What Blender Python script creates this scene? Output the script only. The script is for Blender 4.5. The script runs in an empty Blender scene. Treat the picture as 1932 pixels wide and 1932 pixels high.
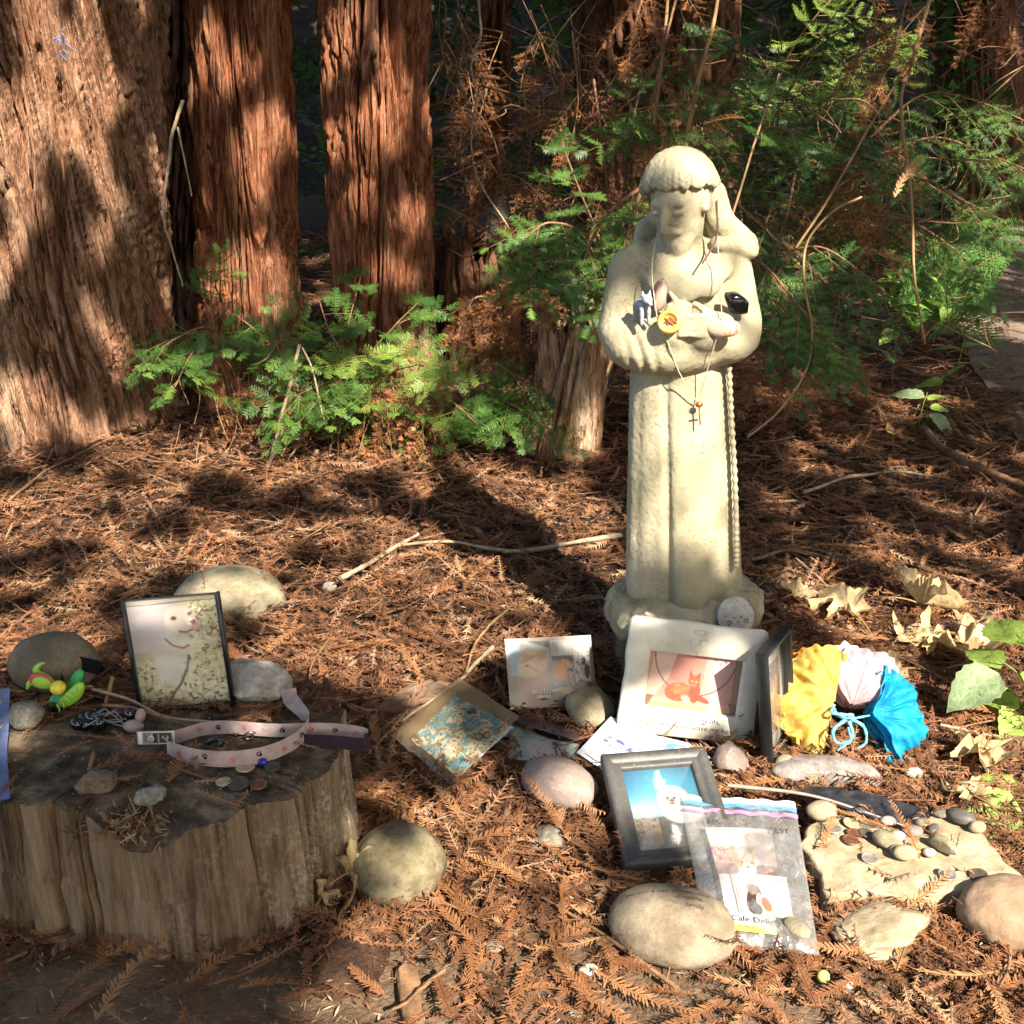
import bpy, bmesh, math, random
import numpy as np
from mathutils import Matrix, Vector

random.seed(7)
RNG = np.random.default_rng(11)
rad = math.radians

# ------------------------------------------------------------------ camera
W = 1932.0                      # picture coordinates used when measuring the photograph
CAM_H, PITCH, FOV = 1.03, rad(22.0), rad(50.0)
FOC = (W / 2) / math.tan(FOV / 2)
scene = bpy.context.scene
C = scene.collection
cam_d = bpy.data.cameras.new('camera')
cam = bpy.data.objects.new('camera', cam_d)
C.objects.link(cam)
cam.location = (0, 0, CAM_H)
cam.rotation_euler = (rad(90) - PITCH, 0, 0)
cam_d.sensor_fit = 'HORIZONTAL'
cam_d.angle = FOV
cam_d.clip_start, cam_d.clip_end = 0.02, 500
scene.camera = cam

# ------------------------------------------------------------------ light
SUN_EL, SUN_AZ = rad(43.0), rad(27.0)       # the sun stands behind the viewer, to the right
SUN = np.array([math.sin(SUN_AZ) * math.cos(SUN_EL), -math.cos(SUN_AZ) * math.cos(SUN_EL), math.sin(SUN_EL)])
world = bpy.data.worlds.new('World')
scene.world = world
world.use_nodes = True
wn = world.node_tree
sky = wn.nodes.new('ShaderNodeTexSky')
sky.sky_type = 'NISHITA'
sky.sun_disc = False
sky.sun_elevation = SUN_EL
sky.sun_rotation = math.pi - SUN_AZ
sky.air_density = 1.0
sky.dust_density = 3.0
sky.ozone_density = 1.0
bg = wn.nodes['Background']
bg.inputs['Strength'].default_value = 0.13
wn.links.new(sky.outputs['Color'], bg.inputs['Color'])
sun_d = bpy.data.lights.new('sun', 'SUN')
sun_d.energy = 5.0
sun_d.angle = rad(0.53)
sun_d.color = (1.0, 0.93, 0.80)
sun = bpy.data.objects.new('sun', sun_d)
C.objects.link(sun)
sun.rotation_euler = Vector(-SUN).to_track_quat('-Z', 'Y').to_euler()
sun.location = (2, -4, 6)
vs = scene.view_settings
vs.view_transform = 'Standard'
vs.look = 'None'
vs.gamma = 1.0
vs.use_curve_mapping = False
vs.exposure = 1.92

# ------------------------------------------------------------------ helpers: measuring
_cp, _sp = math.cos(PITCH), math.sin(PITCH)
def ray(u, v):
    a, b = (u - W / 2) / FOC, -(v - W / 2) / FOC
    return np.array([a, _cp + b * _sp, -_sp + b * _cp])
def G(u, v, z=0.0):
    """the point at height z seen at picture position (u, v)"""
    r = ray(u, v)
    t = (z - CAM_H) / r[2]
    return np.array([r[0] * t, r[1] * t, z])
def D(u, v, y):
    """the point at distance y seen at picture position (u, v)"""
    r = ray(u, v)
    t = y / r[1]
    return np.array([r[0] * t, y, CAM_H + r[2] * t])
def PX(p):
    p = np.asarray(p, float)
    d = p - np.array([0, 0, CAM_H])
    dep = d[..., 1] * _cp - d[..., 2] * _sp
    up = d[..., 1] * _sp + d[..., 2] * _cp
    return W / 2 + FOC * d[..., 0] / dep, W / 2 - FOC * up / dep
def unit(v):
    v = np.asarray(v, float)
    return v / np.maximum(np.linalg.norm(v, axis=-1, keepdims=True), 1e-9)

# ------------------------------------------------------------------ helpers: noise
_perm = np.random.default_rng(3).permutation(256)
_perm = np.concatenate([_perm, _perm, _perm])
_gr = unit(np.random.default_rng(5).normal(size=(256, 3)))
def pnoise(p):
    p = np.asarray(p, float)
    i = np.floor(p).astype(int)
    f = p - i
    i &= 255
    w = f * f * f * (f * (f * 6 - 15) + 10)
    out = 0
    for dx in (0, 1):
        for dy in (0, 1):
            for dz in (0, 1):
                h = _perm[_perm[_perm[(i[..., 0] + dx) & 255] + ((i[..., 1] + dy) & 255)] + ((i[..., 2] + dz) & 255)]
                g = _gr[h]
                d = g[..., 0] * (f[..., 0] - dx) + g[..., 1] * (f[..., 1] - dy) + g[..., 2] * (f[..., 2] - dz)
                ww = (w[..., 0] if dx else 1 - w[..., 0]) * (w[..., 1] if dy else 1 - w[..., 1]) * (w[..., 2] if dz else 1 - w[..., 2])
                out = out + ww * d
    return out * 1.6
def fbm(p, o=4, lac=2.0, gain=0.5):
    p = np.asarray(p, float)
    s, a, r = 1.0, 1.0, 0
    for k in range(o):
        r = r + a * pnoise(p * s + k * 17.3)
        s *= lac
        a *= gain
    return r
def sstep(a, b, x):
    t = np.clip((x - a) / (b - a), 0, 1)
    return t * t * (3 - 2 * t)

# ------------------------------------------------------------------ helpers: objects
def mesh_from(name, V, F, mat=None, smooth=False, attr=None, col=None):
    """V (n,3); F an int array (m,3) or (m,4), or a list of faces"""
    me = bpy.data.meshes.new(name)
    V = np.asarray(V, np.float32)
    if isinstance(F, np.ndarray):
        m, k = F.shape
        me.vertices.add(len(V))
        me.vertices.foreach_set('co', V.ravel())
        me.loops.add(m * k)
        me.loops.foreach_set('vertex_index', F.astype(np.int32).ravel())
        me.polygons.add(m)
        me.polygons.foreach_set('loop_start', np.arange(0, m * k, k, dtype=np.int32))
        me.update(calc_edges=True)
    else:
        me.from_pydata([tuple(map(float, v)) for v in V], [], [tuple(int(i) for i in f) for f in F])
        me.update()
    if attr is not None:
        a = me.attributes.new('rnd', 'FLOAT', 'POINT')
        a.data.foreach_set('value', np.asarray(attr, np.float32))
    if col is not None:
        a = me.attributes.new('Col', 'FLOAT_COLOR', 'POINT')
        c4 = np.ones((len(V), 4), np.float32)
        c4[:, :3] = col
        a.data.foreach_set('color', c4.ravel())
    if smooth:
        me.shade_smooth()
    if mat is not None:
        me.materials.append(mat)
    return me
def link(name, me, parent=None):
    o = bpy.data.objects.new(name, me)
    C.objects.link(o)
    if parent is not None:
        o.parent = parent
    return o
def obj(name, V, F, mat, parent=None, smooth=False, attr=None, col=None):
    return link(name, mesh_from(name, V, F, mat, smooth, attr, col), parent)
def tag(o, label, cat, group=None):
    o['label'] = label
    o['category'] = cat
    if group:
        o['group'] = group
    return o
def thing(name, label, cat, loc=(0, 0, 0), group=None):
    o = bpy.data.objects.new(name, None)
    o.empty_display_size = 0.05
    C.objects.link(o)
    o.location = tuple(map(float, loc))
    return tag(o, label, cat, group)
def structure(o):
    o['kind'] = 'structure'
    return o
def frame_matrix(origin, ex, ey, ez):
    M = Matrix.Identity(4)
    for k, a in enumerate((ex, ey, ez, origin)):
        for r in range(3):
            M[r][k] = float(a[r])
    return M

# ------------------------------------------------------------------ helpers: shapes
def join(parts):
    """[(V, F)] with F arrays of one width -> V, F"""
    Vs, Fs, n = [], [], 0
    for V, F in parts:
        Vs.append(np.asarray(V, float))
        Fs.append(np.asarray(F) + n)
        n += len(V)
    return np.concatenate(Vs), np.concatenate(Fs)
def grid_faces(nu, nv, close_u=False):
    iu = np.arange(nu if close_u else nu - 1)
    iv = np.arange(nv - 1)
    a, b = np.meshgrid(iu, iv, indexing='ij')
    a2 = (a + 1) % nu
    return np.stack([a * nv + b, a2 * nv + b, a2 * nv + b + 1, a * nv + b + 1], -1).reshape(-1, 4)
def tube(P, R, n=6):
    """tube along points P with radii R (quads)"""
    P = np.asarray(P, float)
    R = np.broadcast_to(np.asarray(R, float), (len(P),))
    T = unit(np.gradient(P, axis=0))
    ref = np.array([0, 0, 1.0]) if abs(T[0][2]) < 0.9 else np.array([1.0, 0, 0])
    A = unit(np.cross(T, ref))
    B = np.cross(T, A)
    th = np.linspace(0, 2 * math.pi, n, endpoint=False)
    V = P[None] + R[None, :, None] * (np.cos(th)[:, None, None] * A[None] + np.sin(th)[:, None, None] * B[None])
    return V.reshape(-1, 3), grid_faces(n, len(P), True)
def spline(P, n=24):
    P = np.asarray(P, float)
    if len(P) == 2:
        return P[0] + (P[1] - P[0]) * np.linspace(0, 1, n)[:, None]
    Q = np.vstack([2 * P[0] - P[1], P, 2 * P[-1] - P[-2]])
    out = []
    t = np.linspace(0, len(P) - 1, n)
    for s in t:
        i = min(int(s), len(P) - 2)
        f = s - i
        a, b, c, d = Q[i], Q[i + 1], Q[i + 2], Q[i + 3]
        out.append(0.5 * (2 * b + (c - a) * f + (2 * a - 5 * b + 4 * c - d) * f * f + (3 * b - a - 3 * c + d) * f ** 3))
    return np.array(out)
def ico(sub=4):
    bm = bmesh.new()
    bmesh.ops.create_icosphere(bm, subdivisions=sub, radius=1)
    bm.verts.ensure_lookup_table()
    V = np.array([v.co[:] for v in bm.verts])
    F = np.array([[v.index for v in f.verts] for f in bm.faces])
    bm.free()
    return V, F
_ico = {}
def rock(name, loc, size, mat, amp=0.08, freq=1.6, seed=0, rotz=0, tilt=(0, 0), sub=4, box=0.0, sharp=0.010, facets=0, parent=None):
    """a stone: a sphere pushed about by noise, squared by box, cut by random facets; its base at z of loc"""
    if sub not in _ico:
        _ico[sub] = ico(sub)
    V, F = _ico[sub]
    V = V.copy()
    if box:
        m = np.max(np.abs(V), axis=1, keepdims=True)
        V = V * (1 - box) + V / m * 0.82 * box
    if facets:
        r = np.random.default_rng(seed + 77)
        for k in range(facets):
            n = unit(r.normal(size=3) * np.array([1, 1, 0.8]))
            d = r.uniform(0.55, 0.85)
            e = V @ n - d
            V -= np.clip(e, 0, None)[:, None] * n * 0.92
    n = fbm(V * freq + seed * 9.1, 3)
    V = V * (1 + amp * n)[:, None]
    if sharp:
        V *= (1 + sharp * fbm(V * 9 + seed * 3.3, 3))[:, None]
    V = V * np.asarray(size, float)
    M = Matrix.Rotation(rotz, 3, 'Z') @ Matrix.Rotation(tilt[0], 3, 'X') @ Matrix.Rotation(tilt[1], 3, 'Y')
    V = V @ np.array(M).T
    V[:, 2] -= V[:, 2].min()
    o = obj(name, V, F, mat, parent, True)
    o.location = tuple(map(float, loc))
    return o
def surface_nets(fn, lo, hi, h):
    """mesh the zero level of fn(P) (negative inside) on a grid"""
    lo = np.asarray(lo, float)
    n = np.ceil((np.asarray(hi) - lo) / h).astype(int) + 1
    ax = [lo[k] + h * np.arange(n[k]) for k in range(3)]
    Vv = np.empty(n, np.float32)
    for s in range(0, n[2], 24):
        g = np.stack(np.meshgrid(ax[0], ax[1], ax[2][s:s + 24], indexing='ij'), -1)
        Vv[:, :, s:s + 24] = fn(g)
    ins = Vv < 0
    c = ins[:-1, :-1, :-1].astype(np.int8)
    cnt = np.zeros_like(c)
    acc = np.zeros(c.shape + (3,), np.float32)
    num = np.zeros(c.shape, np.float32)
    for dx in (0, 1):
        for dy in (0, 1):
            for dz in (0, 1):
                cnt += ins[dx:n[0] - 1 + dx, dy:n[1] - 1 + dy, dz:n[2] - 1 + dz]
    act = (cnt > 0) & (cnt < 8)
    def corner(d):
        return Vv[d[0]:n[0] - 1 + d[0], d[1]:n[1] - 1 + d[1], d[2]:n[2] - 1 + d[2]][act]
    A = np.zeros((act.sum(), 3)); N = np.zeros(act.sum())
    for axis in range(3):
        o1, o2 = [k for k in range(3) if k != axis]
        for a in (0, 1):
            for b in (0, 1):
                d0 = [0, 0, 0]; d0[o1] = a; d0[o2] = b
                d1 = list(d0); d1[axis] = 1
                f0, f1 = corner(d0), corner(d1)
                m = (f0 < 0) != (f1 < 0)
                t = np.where(m, f0 / np.where(m, f0 - f1, 1), 0)
                q = np.zeros((len(f0), 3)); q[:, o1] = a; q[:, o2] = b; q[:, axis] = t
                A += q * m[:, None]; N += m
    idx = np.argwhere(act)
    V = lo + h * (idx + A / N[:, None])
    ids = -np.ones(act.shape, int)
    ids[act] = np.arange(len(idx))
    Q = []
    for axis in range(3):
        o1, o2 = (axis + 1) % 3, (axis + 2) % 3
        s0 = [slice(None)] * 3; s1 = [slice(None)] * 3
        s0[axis] = slice(0, -1); s1[axis] = slice(1, None)
        ch = ins[tuple(s0)] != ins[tuple(s1)]
        e = np.argwhere(ch)
        e = e[(e[:, o1] > 0) & (e[:, o2] > 0) & (e[:, o1] < n[o1] - 1) & (e[:, o2] < n[o2] - 1)]
        fl = ins[tuple(s0)][e[:, 0], e[:, 1], e[:, 2]]
        q = []
        for a, b in ((1, 1), (0, 1), (0, 0), (1, 0)):
            x = e.copy(); x[:, o1] -= a; x[:, o2] -= b
            q.append(ids[x[:, 0], x[:, 1], x[:, 2]])
        q = np.stack(q, -1)
        q[~fl] = q[~fl][:, ::-1]
        Q.append(q)
    Q = np.concatenate(Q)
    return V, Q[(Q >= 0).all(1)]
def vnormals(V, F):
    a = V[F[:, 1]] - V[F[:, 0]]
    b = V[F[:, 2]] - V[F[:, 0]]
    fn = np.cross(a, b)
    N = np.zeros_like(V)
    for k in range(F.shape[1]):
        np.add.at(N, F[:, k], fn)
    return unit(N)
def twigs(O, T, S, L, nl, m=12, w=0.0016, droop=0.0, fwd=0.55, keep=1.0, rng=RNG, stem=0.0012, blade=False, vee=0.0):
    """flat needled sprigs: origins O, directions T, side vectors S (n,3), lengths L (n), needle length nl.
       returns V, F(tris), rnd(V)"""
    n = len(O)
    T = unit(T); S = unit(S - T * np.sum(S * T, -1, keepdims=True)); Nn = np.cross(T, S)
    L = np.broadcast_to(L, (n,)); nl = np.broadcast_to(nl, (n,)); droop = np.broadcast_to(droop, (n,))
    s = (np.arange(m) + 0.6) / m
    s2 = np.broadcast_to(s[None, :, None], (n, m, 2)) + rng.uniform(-0.35, 0.35, (n, m, 2)) / m
    side = np.array([-1.0, 1.0])[None, None, :]
    def along(q):
        return (O[:, None, None] + T[:, None, None] * (q * L[:, None, None])[..., None]
                - Nn[:, None, None] * (droop[:, None, None] * q * q * L[:, None, None])[..., None])
    P = along(s2)
    tap = np.clip(1.15 - 0.65 * s2 ** 3, 0, 1) * np.clip(0.55 + s2 * 3, 0, 1)
    ln = nl[:, None, None] * tap * rng.uniform(0.75, 1.15, (n, m, 2))
    ang = fwd + rng.normal(0, 0.16, (n, m, 2))
    d = (S[:, None, None] * (side * np.cos(ang))[..., None] + T[:, None, None] * np.sin(ang)[..., None]
         + Nn[:, None, None] * (vee + rng.normal(0, 0.12, (n, m, 2)))[..., None])
    tip = P + d * ln[..., None]
    hb = T[:, None, None] * (w * 0.5)
    rt = rng.uniform(0, 1, n)
    if blade:
        mid = P + d * (ln * 0.6)[..., None]
        V = np.stack([P - hb * 0.6, P + hb * 0.6, mid + hb, tip, mid - hb], -2).reshape(-1, 3)
        k = np.arange(n * m * 2)
        ok = rng.uniform(0, 1, len(k)) < keep
        k = k[ok][:, None] * 5
        F = np.concatenate([k + [0, 1, 2], k + [0, 2, 4], k + [4, 2, 3]])
        per = 5
    else:
        V = np.stack([P - hb, P + hb, tip], -2).reshape(-1, 3)
        k = np.arange(n * m * 2)
        ok = rng.uniform(0, 1, len(k)) < keep
        F = k[ok][:, None] * 3 + [0, 1, 2]
        per = 3
    r = np.repeat(rt, m * 2 * per)
    # stems: two crossed strips in 3 segments
    q = np.array([0, 0.35, 0.7, 1.0])
    c = along(np.broadcast_to(q[None, :, None], (n, 4, 1)))[:, :, 0]
    wd = (stem * (1 - 0.6 * q))[None, :, None]
    Va = np.stack([c - S[:, None] * wd, c + S[:, None] * wd], 2)
    Vb = np.stack([c - Nn[:, None] * wd, c + Nn[:, None] * wd], 2)
    Vs = np.stack([Va, Vb], 1).reshape(-1, 3)
    base = (np.arange(n * 2) * 8)[:, None]
    fs = []
    for j in range(3):
        a = j * 2
        fs += [base + [a, a + 1, a + 3], base + [a, a + 3, a + 2]]
    Fs = np.concatenate(fs)
    return np.concatenate([V, Vs]), np.concatenate([F, Fs + len(V)]), np.concatenate([r, np.repeat(rt, 16)])
def join_r(parts):
    Vs, Fs, Rs, n = [], [], [], 0
    for V, F, R in parts:
        Vs.append(V); Fs.append(F + n); Rs.append(R); n += len(V)
    V, F, R = np.concatenate(Vs), np.concatenate(Fs), np.concatenate(Rs)
    used = np.zeros(len(V), bool); used[F.ravel()] = True
    mp = np.cumsum(used) - 1
    return V[used], mp[F], R[used]

# ------------------------------------------------------------------ materials
def lin(c):
    c = np.asarray(c, float)
    return np.where(c <= 0.04045, c / 12.92, ((c + 0.055) / 1.055) ** 2.4)
def hexc(r, g, b):
    return tuple(lin(np.array([r, g, b]) / 255.0))
class NT:
    def __init__(self, name):
        self.m = bpy.data.materials.new(name)
        self.m.use_nodes = True
        self.t = self.m.node_tree
        self.b = self.t.nodes['Principled BSDF']
        self.out = self.t.nodes['Material Output']
        self.tc = None
    def n(self, kind, **kw):
        x = self.t.nodes.new(kind)
        for k, v in kw.items():
            setattr(x, k, v)
        return x
    def l(self, a, b):
        self.t.links.new(a, b)
    def coord(self, stretch=(1, 1, 1), kind='Object'):
        if self.tc is None:
            self.tc = self.n('ShaderNodeTexCoord')
        mp = self.n('ShaderNodeMapping')
        mp.inputs['Scale'].default_value = stretch
        self.l(self.tc.outputs[kind], mp.inputs['Vector'])
        return mp.outputs['Vector']
    def noise(self, scale, detail=4, rough=0.55, stretch=(1, 1, 1), dist=0.0):
        x = self.n('ShaderNodeTexNoise')
        x.inputs['Scale'].default_value = scale
        x.inputs['Detail'].default_value = detail
        x.inputs['Roughness'].default_value = rough
        x.inputs['Distortion'].default_value = dist
        self.l(self.coord(stretch), x.inputs['Vector'])
        return x.outputs['Fac']
    def voro(self, scale, feature='F1', stretch=(1, 1, 1)):
        x = self.n('ShaderNodeTexVoronoi', feature=feature)
        x.inputs['Scale'].default_value = scale
        self.l(self.coord(stretch), x.inputs['Vector'])
        return x.outputs['Distance']
    def attr(self, name, out='Fac'):
        x = self.n('ShaderNodeAttribute', attribute_name=name)
        return x.outputs[out]
    def ramp(self, fac, stops, interp='LINEAR'):
        x = self.n('ShaderNodeValToRGB')
        x.color_ramp.interpolation = interp
        e = x.color_ramp.elements
        while len(e) > 1:
            e.remove(e[-1])
        e[0].position, e[0].color = stops[0][0], (*stops[0][1], 1)
        for p, c in stops[1:]:
            k = e.new(p)
            k.color = (*c, 1)
        self.l(fac, x.inputs['Fac'])
        return x.outputs['Color']
    def mix(self, fac, a, b, mode='MIX'):
        x = self.n('ShaderNodeMix', data_type='RGBA', blend_type=mode)
        for s, v in (('Factor', fac), ('A', a), ('B', b)):
            sock = [i for i in x.inputs if i.name == s and (i.type == 'RGBA' or s == 'Factor' and i.type == 'VALUE')][0]
            if isinstance(v, (int, float)):
                sock.default_value = v
            elif isinstance(v, tuple):
                sock.default_value = (*v, 1)
            else:
                self.l(v, sock)
        return [o for o in x.outputs if o.type == 'RGBA'][0]
    def math(self, op, a, b=0.0):
        x = self.n('ShaderNodeMath', operation=op)
        for k, v in enumerate((a, b)):
            if isinstance(v, (int, float)):
                x.inputs[k].default_value = v
            else:
                self.l(v, x.inputs[k])
        return x.outputs[0]
    def color(self, c):
        if isinstance(c, tuple):
            self.b.inputs['Base Color'].default_value = (*c, 1)
        else:
            self.l(c, self.b.inputs['Base Color'])
        return self
    def rough(self, r, spec=0.3):
        if isinstance(r, (int, float)):
            self.b.inputs['Roughness'].default_value = r
        else:
            self.l(r, self.b.inputs['Roughness'])
        self.b.inputs['Specular IOR Level'].default_value = spec
        return self
    def bump(self, h, strength=0.4, dist=0.01):
        x = self.n('ShaderNodeBump')
        x.inputs['Strength'].default_value = strength
        x.inputs['Distance'].default_value = dist
        self.l(h, x.inputs['Height'])
        self.l(x.outputs['Normal'], self.b.inputs['Normal'])
        return self
def simple(name, c, rough=0.6, spec=0.4, nscale=40, namp=0.25, bstr=0.2, bdist=0.002, metal=0.0):
    k = NT(name)
    f = k.noise(nscale, 5)
    d = tuple(x * (1 - namp) for x in c)
    e = tuple(min(1, x * (1 + namp)) for x in c)
    k.color(k.ramp(f, [(0.3, d), (0.7, e)])).rough(rough, spec)
    k.b.inputs['Metallic'].default_value = metal
    k.bump(k.noise(nscale * 3, 4), bstr, bdist)
    return k.m
def stone(name, c1, c2, c3=None, scale=9, speck=(0.03, 0.025, 0.02), speckamt=0.55, rough=0.85, bdist=0.005, sscale=230):
    k = NT(name)
    c1, c2, c3 = (tuple(x * 0.68 for x in q) for q in (c1, c2, c3 or c2))
    f = k.noise(scale * 2.2, 8, 0.7)
    base = k.ramp(f, [(0.33, tuple(x * 0.72 for x in c1)), (0.45, c1), (0.55, c2), (0.68, c3)])
    s = k.noise(sscale, 4, 0.7)
    sm = k.ramp(s, [(0.56, (0, 0, 0)), (0.66, (speckamt,) * 3)])
    base = k.mix(sm, base, speck)
    k.color(base).rough(rough, 0.25)
    h = k.math('ADD', k.math('MULTIPLY', k.noise(scale * 7, 6, 0.65), 0.7), k.math('MULTIPLY', s, 0.3))
    k.bump(h, 0.55, bdist)
    return k.m
def leafy(name, stops, trans=0.35, rough=0.55, spec=0.3):
    """needles and leaves: colour by the sprig's own number, some light passes through"""
    k = NT(name)
    a = k.attr('rnd')
    n = k.noise(14, 3)
    f = k.math('ADD', k.math('MULTIPLY', a, 0.75), k.math('MULTIPLY', n, 0.35))
    c = k.ramp(f, stops)
    k.color(c).rough(rough, spec)
    tr = k.n('ShaderNodeBsdfTranslucent')
    k.l(c, tr.inputs['Color'])
    mx = k.n('ShaderNodeMixShader')
    mx.inputs[0].default_value = trans
    k.l(k.b.outputs[0], mx.inputs[1])
    k.l(tr.outputs[0], mx.inputs[2])
    k.l(mx.outputs[0], k.out.inputs['Surface'])
    return k.m
def printed(name, rough=0.35, spec=0.5, coat=0.0, mul=0.52):
    k = NT(name)
    k.l(k.mix(1.0, k.attr('Col', 'Color'), (mul, mul, mul), 'MULTIPLY'), k.b.inputs['Base Color'])
    k.rough(rough, spec)
    k.b.inputs['Coat Weight'].default_value = coat
    k.b.inputs['Coat Roughness'].default_value = 0.12
    k.bump(k.noise(60, 3), 0.12, 0.002)
    return k.m
def clear(name, tint=(0.95, 0.95, 0.95), gloss=0.12, haze=0.15, rough=0.12, milk=(0.6, 0.58, 0.55)):
    """thin clear plastic: mostly see-through, a little milky, a little glossy"""
    k = NT(name)
    tp = k.n('ShaderNodeBsdfTransparent'); tp.inputs['Color'].default_value = (*tint, 1)
    df = k.n('ShaderNodeBsdfDiffuse'); df.inputs['Color'].default_value = (*milk, 1)
    gl = k.n('ShaderNodeBsdfGlossy'); gl.inputs['Roughness'].default_value = rough
    bp = k.n('ShaderNodeBump'); bp.inputs['Strength'].default_value = 0.5; bp.inputs['Distance'].default_value = 0.006
    k.l(k.noise(45, 4, 0.6), bp.inputs['Height'])
    k.l(bp.outputs['Normal'], gl.inputs['Normal'])
    m1 = k.n('ShaderNodeMixShader'); m1.inputs[0].default_value = haze
    k.l(tp.outputs[0], m1.inputs[1]); k.l(df.outputs[0], m1.inputs[2])
    m2 = k.n('ShaderNodeMixShader')
    fr = k.n('ShaderNodeLayerWeight'); fr.inputs['Blend'].default_value = 0.5
    k.l(k.math('ADD', k.math('MULTIPLY', k.math('POWER', fr.outputs['Facing'], 4.0), 0.6), gloss * 0.3 + 0.03), m2.inputs[0])
    k.l(m1.outputs[0], m2.inputs[1]); k.l(gl.outputs[0], m2.inputs[2])
    k.l(m2.outputs[0], k.out.inputs['Surface'])
    return k.m

M = {}
# soil: grey brown, gritty
k = NT('soil')
f = k.noise(2.2, 6, 0.6)
c = k.ramp(f, [(0.3, (0.075, 0.045, 0.026)), (0.5, (0.13, 0.082, 0.05)), (0.7, (0.20, 0.14, 0.09))])
g = k.noise(60, 5, 0.7)
c = k.mix(k.ramp(g, [(0.45, (0, 0, 0)), (0.75, (0.65, 0.65, 0.65))]), c, (0.27, 0.19, 0.12))
hum = k.ramp(k.noise(30, 6, 0.7), [(0.35, (0.022, 0.012, 0.008)), (0.65, (0.075, 0.04, 0.024))])     # humus, with shade painted into the gaps between the sprigs
c = k.mix(k.attr('rnd'), hum, c)
k.color(c).rough(0.95, 0.1)
k.bump(k.math('ADD', k.noise(45, 6, 0.7), k.math('MULTIPLY', k.noise(160, 4, 0.6), 0.5)), 0.9, 0.012)
M['soil'] = k.m
k = NT('path_dirt')
c = k.ramp(k.noise(6, 7, 0.65), [(0.3, (0.12, 0.085, 0.062)), (0.7, (0.22, 0.165, 0.125))])
k.color(c).rough(0.95, 0.1); k.bump(k.noise(50, 6, 0.7), 0.8, 0.01)
M['path'] = k.m
# bark: red fibre under grey-tan plates, long strips
def bark(name, red, tan, grey, s=1.0, lean=0.0):
    k = NT(name)
    tc = k.n('ShaderNodeTexCoord')
    sep = k.n('ShaderNodeSeparateXYZ'); k.l(tc.outputs['Object'], sep.inputs[0])
    xx = k.math('ADD', sep.outputs[0], k.math('MULTIPLY', sep.outputs[2], lean))
    cb = k.n('ShaderNodeCombineXYZ')
    k.l(xx, cb.inputs[0]); k.l(sep.outputs[1], cb.inputs[1]); k.l(k.math('MULTIPLY', sep.outputs[2], 0.12), cb.inputs[2])
    def nz(sc, det=5, ro=0.6, d=0.0):
        x = k.n('ShaderNodeTexNoise')
        x.inputs['Scale'].default_value = sc; x.inputs['Detail'].default_value = det
        x.inputs['Roughness'].default_value = ro; x.inputs['Distortion'].default_value = d
        k.l(cb.outputs[0], x.inputs['Vector'])
        return x.outputs['Fac']
    big = nz(11 * s, 4, 0.6, 0.4)
    fine = nz(55 * s, 5, 0.65)
    fib = nz(170 * s, 3, 0.6)
    c = k.ramp(big, [(0.30, red), (0.46, tuple(0.55 * a + 0.45 * b for a, b in zip(red, tan))), (0.56, tan), (0.72, grey)])
    c = k.mix(k.ramp(fine, [(0.36, (0.9,) * 3), (0.54, (0, 0, 0))]), c, tuple(x * 0.30 for x in red))
    c = k.mix(k.ramp(fib, [(0.5, (0, 0, 0)), (0.66, (0.6,) * 3)]), c, grey)
    k.color(c).rough(0.9, 0.12)
    k.bump(k.math('ADD', k.math('MULTIPLY', fine, 0.7), k.math('MULTIPLY', fib, 0.5)), 1.0, 0.02)
    return k.m
M['bark1'] = bark('bark_left', (0.19, 0.075, 0.038), (0.30, 0.165, 0.10), (0.42, 0.29, 0.19), 1.0, 0.16)
M['bark2'] = bark('bark_red', (0.22, 0.066, 0.028), (0.29, 0.108, 0.052), (0.37, 0.21, 0.13), 1.05, 0.0)
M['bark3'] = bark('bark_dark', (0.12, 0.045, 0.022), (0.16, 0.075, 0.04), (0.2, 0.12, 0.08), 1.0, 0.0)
M['snag'] = bark('snag_wood', (0.20, 0.08, 0.036), (0.33, 0.19, 0.10), (0.46, 0.36, 0.26), 1.2, 0.1)
# litter
M['litter'] = leafy('dry_needles', [(0.05, (0.05, 0.024, 0.014)), (0.32, (0.125, 0.06, 0.031)), (0.55, (0.19, 0.086, 0.044)),
                                    (0.78, (0.30, 0.138, 0.066)), (0.98, (0.39, 0.265, 0.165))], 0.2, 0.7, 0.2)
M['debris'] = leafy('needle_debris', [(0.1, (0.06, 0.034, 0.02)), (0.5, (0.2, 0.105, 0.052)), (0.95, (0.42, 0.3, 0.19))], 0.1, 0.85, 0.1)
M['sprig'] = leafy('orange_sprig', [(0.1, (0.15, 0.06, 0.026)), (0.4, (0.25, 0.108, 0.046)), (0.7, (0.33, 0.15, 0.062)), (0.98, (0.40, 0.23, 0.11))], 0.25, 0.6, 0.25)
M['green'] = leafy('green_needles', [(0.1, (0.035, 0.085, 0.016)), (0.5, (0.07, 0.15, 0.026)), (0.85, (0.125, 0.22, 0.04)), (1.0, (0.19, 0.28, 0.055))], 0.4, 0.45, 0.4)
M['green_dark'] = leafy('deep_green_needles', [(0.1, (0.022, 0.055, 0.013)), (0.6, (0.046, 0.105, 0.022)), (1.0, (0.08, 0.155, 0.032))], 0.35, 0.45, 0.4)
M['green_light'] = leafy('sunlit_green_needles', [(0.1, (0.12, 0.19, 0.032)), (0.6, (0.21, 0.30, 0.055)), (1.0, (0.32, 0.40, 0.09))], 0.45, 0.45, 0.4)  # paler, yellower copy of the needles: sunlight put into the green
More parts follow.
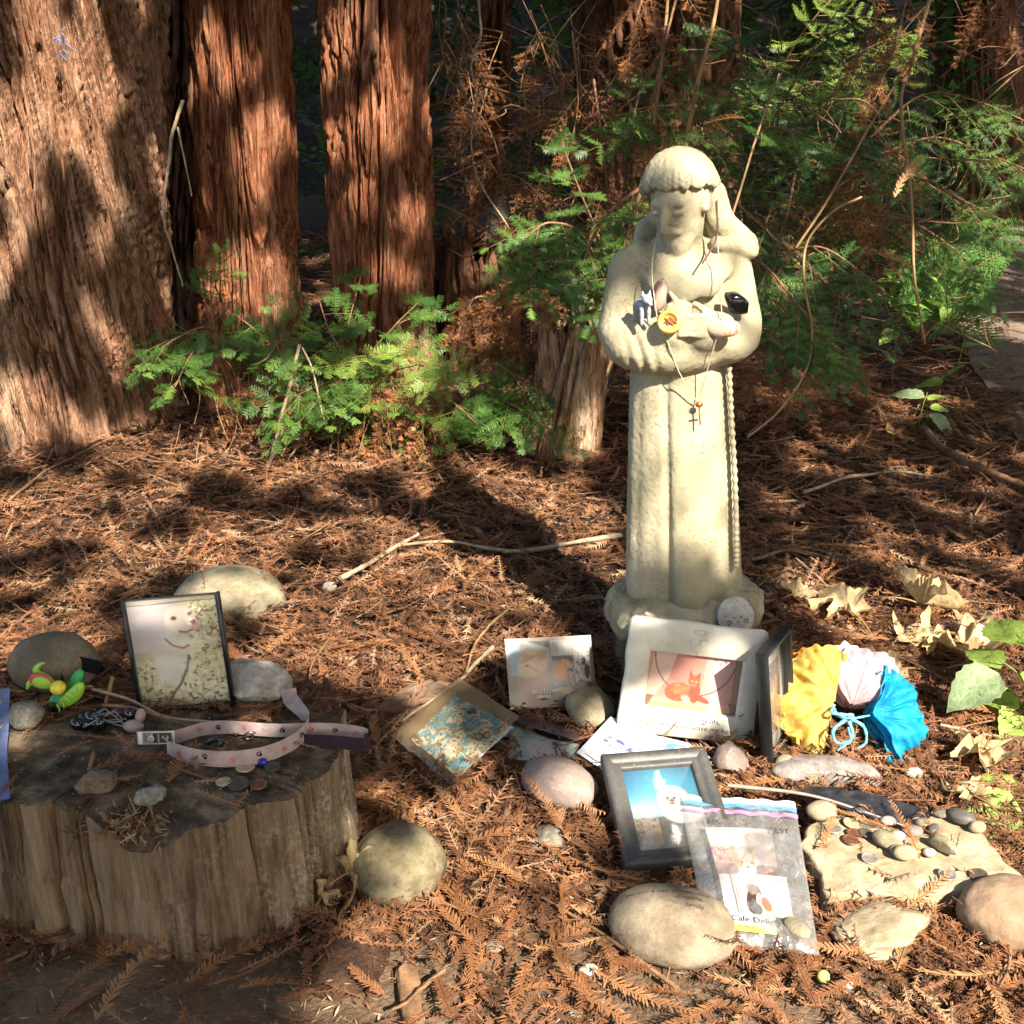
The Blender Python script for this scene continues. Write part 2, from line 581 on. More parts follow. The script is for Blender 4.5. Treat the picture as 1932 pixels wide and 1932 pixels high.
M['dead'] = leafy('dead_sprays', [(0.1, (0.10, 0.042, 0.02)), (0.5, (0.22, 0.088, 0.036)), (0.9, (0.36, 0.145, 0.05)), (1.0, (0.36, 0.25, 0.14))], 0.25, 0.7, 0.2)
M['fern'] = leafy('fern_green', [(0.1, (0.07, 0.17, 0.035)), (0.6, (0.12, 0.26, 0.055)), (1.0, (0.18, 0.32, 0.08))], 0.45, 0.45, 0.4)
M['twig'] = simple('twig_bark', (0.17, 0.095, 0.05), 0.85, 0.15, 60, 0.45, 0.4, 0.003)
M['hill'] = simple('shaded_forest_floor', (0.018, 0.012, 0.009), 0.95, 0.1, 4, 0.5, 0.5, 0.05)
M['twig_pale'] = simple('pale_twig', (0.27, 0.20, 0.13), 0.8, 0.2, 50, 0.4, 0.4, 0.003)
M['vine'] = simple('vine_bark', (0.25, 0.145, 0.065), 0.75, 0.25, 40, 0.3, 0.3, 0.002)

# ------------------------------------------------------------------ ground, path, hillside
def gz(x, y):
    x = np.asarray(x, float); y = np.asarray(y, float)
    z = 0.012 * fbm(np.stack([x * 2.2, y * 2.2, 0 * x], -1), 2) + 0.006 * pnoise(np.stack([x * 9, y * 9, 0 * x + 4], -1))
    near = sstep(0.25, 0.9, np.hypot(x - 0.30, y - 1.45))          # level where the offerings stand
    z = z * (0.25 + 0.75 * near)
    z = z + 0.07 * np.exp(-((y - 3.05) / 0.5) ** 2) * sstep(0.3, -0.1, x)     # mound of duff at the trunks
    z = z + 0.10 * np.exp(-(((x - 0.55) / 0.5) ** 2 + ((y - 3.3) / 0.45) ** 2))
    return z
fine_x = np.arange(-3.4, 4.2, 0.035)
xs = np.concatenate([[-90, -60, -40, -25, -15, -10, -7, -5, -4], fine_x, [4.8, 6, 8, 11, 16, 25, 40, 60, 90]])
fine_y = np.arange(0.3, 7.2, 0.035)
ys = np.concatenate([[-90, -60, -35, -20, -12, -7, -4, -2, -1, -0.3], fine_y, [7.8, 9, 11, 14, 18, 25, 40, 60, 90, 140]])
gx, gy = np.meshgrid(xs, ys, indexing='ij')
gV = np.stack([gx, gy, gz(gx, gy)], -1).reshape(-1, 3)
ground = structure(obj('ground', gV, grid_faces(len(xs), len(ys)), M['soil'], smooth=True))
# the path that passes on the right
pt = np.linspace(0, 1, 50)
pc = spline([(1.9, 2.9, 0), (2.25, 4.1, 0), (2.75, 5.6, 0), (3.9, 7.6, 0), (6.2, 9.4, 0), (9.5, 10.6, 0)], 60)
tg = unit(np.gradient(pc, axis=0)); sd = np.stack([tg[:, 1], -tg[:, 0], 0 * tg[:, 0]], -1)
wv = np.linspace(-0.45, 0.55, 14)
P = pc[:, None] + sd[:, None] * wv[None, :, None] * (1 + 0.12 * pnoise(np.stack([pc[:, 0] * 2, pc[:, 1] * 2, 0 * pc[:, 0]], -1)))[:, None, None]
P[..., 2] = gz(P[..., 0], P[..., 1]) + 0.008 * (1 - (np.abs(wv / 0.5) ** 6))[None]
structure(obj('path', P.reshape(-1, 3), grid_faces(60, 14), M['path'], smooth=True))
# wooded bank closing the view
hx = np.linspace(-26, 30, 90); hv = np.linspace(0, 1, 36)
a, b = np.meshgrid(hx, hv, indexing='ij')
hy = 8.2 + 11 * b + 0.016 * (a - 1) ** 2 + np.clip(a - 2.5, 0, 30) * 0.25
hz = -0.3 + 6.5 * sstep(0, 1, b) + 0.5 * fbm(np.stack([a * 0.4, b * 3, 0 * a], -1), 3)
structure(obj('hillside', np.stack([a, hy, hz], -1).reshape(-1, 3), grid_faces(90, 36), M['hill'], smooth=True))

# ------------------------------------------------------------------ redwood trunks
def trunk_mesh(base, top, r0, r1, nth, zs, seed, lean=0.0, groove=1.0, flare=0.25, knot=None):
    """a trunk with long fissures and fibrous ridges; local origin at its base"""
    w_ = np.linspace(0, 2 * math.pi, nth, endpoint=False)
    th = w_ - 0.5 * np.sin(w_) - math.pi / 2            # points crowd on the side that is seen
    a, z = np.meshgrid(th, zs, indexing='ij')
    h = zs[-1]
    r = r0 + (r1 - r0) * np.clip(z / 1.35, 0, None) if False else r0 + (r1 - r0) * z / 1.3
    r = np.maximum(r, 0.35 * r0) + flare * r0 * np.exp(-np.clip(z, 0, None) / 0.16)
    sh = z * lean / r0
    cx, cy = np.cos(a + sh), np.sin(a + sh)
    R = r0 / 0.15
    q = np.stack([cx * 2.6 * R, cy * 2.6 * R, z * 0.9], -1) + seed * 5.7
    wob = 0.35 * pnoise(np.stack([cx * 1.2, cy * 1.2, z * 3.0], -1) + seed)
    q = q + wob[..., None]
    n1 = pnoise(q)
    n2 = pnoise(q * [2.3, 2.3, 2.6] + 31)
    n3 = pnoise(q * [5.5, 5.5, 5.0] + 57)
    n4 = pnoise(q * [12, 12, 14] + 91)
    h1 = sstep(0.0, 0.17, np.abs(n1)); h2 = sstep(0.0, 0.20, np.abs(n2)); h3 = sstep(0, 0.32, np.abs(n3))
    rag = pnoise(np.stack([cx * 9 * R, cy * 9 * R, z * 11], -1) + seed * 2.1)
    plate = np.floor(3.0 * (n2 + 0.35 * rag) + 5.0) * 0.004          # flaking layers with broken edges
    d = -0.036 * (1 - h1) - 0.024 * (1 - h2) - 0.011 * (1 - h3) + 0.007 * n4 + 0.004 * rag + 0.014 * n1 + plate - 0.02
    d = d * groove
    buttress = 0.05 * pnoise(np.stack([cx * 1.4, cy * 1.4, z * 0.5], -1) + seed * 3)
    r = r + d + buttress * (0.4 + np.exp(-z / 0.3))
    if knot:
        for ka, kz, kr, kd in knot:
            dd = np.hypot((np.angle(np.exp(1j * (a - ka)))) * r0, (z - kz) * 0.7)
            r = r + kd * np.exp(-(dd / kr) ** 2)
    t = z / 1.3
    ax = (np.asarray(top) - np.asarray(base))
    V = np.stack([ax[0] * t + r * np.cos(a), ax[1] * t + r * np.sin(a), z], -1)
    V = V.reshape(-1, 3)
    F = grid_faces(nth, len(zs), True)
    top_c = len(V)
    V = np.vstack([V, [[ax[0] * t[0, -1], ax[1] * t[0, -1], zs[-1]]]])
    return V, F
def crown(name, base, zlo, zhi, rr, n, mat, parent, seed=0, size=0.55):
    """sprays of needles on boughs round the upper trunk"""
    g = np.random.default_rng(seed)
    z = g.uniform(zlo, zhi, n); a = g.uniform(0, 2 * math.pi, n)
    rm = rr * (1 - 0.75 * (z - zlo) / (zhi - zlo)) * g.uniform(0.25, 1.0, n)
    O = np.stack([rm * np.cos(a), rm * np.sin(a), z - 0.25 * rm], -1)
    T = np.stack([np.cos(a + g.normal(0, .6, n)), np.sin(a + g.normal(0, .6, n)), g.normal(-0.35, 0.3, n)], -1)
    S = np.cross(T, np.array([0, 0, 1.0])) + g.normal(0, 0.3, (n, 3))
    V, F, R = twigs(O, T, S, size * g.uniform(0.6, 1.2, n), size * 0.28, 7, 0.035, 0.2, 0.5, rng=g, stem=0.006)
    return obj(name, V, F, mat, parent, attr=R)
def redwood(label, u, vb, y, top_u, r0, r1, mat, seed, nth=300, rows=230, lean=0.0, height=9.0, crown_n=350, zfine=1.45, knot=None, groove=1.0, flare=0.25, zb=None):
    base = D(u, vb, y); base[2] = -0.06
    topx = D(top_u, 0, y)[0]
    zs = np.concatenate([np.linspace(0, zfine, rows), np.linspace(zfine, height, 40)[1:]])
    t = thing('redwood_tree', label, 'tree', base)
    V, F = trunk_mesh(base, np.array([topx, y + 0.03, 0]), r0, r1, nth, zs, seed, lean, groove, flare, knot)
    obj('trunk', V, F, mat, t, True)
    if crown_n:
        crown('crown', base, height * 0.5, height * 1.05, 1.5, crown_n, M['green_dark'], t, seed)
    return t
tree1 = redwood('massive grey-brown redwood trunk at the left edge, its fissured bark slanting', 128, 850, 3.16, 96, 0.315, 0.30, M['bark1'], 1, 330, 215, 0.16,
                knot=[(-1.15, 0.88, 0.09, 0.03), (-0.55, 0.80, 0.10, 0.04)])
tree2 = redwood('straight red-brown redwood trunk, the middle one of the three at the left', 482, 836, 3.28, 446, 0.160, 0.146, M['bark2'], 2, 250, 215, 0.015)
tree3 = redwood('straight red-brown redwood trunk nearest the statue, right of the three', 736, 822, 3.36, 700, 0.148, 0.155, M['bark2'], 3, 250, 215, -0.03)
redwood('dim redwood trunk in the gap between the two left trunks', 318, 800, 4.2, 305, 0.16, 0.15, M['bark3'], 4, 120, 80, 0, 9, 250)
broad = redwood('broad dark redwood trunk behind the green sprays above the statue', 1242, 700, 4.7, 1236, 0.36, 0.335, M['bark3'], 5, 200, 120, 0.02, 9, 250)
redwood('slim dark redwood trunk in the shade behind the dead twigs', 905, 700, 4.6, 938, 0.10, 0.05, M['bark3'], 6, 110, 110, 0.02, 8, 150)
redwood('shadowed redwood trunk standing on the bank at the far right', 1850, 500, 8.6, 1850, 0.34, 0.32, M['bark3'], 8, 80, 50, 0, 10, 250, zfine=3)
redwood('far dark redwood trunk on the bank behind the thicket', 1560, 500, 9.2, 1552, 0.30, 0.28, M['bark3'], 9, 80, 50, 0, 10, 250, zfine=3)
# faded blue scrawl of paint on the left trunk
g = np.random.default_rng(4)
parts = []
for k in range(7):
    p = D(115 + g.uniform(-9, 9), 70 + g.uniform(-26, 26), 2.83)
    q = p + [g.normal(0, 0.012), 0.004, g.uniform(-0.035, 0.035)]
    parts.append(tube(spline([p, (p + q) / 2 + [g.normal(0, .006), -0.002, 0], q], 6), 0.0016, 4))
V, F = join(parts)
tag(obj('paint_scrawl', V, F, simple('blue_paint', (0.10, 0.14, 0.24), 0.7)), 'small blue-grey paint scrawl high on the big left trunk', 'paint mark')

# ------------------------------------------------------------------ broken snags behind the sprouts
def snag(name, label, u, v, y, r, h, seed, mat, leanx=0.05, jag=0.12, nth=110, rows=60):
    base = D(u, v, y); base[2] = -0.03
    th = np.linspace(0, 2 * math.pi, nth, endpoint=False)
    a, s = np.meshgrid(th, np.linspace(0, 1, rows), indexing='ij')
    hh = h * (1 + jag * pnoise(np.stack([np.cos(a) * 2.2, np.sin(a) * 2.2, 0 * a + seed], -1)) + jag * 0.7 * pnoise(np.stack([np.cos(a) * 8, np.sin(a) * 8, 0 * a + seed], -1)))
    z = s * hh
    q = np.stack([np.cos(a) * 3, np.sin(a) * 3, z * 1.5], -1) + seed
    d = -0.025 * (1 - sstep(0, .3, np.abs(pnoise(q)))) - 0.012 * (1 - sstep(0, .35, np.abs(pnoise(q * 2.6)))) + 0.006 * pnoise(q * 7)
    rr = r * (1 + 0.35 * np.exp(-z / 0.08)) + d * r / 0.1
    V = np.stack([rr * np.cos(a) + leanx * s, rr * np.sin(a), z], -1)
    # hollow broken top
    V2 = V[:, -1:].copy(); V2[..., :2] = V2[..., :2] * 0.55 + np.array([leanx, 0]) * 0.45; V2[..., 2] -= 0.05
    V = np.concatenate([V, V2], 1).reshape(-1, 3)
    t = thing(name, label, 'stump', base)
    obj('wood', V, grid_faces(nth, rows + 1, True), mat, t, True)
    return t
snag('broken_stump', 'broken reddish stump with a pale split side, just left of the statue', 1040, 806, 2.92, 0.108, 0.44, 3, M['snag'], 0.08)
snag('broken_stump', 'low crumbling stump beside the third trunk, under hanging dead twigs', 908, 760, 3.62, 0.15, 0.52, 8, M['bark3'], -0.02, 0.2)
rock('grey_stone', D(930, 462, 3.5) , (0.045, 0.05, 0.075), stone('grey_moss_stone', (0.10, 0.10, 0.09), (0.17, 0.16, 0.14), (0.22, 0.2, 0.17)), 0.15, 2, 4, sub=3, tilt=(0.1, 0.4))
tag(bpy.data.objects['grey_stone'], 'upright grey stone lodged on the crumbling stump', 'stone')
o = rock('grey_stone', D(1092, 548, 3.1), (0.05, 0.05, 0.045), stone('grey_slate', (0.09, 0.08, 0.075), (0.15, 0.14, 0.13), (0.2, 0.18, 0.16)), 0.12, 2, 9, sub=3, facets=5)
tag(o, 'dark grey stone sitting on top of the split stump', 'stone')

# unseen leaf roof added to block the sky and darken the back of the grove
g = np.random.default_rng(55)
n = 5200
x = g.uniform(-5.5, 7.5, n); y = g.uniform(4.1, 10.5, n); z = g.uniform(2.6, 4.6, n) + 0.12 * (y - 4)
O = np.stack([x, y, z], -1)
nr = unit(g.normal(0, .45, (n, 3)) + [0, 0, 1.0]); T = unit(np.cross(nr, g.normal(size=(n, 3)))); S = np.cross(nr, T)
L = g.uniform(.25, .55, n)[:, None]
V = np.stack([O - T * L / 2, O - T * L * .1 + S * L * .25, O + T * L * .3 + S * L * .2, O + T * L / 2, O + T * L * .3 - S * L * .2, O - T * L * .1 - S * L * .25], 1).reshape(-1, 3)
kq = (np.arange(n) * 6)[:, None]
F = np.concatenate([kq + [0, 1, 2, 5], kq + [5, 2, 3, 4]])
o = obj('added_leaf_roof', V - np.array(broad.location), F, M['green_dark'], broad, attr=np.repeat(g.uniform(0, 1, n), 6))
o['kind'] = 'stuff'

# ------------------------------------------------------------------ the statue
k = NT('cast_stone')
f = k.noise(7, 6, 0.6)
c = k.ramp(f, [(0.30, (0.19, 0.162, 0.10)), (0.5, (0.30, 0.262, 0.172)), (0.70, (0.40, 0.355, 0.25))])
moss = k.noise(3.2, 5, 0.6)
c = k.mix(k.ramp(moss, [(0.52, (0, 0, 0)), (0.75, (0.45,) * 3)]), c, (0.24, 0.21, 0.095))
pit = k.noise(210, 4, 0.65)
patch = k.noise(11, 4, 0.6)
pm = k.math('MULTIPLY', k.ramp(pit, [(0.54, (0, 0, 0)), (0.66, (0.8,) * 3)]), k.ramp(patch, [(0.40, (0.08,) * 3), (0.62, (1, 1, 1))]))
c = k.mix(pm, c, (0.13, 0.10, 0.05))
c = k.mix(k.ramp(k.noise(28, 4, 0.7), [(0.66, (0, 0, 0)), (0.74, (0.7,) * 3)]), c, (0.12, 0.095, 0.055))
k.color(c).rough(0.85, 0.2)
k.bump(k.math('ADD', k.math('MULTIPLY', pit, 0.6), k.math('MULTIPLY', k.noise(70, 5, 0.6), 0.5)), 0.32, 0.003)
M['cast'] = k.m
k = NT('base_stone')
c = k.ramp(k.noise(12, 6, 0.65), [(0.3, (0.10, 0.085, 0.045)), (0.5, (0.26, 0.225, 0.145)), (0.72, (0.42, 0.37, 0.26))])
k.color(c).rough(0.9, 0.15); k.bump(k.noise(80, 6, 0.65), 0.7, 0.005)
M['plinth'] = k.m

def ell(p, c, r):
    q = (p - np.asarray(c)) / np.asarray(r)
    k0 = np.linalg.norm(q, axis=-1)
    k1 = np.linalg.norm(q / np.asarray(r), axis=-1)
    return k0 * (k0 - 1) / np.maximum(k1, 1e-6)
def cone(p, a, b, ra, rb):
    a = np.asarray(a, float); b = np.asarray(b, float)
    ab = b - a
    t = np.clip(((p - a) @ ab) / (ab @ ab), 0, 1)
    return np.linalg.norm(p - a - t[..., None] * ab, axis=-1) - (ra + (rb - ra) * t)
def smin(a, b, k):
    h = np.clip(0.5 + 0.5 * (b - a) / k, 0, 1)
    return b * (1 - h) + a * h - k * h * (1 - h)
def smax(a, b, k):
    return -smin(-a, -b, k)
SB = 0.02
def robe(p):
    x, y, z = p[..., 0], p[..., 1], p[..., 2]
    t = np.clip((0.62 - z) / 0.46, 0, 1)
    rx = 0.076 + 0.028 * t ** 0.8
    ry = 0.064 + 0.016 * t
    th = np.arctan2(x / rx, -y / ry)                 # 0 at the front, + to the viewer's right
    rho = np.hypot(x / rx, y / ry)
    def groove(a0, w, dpt):
        return dpt * np.exp(-((th - a0) / w) ** 2)
    fold = (-groove(-0.44 + 0.05 * t, 0.07, 0.13) - groove(-1.05, 0.12, 0.035) - groove(0.86, 0.07, 0.08)
            - groove(1.35, 0.1, 0.05) + groove(-0.18, 0.16, 0.035) + groove(0.5, 0.2, 0.03) - groove(-1.6, .14, .05)
            + 0.02 * np.sin(th * 5 + 1.0))
    # the hem swings forward over the leading foot
    hem = sstep(0.42, 0.16, z)
    fold = fold + hem * (groove(0.0, 0.26, 0.20) - groove(0.62, 0.22, 0.12) - groove(-0.7, 0.2, 0.06))
    fold = fold * (0.45 + 0.55 * t)
    d = (rho - 1 - fold) * 0.055
    d = np.maximum(d, 0.135 - z)
    return np.maximum(d, z - 0.63)
def figure(p):
    x, y, z = p[..., 0], p[..., 1], p[..., 2]
    d = robe(p)
    # torso, shoulders
    d = smin(d, ell(p, (0, 0.005, 0.675), (0.082, 0.066, 0.105)), 0.02)
    d = smin(d, ell(p, (0, 0.006, 0.742), (0.084, 0.052, 0.045)), 0.02)
    # upper arms
    d = smin(d, cone(p, (-0.070, 0.008, 0.740), (-0.096, -0.004, 0.650), 0.037, 0.033), 0.014)
    d = smin(d, cone(p, (0.076, 0.010, 0.742), (0.098, 0.0, 0.650), 0.040, 0.033), 0.014)
    # forearms inside wide hanging sleeves
    d = smin(d, cone(p, (-0.092, -0.018, 0.642), (-0.022, -0.076, 0.652), 0.034, 0.027), 0.010)
    d = smin(d, cone(p, (0.093, -0.016, 0.642), (0.020, -0.080, 0.648), 0.034, 0.029), 0.010)
    sl = ell(p, (-0.060, -0.035, 0.628), (0.060, 0.050, 0.043))
    sl = smin(sl, ell(p, (0.060, -0.035, 0.630), (0.060, 0.052, 0.044)), 0.012)
    sl = smin(sl, ell(p, (-0.012, -0.052, 0.618), (0.070, 0.042, 0.040)), 0.012)
    pl = 0.0022 * np.sin((x + 0.25 * z) * 330) * sstep(0.0, -0.03, x + 0.035) * sstep(-0.11, -0.075, x) * sstep(-0.02, -0.05, y)
    d = smin(d, sl + pl, 0.012)
    # cut the hanging sleeve edge sharply under the arms
    d = np.where(z < 0.60, smax(d, np.minimum(d, robe(p)), 0.001), d)
    # waist cord line
    d = d + 0.003 * np.exp(-((z - 0.583) / 0.004) ** 2)
    # hands
    hd = ell(p, (0.030, -0.098, 0.668), (0.034, 0.014, 0.017))
    for kf in range(4):
        zz = 0.680 - 0.009 * kf
        hd = smin(hd, cone(p, (0.018, -0.107, zz), (-0.020, -0.104, zz + 0.003), 0.0060, 0.0050), 0.002)
    hd = smin(hd, cone(p, (0.030, -0.100, 0.680), (0.006, -0.092, 0.698), 0.0068, 0.005), 0.003)
    h2 = ell(p, (-0.018, -0.086, 0.690), (0.022, 0.012, 0.016))
    for kf in range(4):
        h2 = smin(h2, cone(p, (-0.016 + 0.004 * kf, -0.092, 0.696 - 0.008 * kf), (-0.030 + 0.006 * kf, -0.088, 0.716 - 0.009 * kf), 0.0055, 0.0045), 0.002)
    d = smin(d, hd, 0.003)
    d = smin(d, h2, 0.003)
    # neck and head, bowed and turned to the viewer's left
    d = smin(d, cone(p, (0.004, 0.0, 0.765), (0.0, -0.02, 0.83), 0.034, 0.034), 0.012)
    h = ell(p, (0.004, -0.016, 0.862), (0.046, 0.054, 0.052))
    f = np.array([-0.60, -0.70, -0.40]); f = f / np.linalg.norm(f)
    r = np.array([0.76, -0.65, 0.0]); r = r / np.linalg.norm(r)     # face's own right-hand (viewer's right)
    u = np.cross(r, f)
    if u[2] < 0: u = -u
    hc = np.array([-0.004, -0.032, 0.846])
    def fp(a, b, c_):
        return hc + r * a + f * b + u * c_
    face = ell((p - hc) @ np.stack([r, f, u], 1), (0, 0.004, -0.016), (0.0335, 0.042, 0.060))
    h = smin(h, face, 0.012)
    h = smin(h, ell(p, fp(0.0, 0.026, -0.052), (0.022, 0.021, 0.024)), 0.010)          # beard
    h = smin(h, ell(p, fp(0.0, 0.031, -0.066), (0.013, 0.013, 0.014)), 0.008)
    h = smin(h, cone(p, fp(-0.021, 0.034, 0.013), fp(0.021, 0.034, 0.013), 0.006, 0.006), 0.006)   # brow
    h = smin(h, cone(p, fp(0, 0.045, 0.008), fp(0, 0.057, -0.018), 0.0045, 0.0066), 0.004)           # nose
    h = smax(h, -ell(p, fp(-0.018, 0.052, 0.001), (0.0105, 0.0085, 0.0065)), 0.005)                   # eye sockets
    h = smax(h, -ell(p, fp(0.018, 0.052, 0.001), (0.0105, 0.0085, 0.0065)), 0.005)
    h = smin(h, ell(p, fp(-0.018, 0.0375, 0.000), (0.0085, 0.006, 0.0042)), 0.0015)                  # lids
    h = smin(h, ell(p, fp(0.018, 0.0375, 0.000), (0.0085, 0.006, 0.0042)), 0.0015)
    h = smin(h, cone(p, fp(-0.014, 0.042, -0.030), fp(0, 0.050, -0.025), 0.0045, 0.0055), 0.003)      # moustache
    h = smin(h, cone(p, fp(0.014, 0.042, -0.030), fp(0, 0.050, -0.025), 0.0045, 0.0055), 0.003)
    h = smin(h, ell(p, fp(0, 0.046, -0.036), (0.009, 0.005, 0.004)), 0.002)                         # lip
    for s in (-1, 1):                                                                              # ears
        e = ell((p - fp(s * 0.040, -0.004, -0.006)) @ np.stack([r, f, u], 1), (0, 0, 0), (0.007, 0.011, 0.017))
        e = smax(e, -ell(p, fp(s * 0.047, 0.001, -0.003), (0.005, 0.006, 0.009)), 0.003)
        h = smin(h, e, 0.003)
    d = smin(d, h, 0.006)
    # cowl round the neck, folded low at the throat, and the hood bunched at the back
    q = p - np.array([0.006, -0.004, 0.762])
    qz = q[..., 2] - 0.75 * q[..., 1]
    rr = np.hypot(q[..., 0] / 0.064, q[..., 1] / 0.058)
    cw = np.hypot((rr - 1) * 0.058, qz * 0.75) - 0.0135
    cw = cw + 0.002 * np.sin(np.arctan2(q[..., 0], q[..., 1]) * 9)
    d = smin(d, cw, 0.006)
    d = smin(d, cone(p, (0.058, 0.010, 0.846), (0.070, 0.004, 0.795), 0.021, 0.021), 0.008)
    d = smin(d, ell(p, (0.020, 0.045, 0.812), (0.052, 0.030, 0.045)), 0.012)
    d = smin(d, cone(p, (0.064, 0.0, 0.808), (0.104, -0.002, 0.768), 0.020, 0.021), 0.007)
    d = smin(d, cone(p, (0.055, -0.03, 0.776), (0.112, -0.012, 0.757), 0.012, 0.012), 0.006)
    return d
def hair(p):
    c = np.array([0.002, -0.012, 0.866])
    q = p - c
    d = ell(p, c, (0.0565, 0.064, 0.057))
    a = np.arctan2(q[..., 0], -q[..., 1])
    # combed locks: ripples round the brow band, thicker at the rim
    rip = 0.0009 * np.sin(a * 34 + 3 * np.sin(a * 5)) + 0.0009 * np.sin(a * 61 + 2 * np.sin(a * 7))
    band = sstep(0.022, 0.0, q[..., 2] + 0.25 * q[..., 1])
    curl = 0.0013 * np.sin(a * 23 + q[..., 2] * 420) * np.sin(q[..., 2] * 380 + a * 9)
    d = d - 0.0035 * band + (rip + curl) * band
    cut = -(q[..., 2] + 0.05 * q[..., 1]) - 0.004 - 0.007 * sstep(0.0, 0.06, q[..., 1]) * 3
    jag = 0.0022 * np.sin(a * 13 + 2 * np.sin(a * 4)) + 0.0016 * np.sin(a * 31 + 1)
    return smax(d, cut + jag, 0.006)
SLOC = G(1290, 1322); SLOC[1] = 1.75; SLOC[0] = 0.315; SLOC[2] = 0.0
statue = thing('friar_statue', 'pale cast stone statue of a robed friar with bowed head and folded arms', 'statue', SLOC)
statue.rotation_euler = (rad(-1.0), rad(-4.0), rad(4))
statue.scale = (1.02, 1.02, 1.0)
V, F = surface_nets(figure, (-0.165, -0.135, 0.12), (0.165, 0.10, 0.935), 0.0031)
nn = vnormals(V, F)
V = V + nn * (0.0006 * fbm(V * 40, 3) + 0.0006 * fbm(V * 130, 2))[:, None]
obj('robed_figure', V, F, M['cast'], statue, True)
V, F = surface_nets(hair, (-0.08, -0.09, 0.82), (0.08, 0.07, 0.94), 0.0024)
nn = vnormals(V, F)
V = V + nn * (0.0010 * fbm(V * np.array([160, 160, 60]), 2))[:, None]
obj('cropped_hair', V, F, M['cast'], statue, True)
# knotted cord hanging at the viewer's right of the robe
pts = [(0.068, -0.050, 0.585), (0.072, -0.050, 0.5), (0.077, -0.053, 0.40), (0.079, -0.056, 0.30), (0.080, -0.056, 0.235)]
c0 = spline(pts, 120)
parts = [tube(c0, 0.0042 + 0.0011 * np.sin(np.arange(120) * 1.35), 8)]
V, F = join(parts)
obj('waist_cord', V, F, M['cast'], statue, True)
# rocky base and the block below
def rockbase(p):
    d = ell(p, (0, -0.005, 0.145), (0.138, 0.118, 0.075))
    d = smax(d, 0.10 - p[..., 2], 0.02)
    d = smax(d, p[..., 2] - 0.192, 0.03)
    return d * 0.8
V, F = surface_nets(rockbase, (-0.17, -0.16, 0.08), (0.17, 0.15, 0.22), 0.005)
nn = vnormals(V, F)
V = V + nn * (0.010 * (np.abs(fbm(V * 16, 4)) - 0.25) + 0.003 * fbm(V * 60, 2))[:, None]
obj('rocky_base', V, F, M['plinth'], statue, True)
def block(p):
    s = 0.118 - 0.22 * (p[..., 2] - 0.0)
    q = np.maximum(np.abs(p[..., 0]), np.abs(p[..., 1] - 0.005) * 1.1) - s
    return smax(smax(q, p[..., 2] - 0.108, 0.006), -0.03 - p[..., 2], 0.006)
V, F = surface_nets(block, (-0.15, -0.14, -0.045), (0.15, 0.15, 0.12), 0.006)
nn = vnormals(V, F)
V = V + nn * (0.002 * fbm(V * 40, 3))[:, None]
k = NT('block_stone'); k.color(k.ramp(k.noise(14, 6), [(0.3, (0.06, 0.052, 0.032)), (0.7, (0.14, 0.12, 0.08))])).rough(0.9, 0.15); k.bump(k.noise(90, 5), 0.6, 0.004)
obj('plinth_block', V, F, k.m, statue, True)
def SP(x, y, z):
    """a point given in the statue's own space"""
    Mx = Matrix.LocRotScale(statue.location, statue.rotation_euler, statue.scale)
    return np.array(Mx @ Vector((x, y, z)))

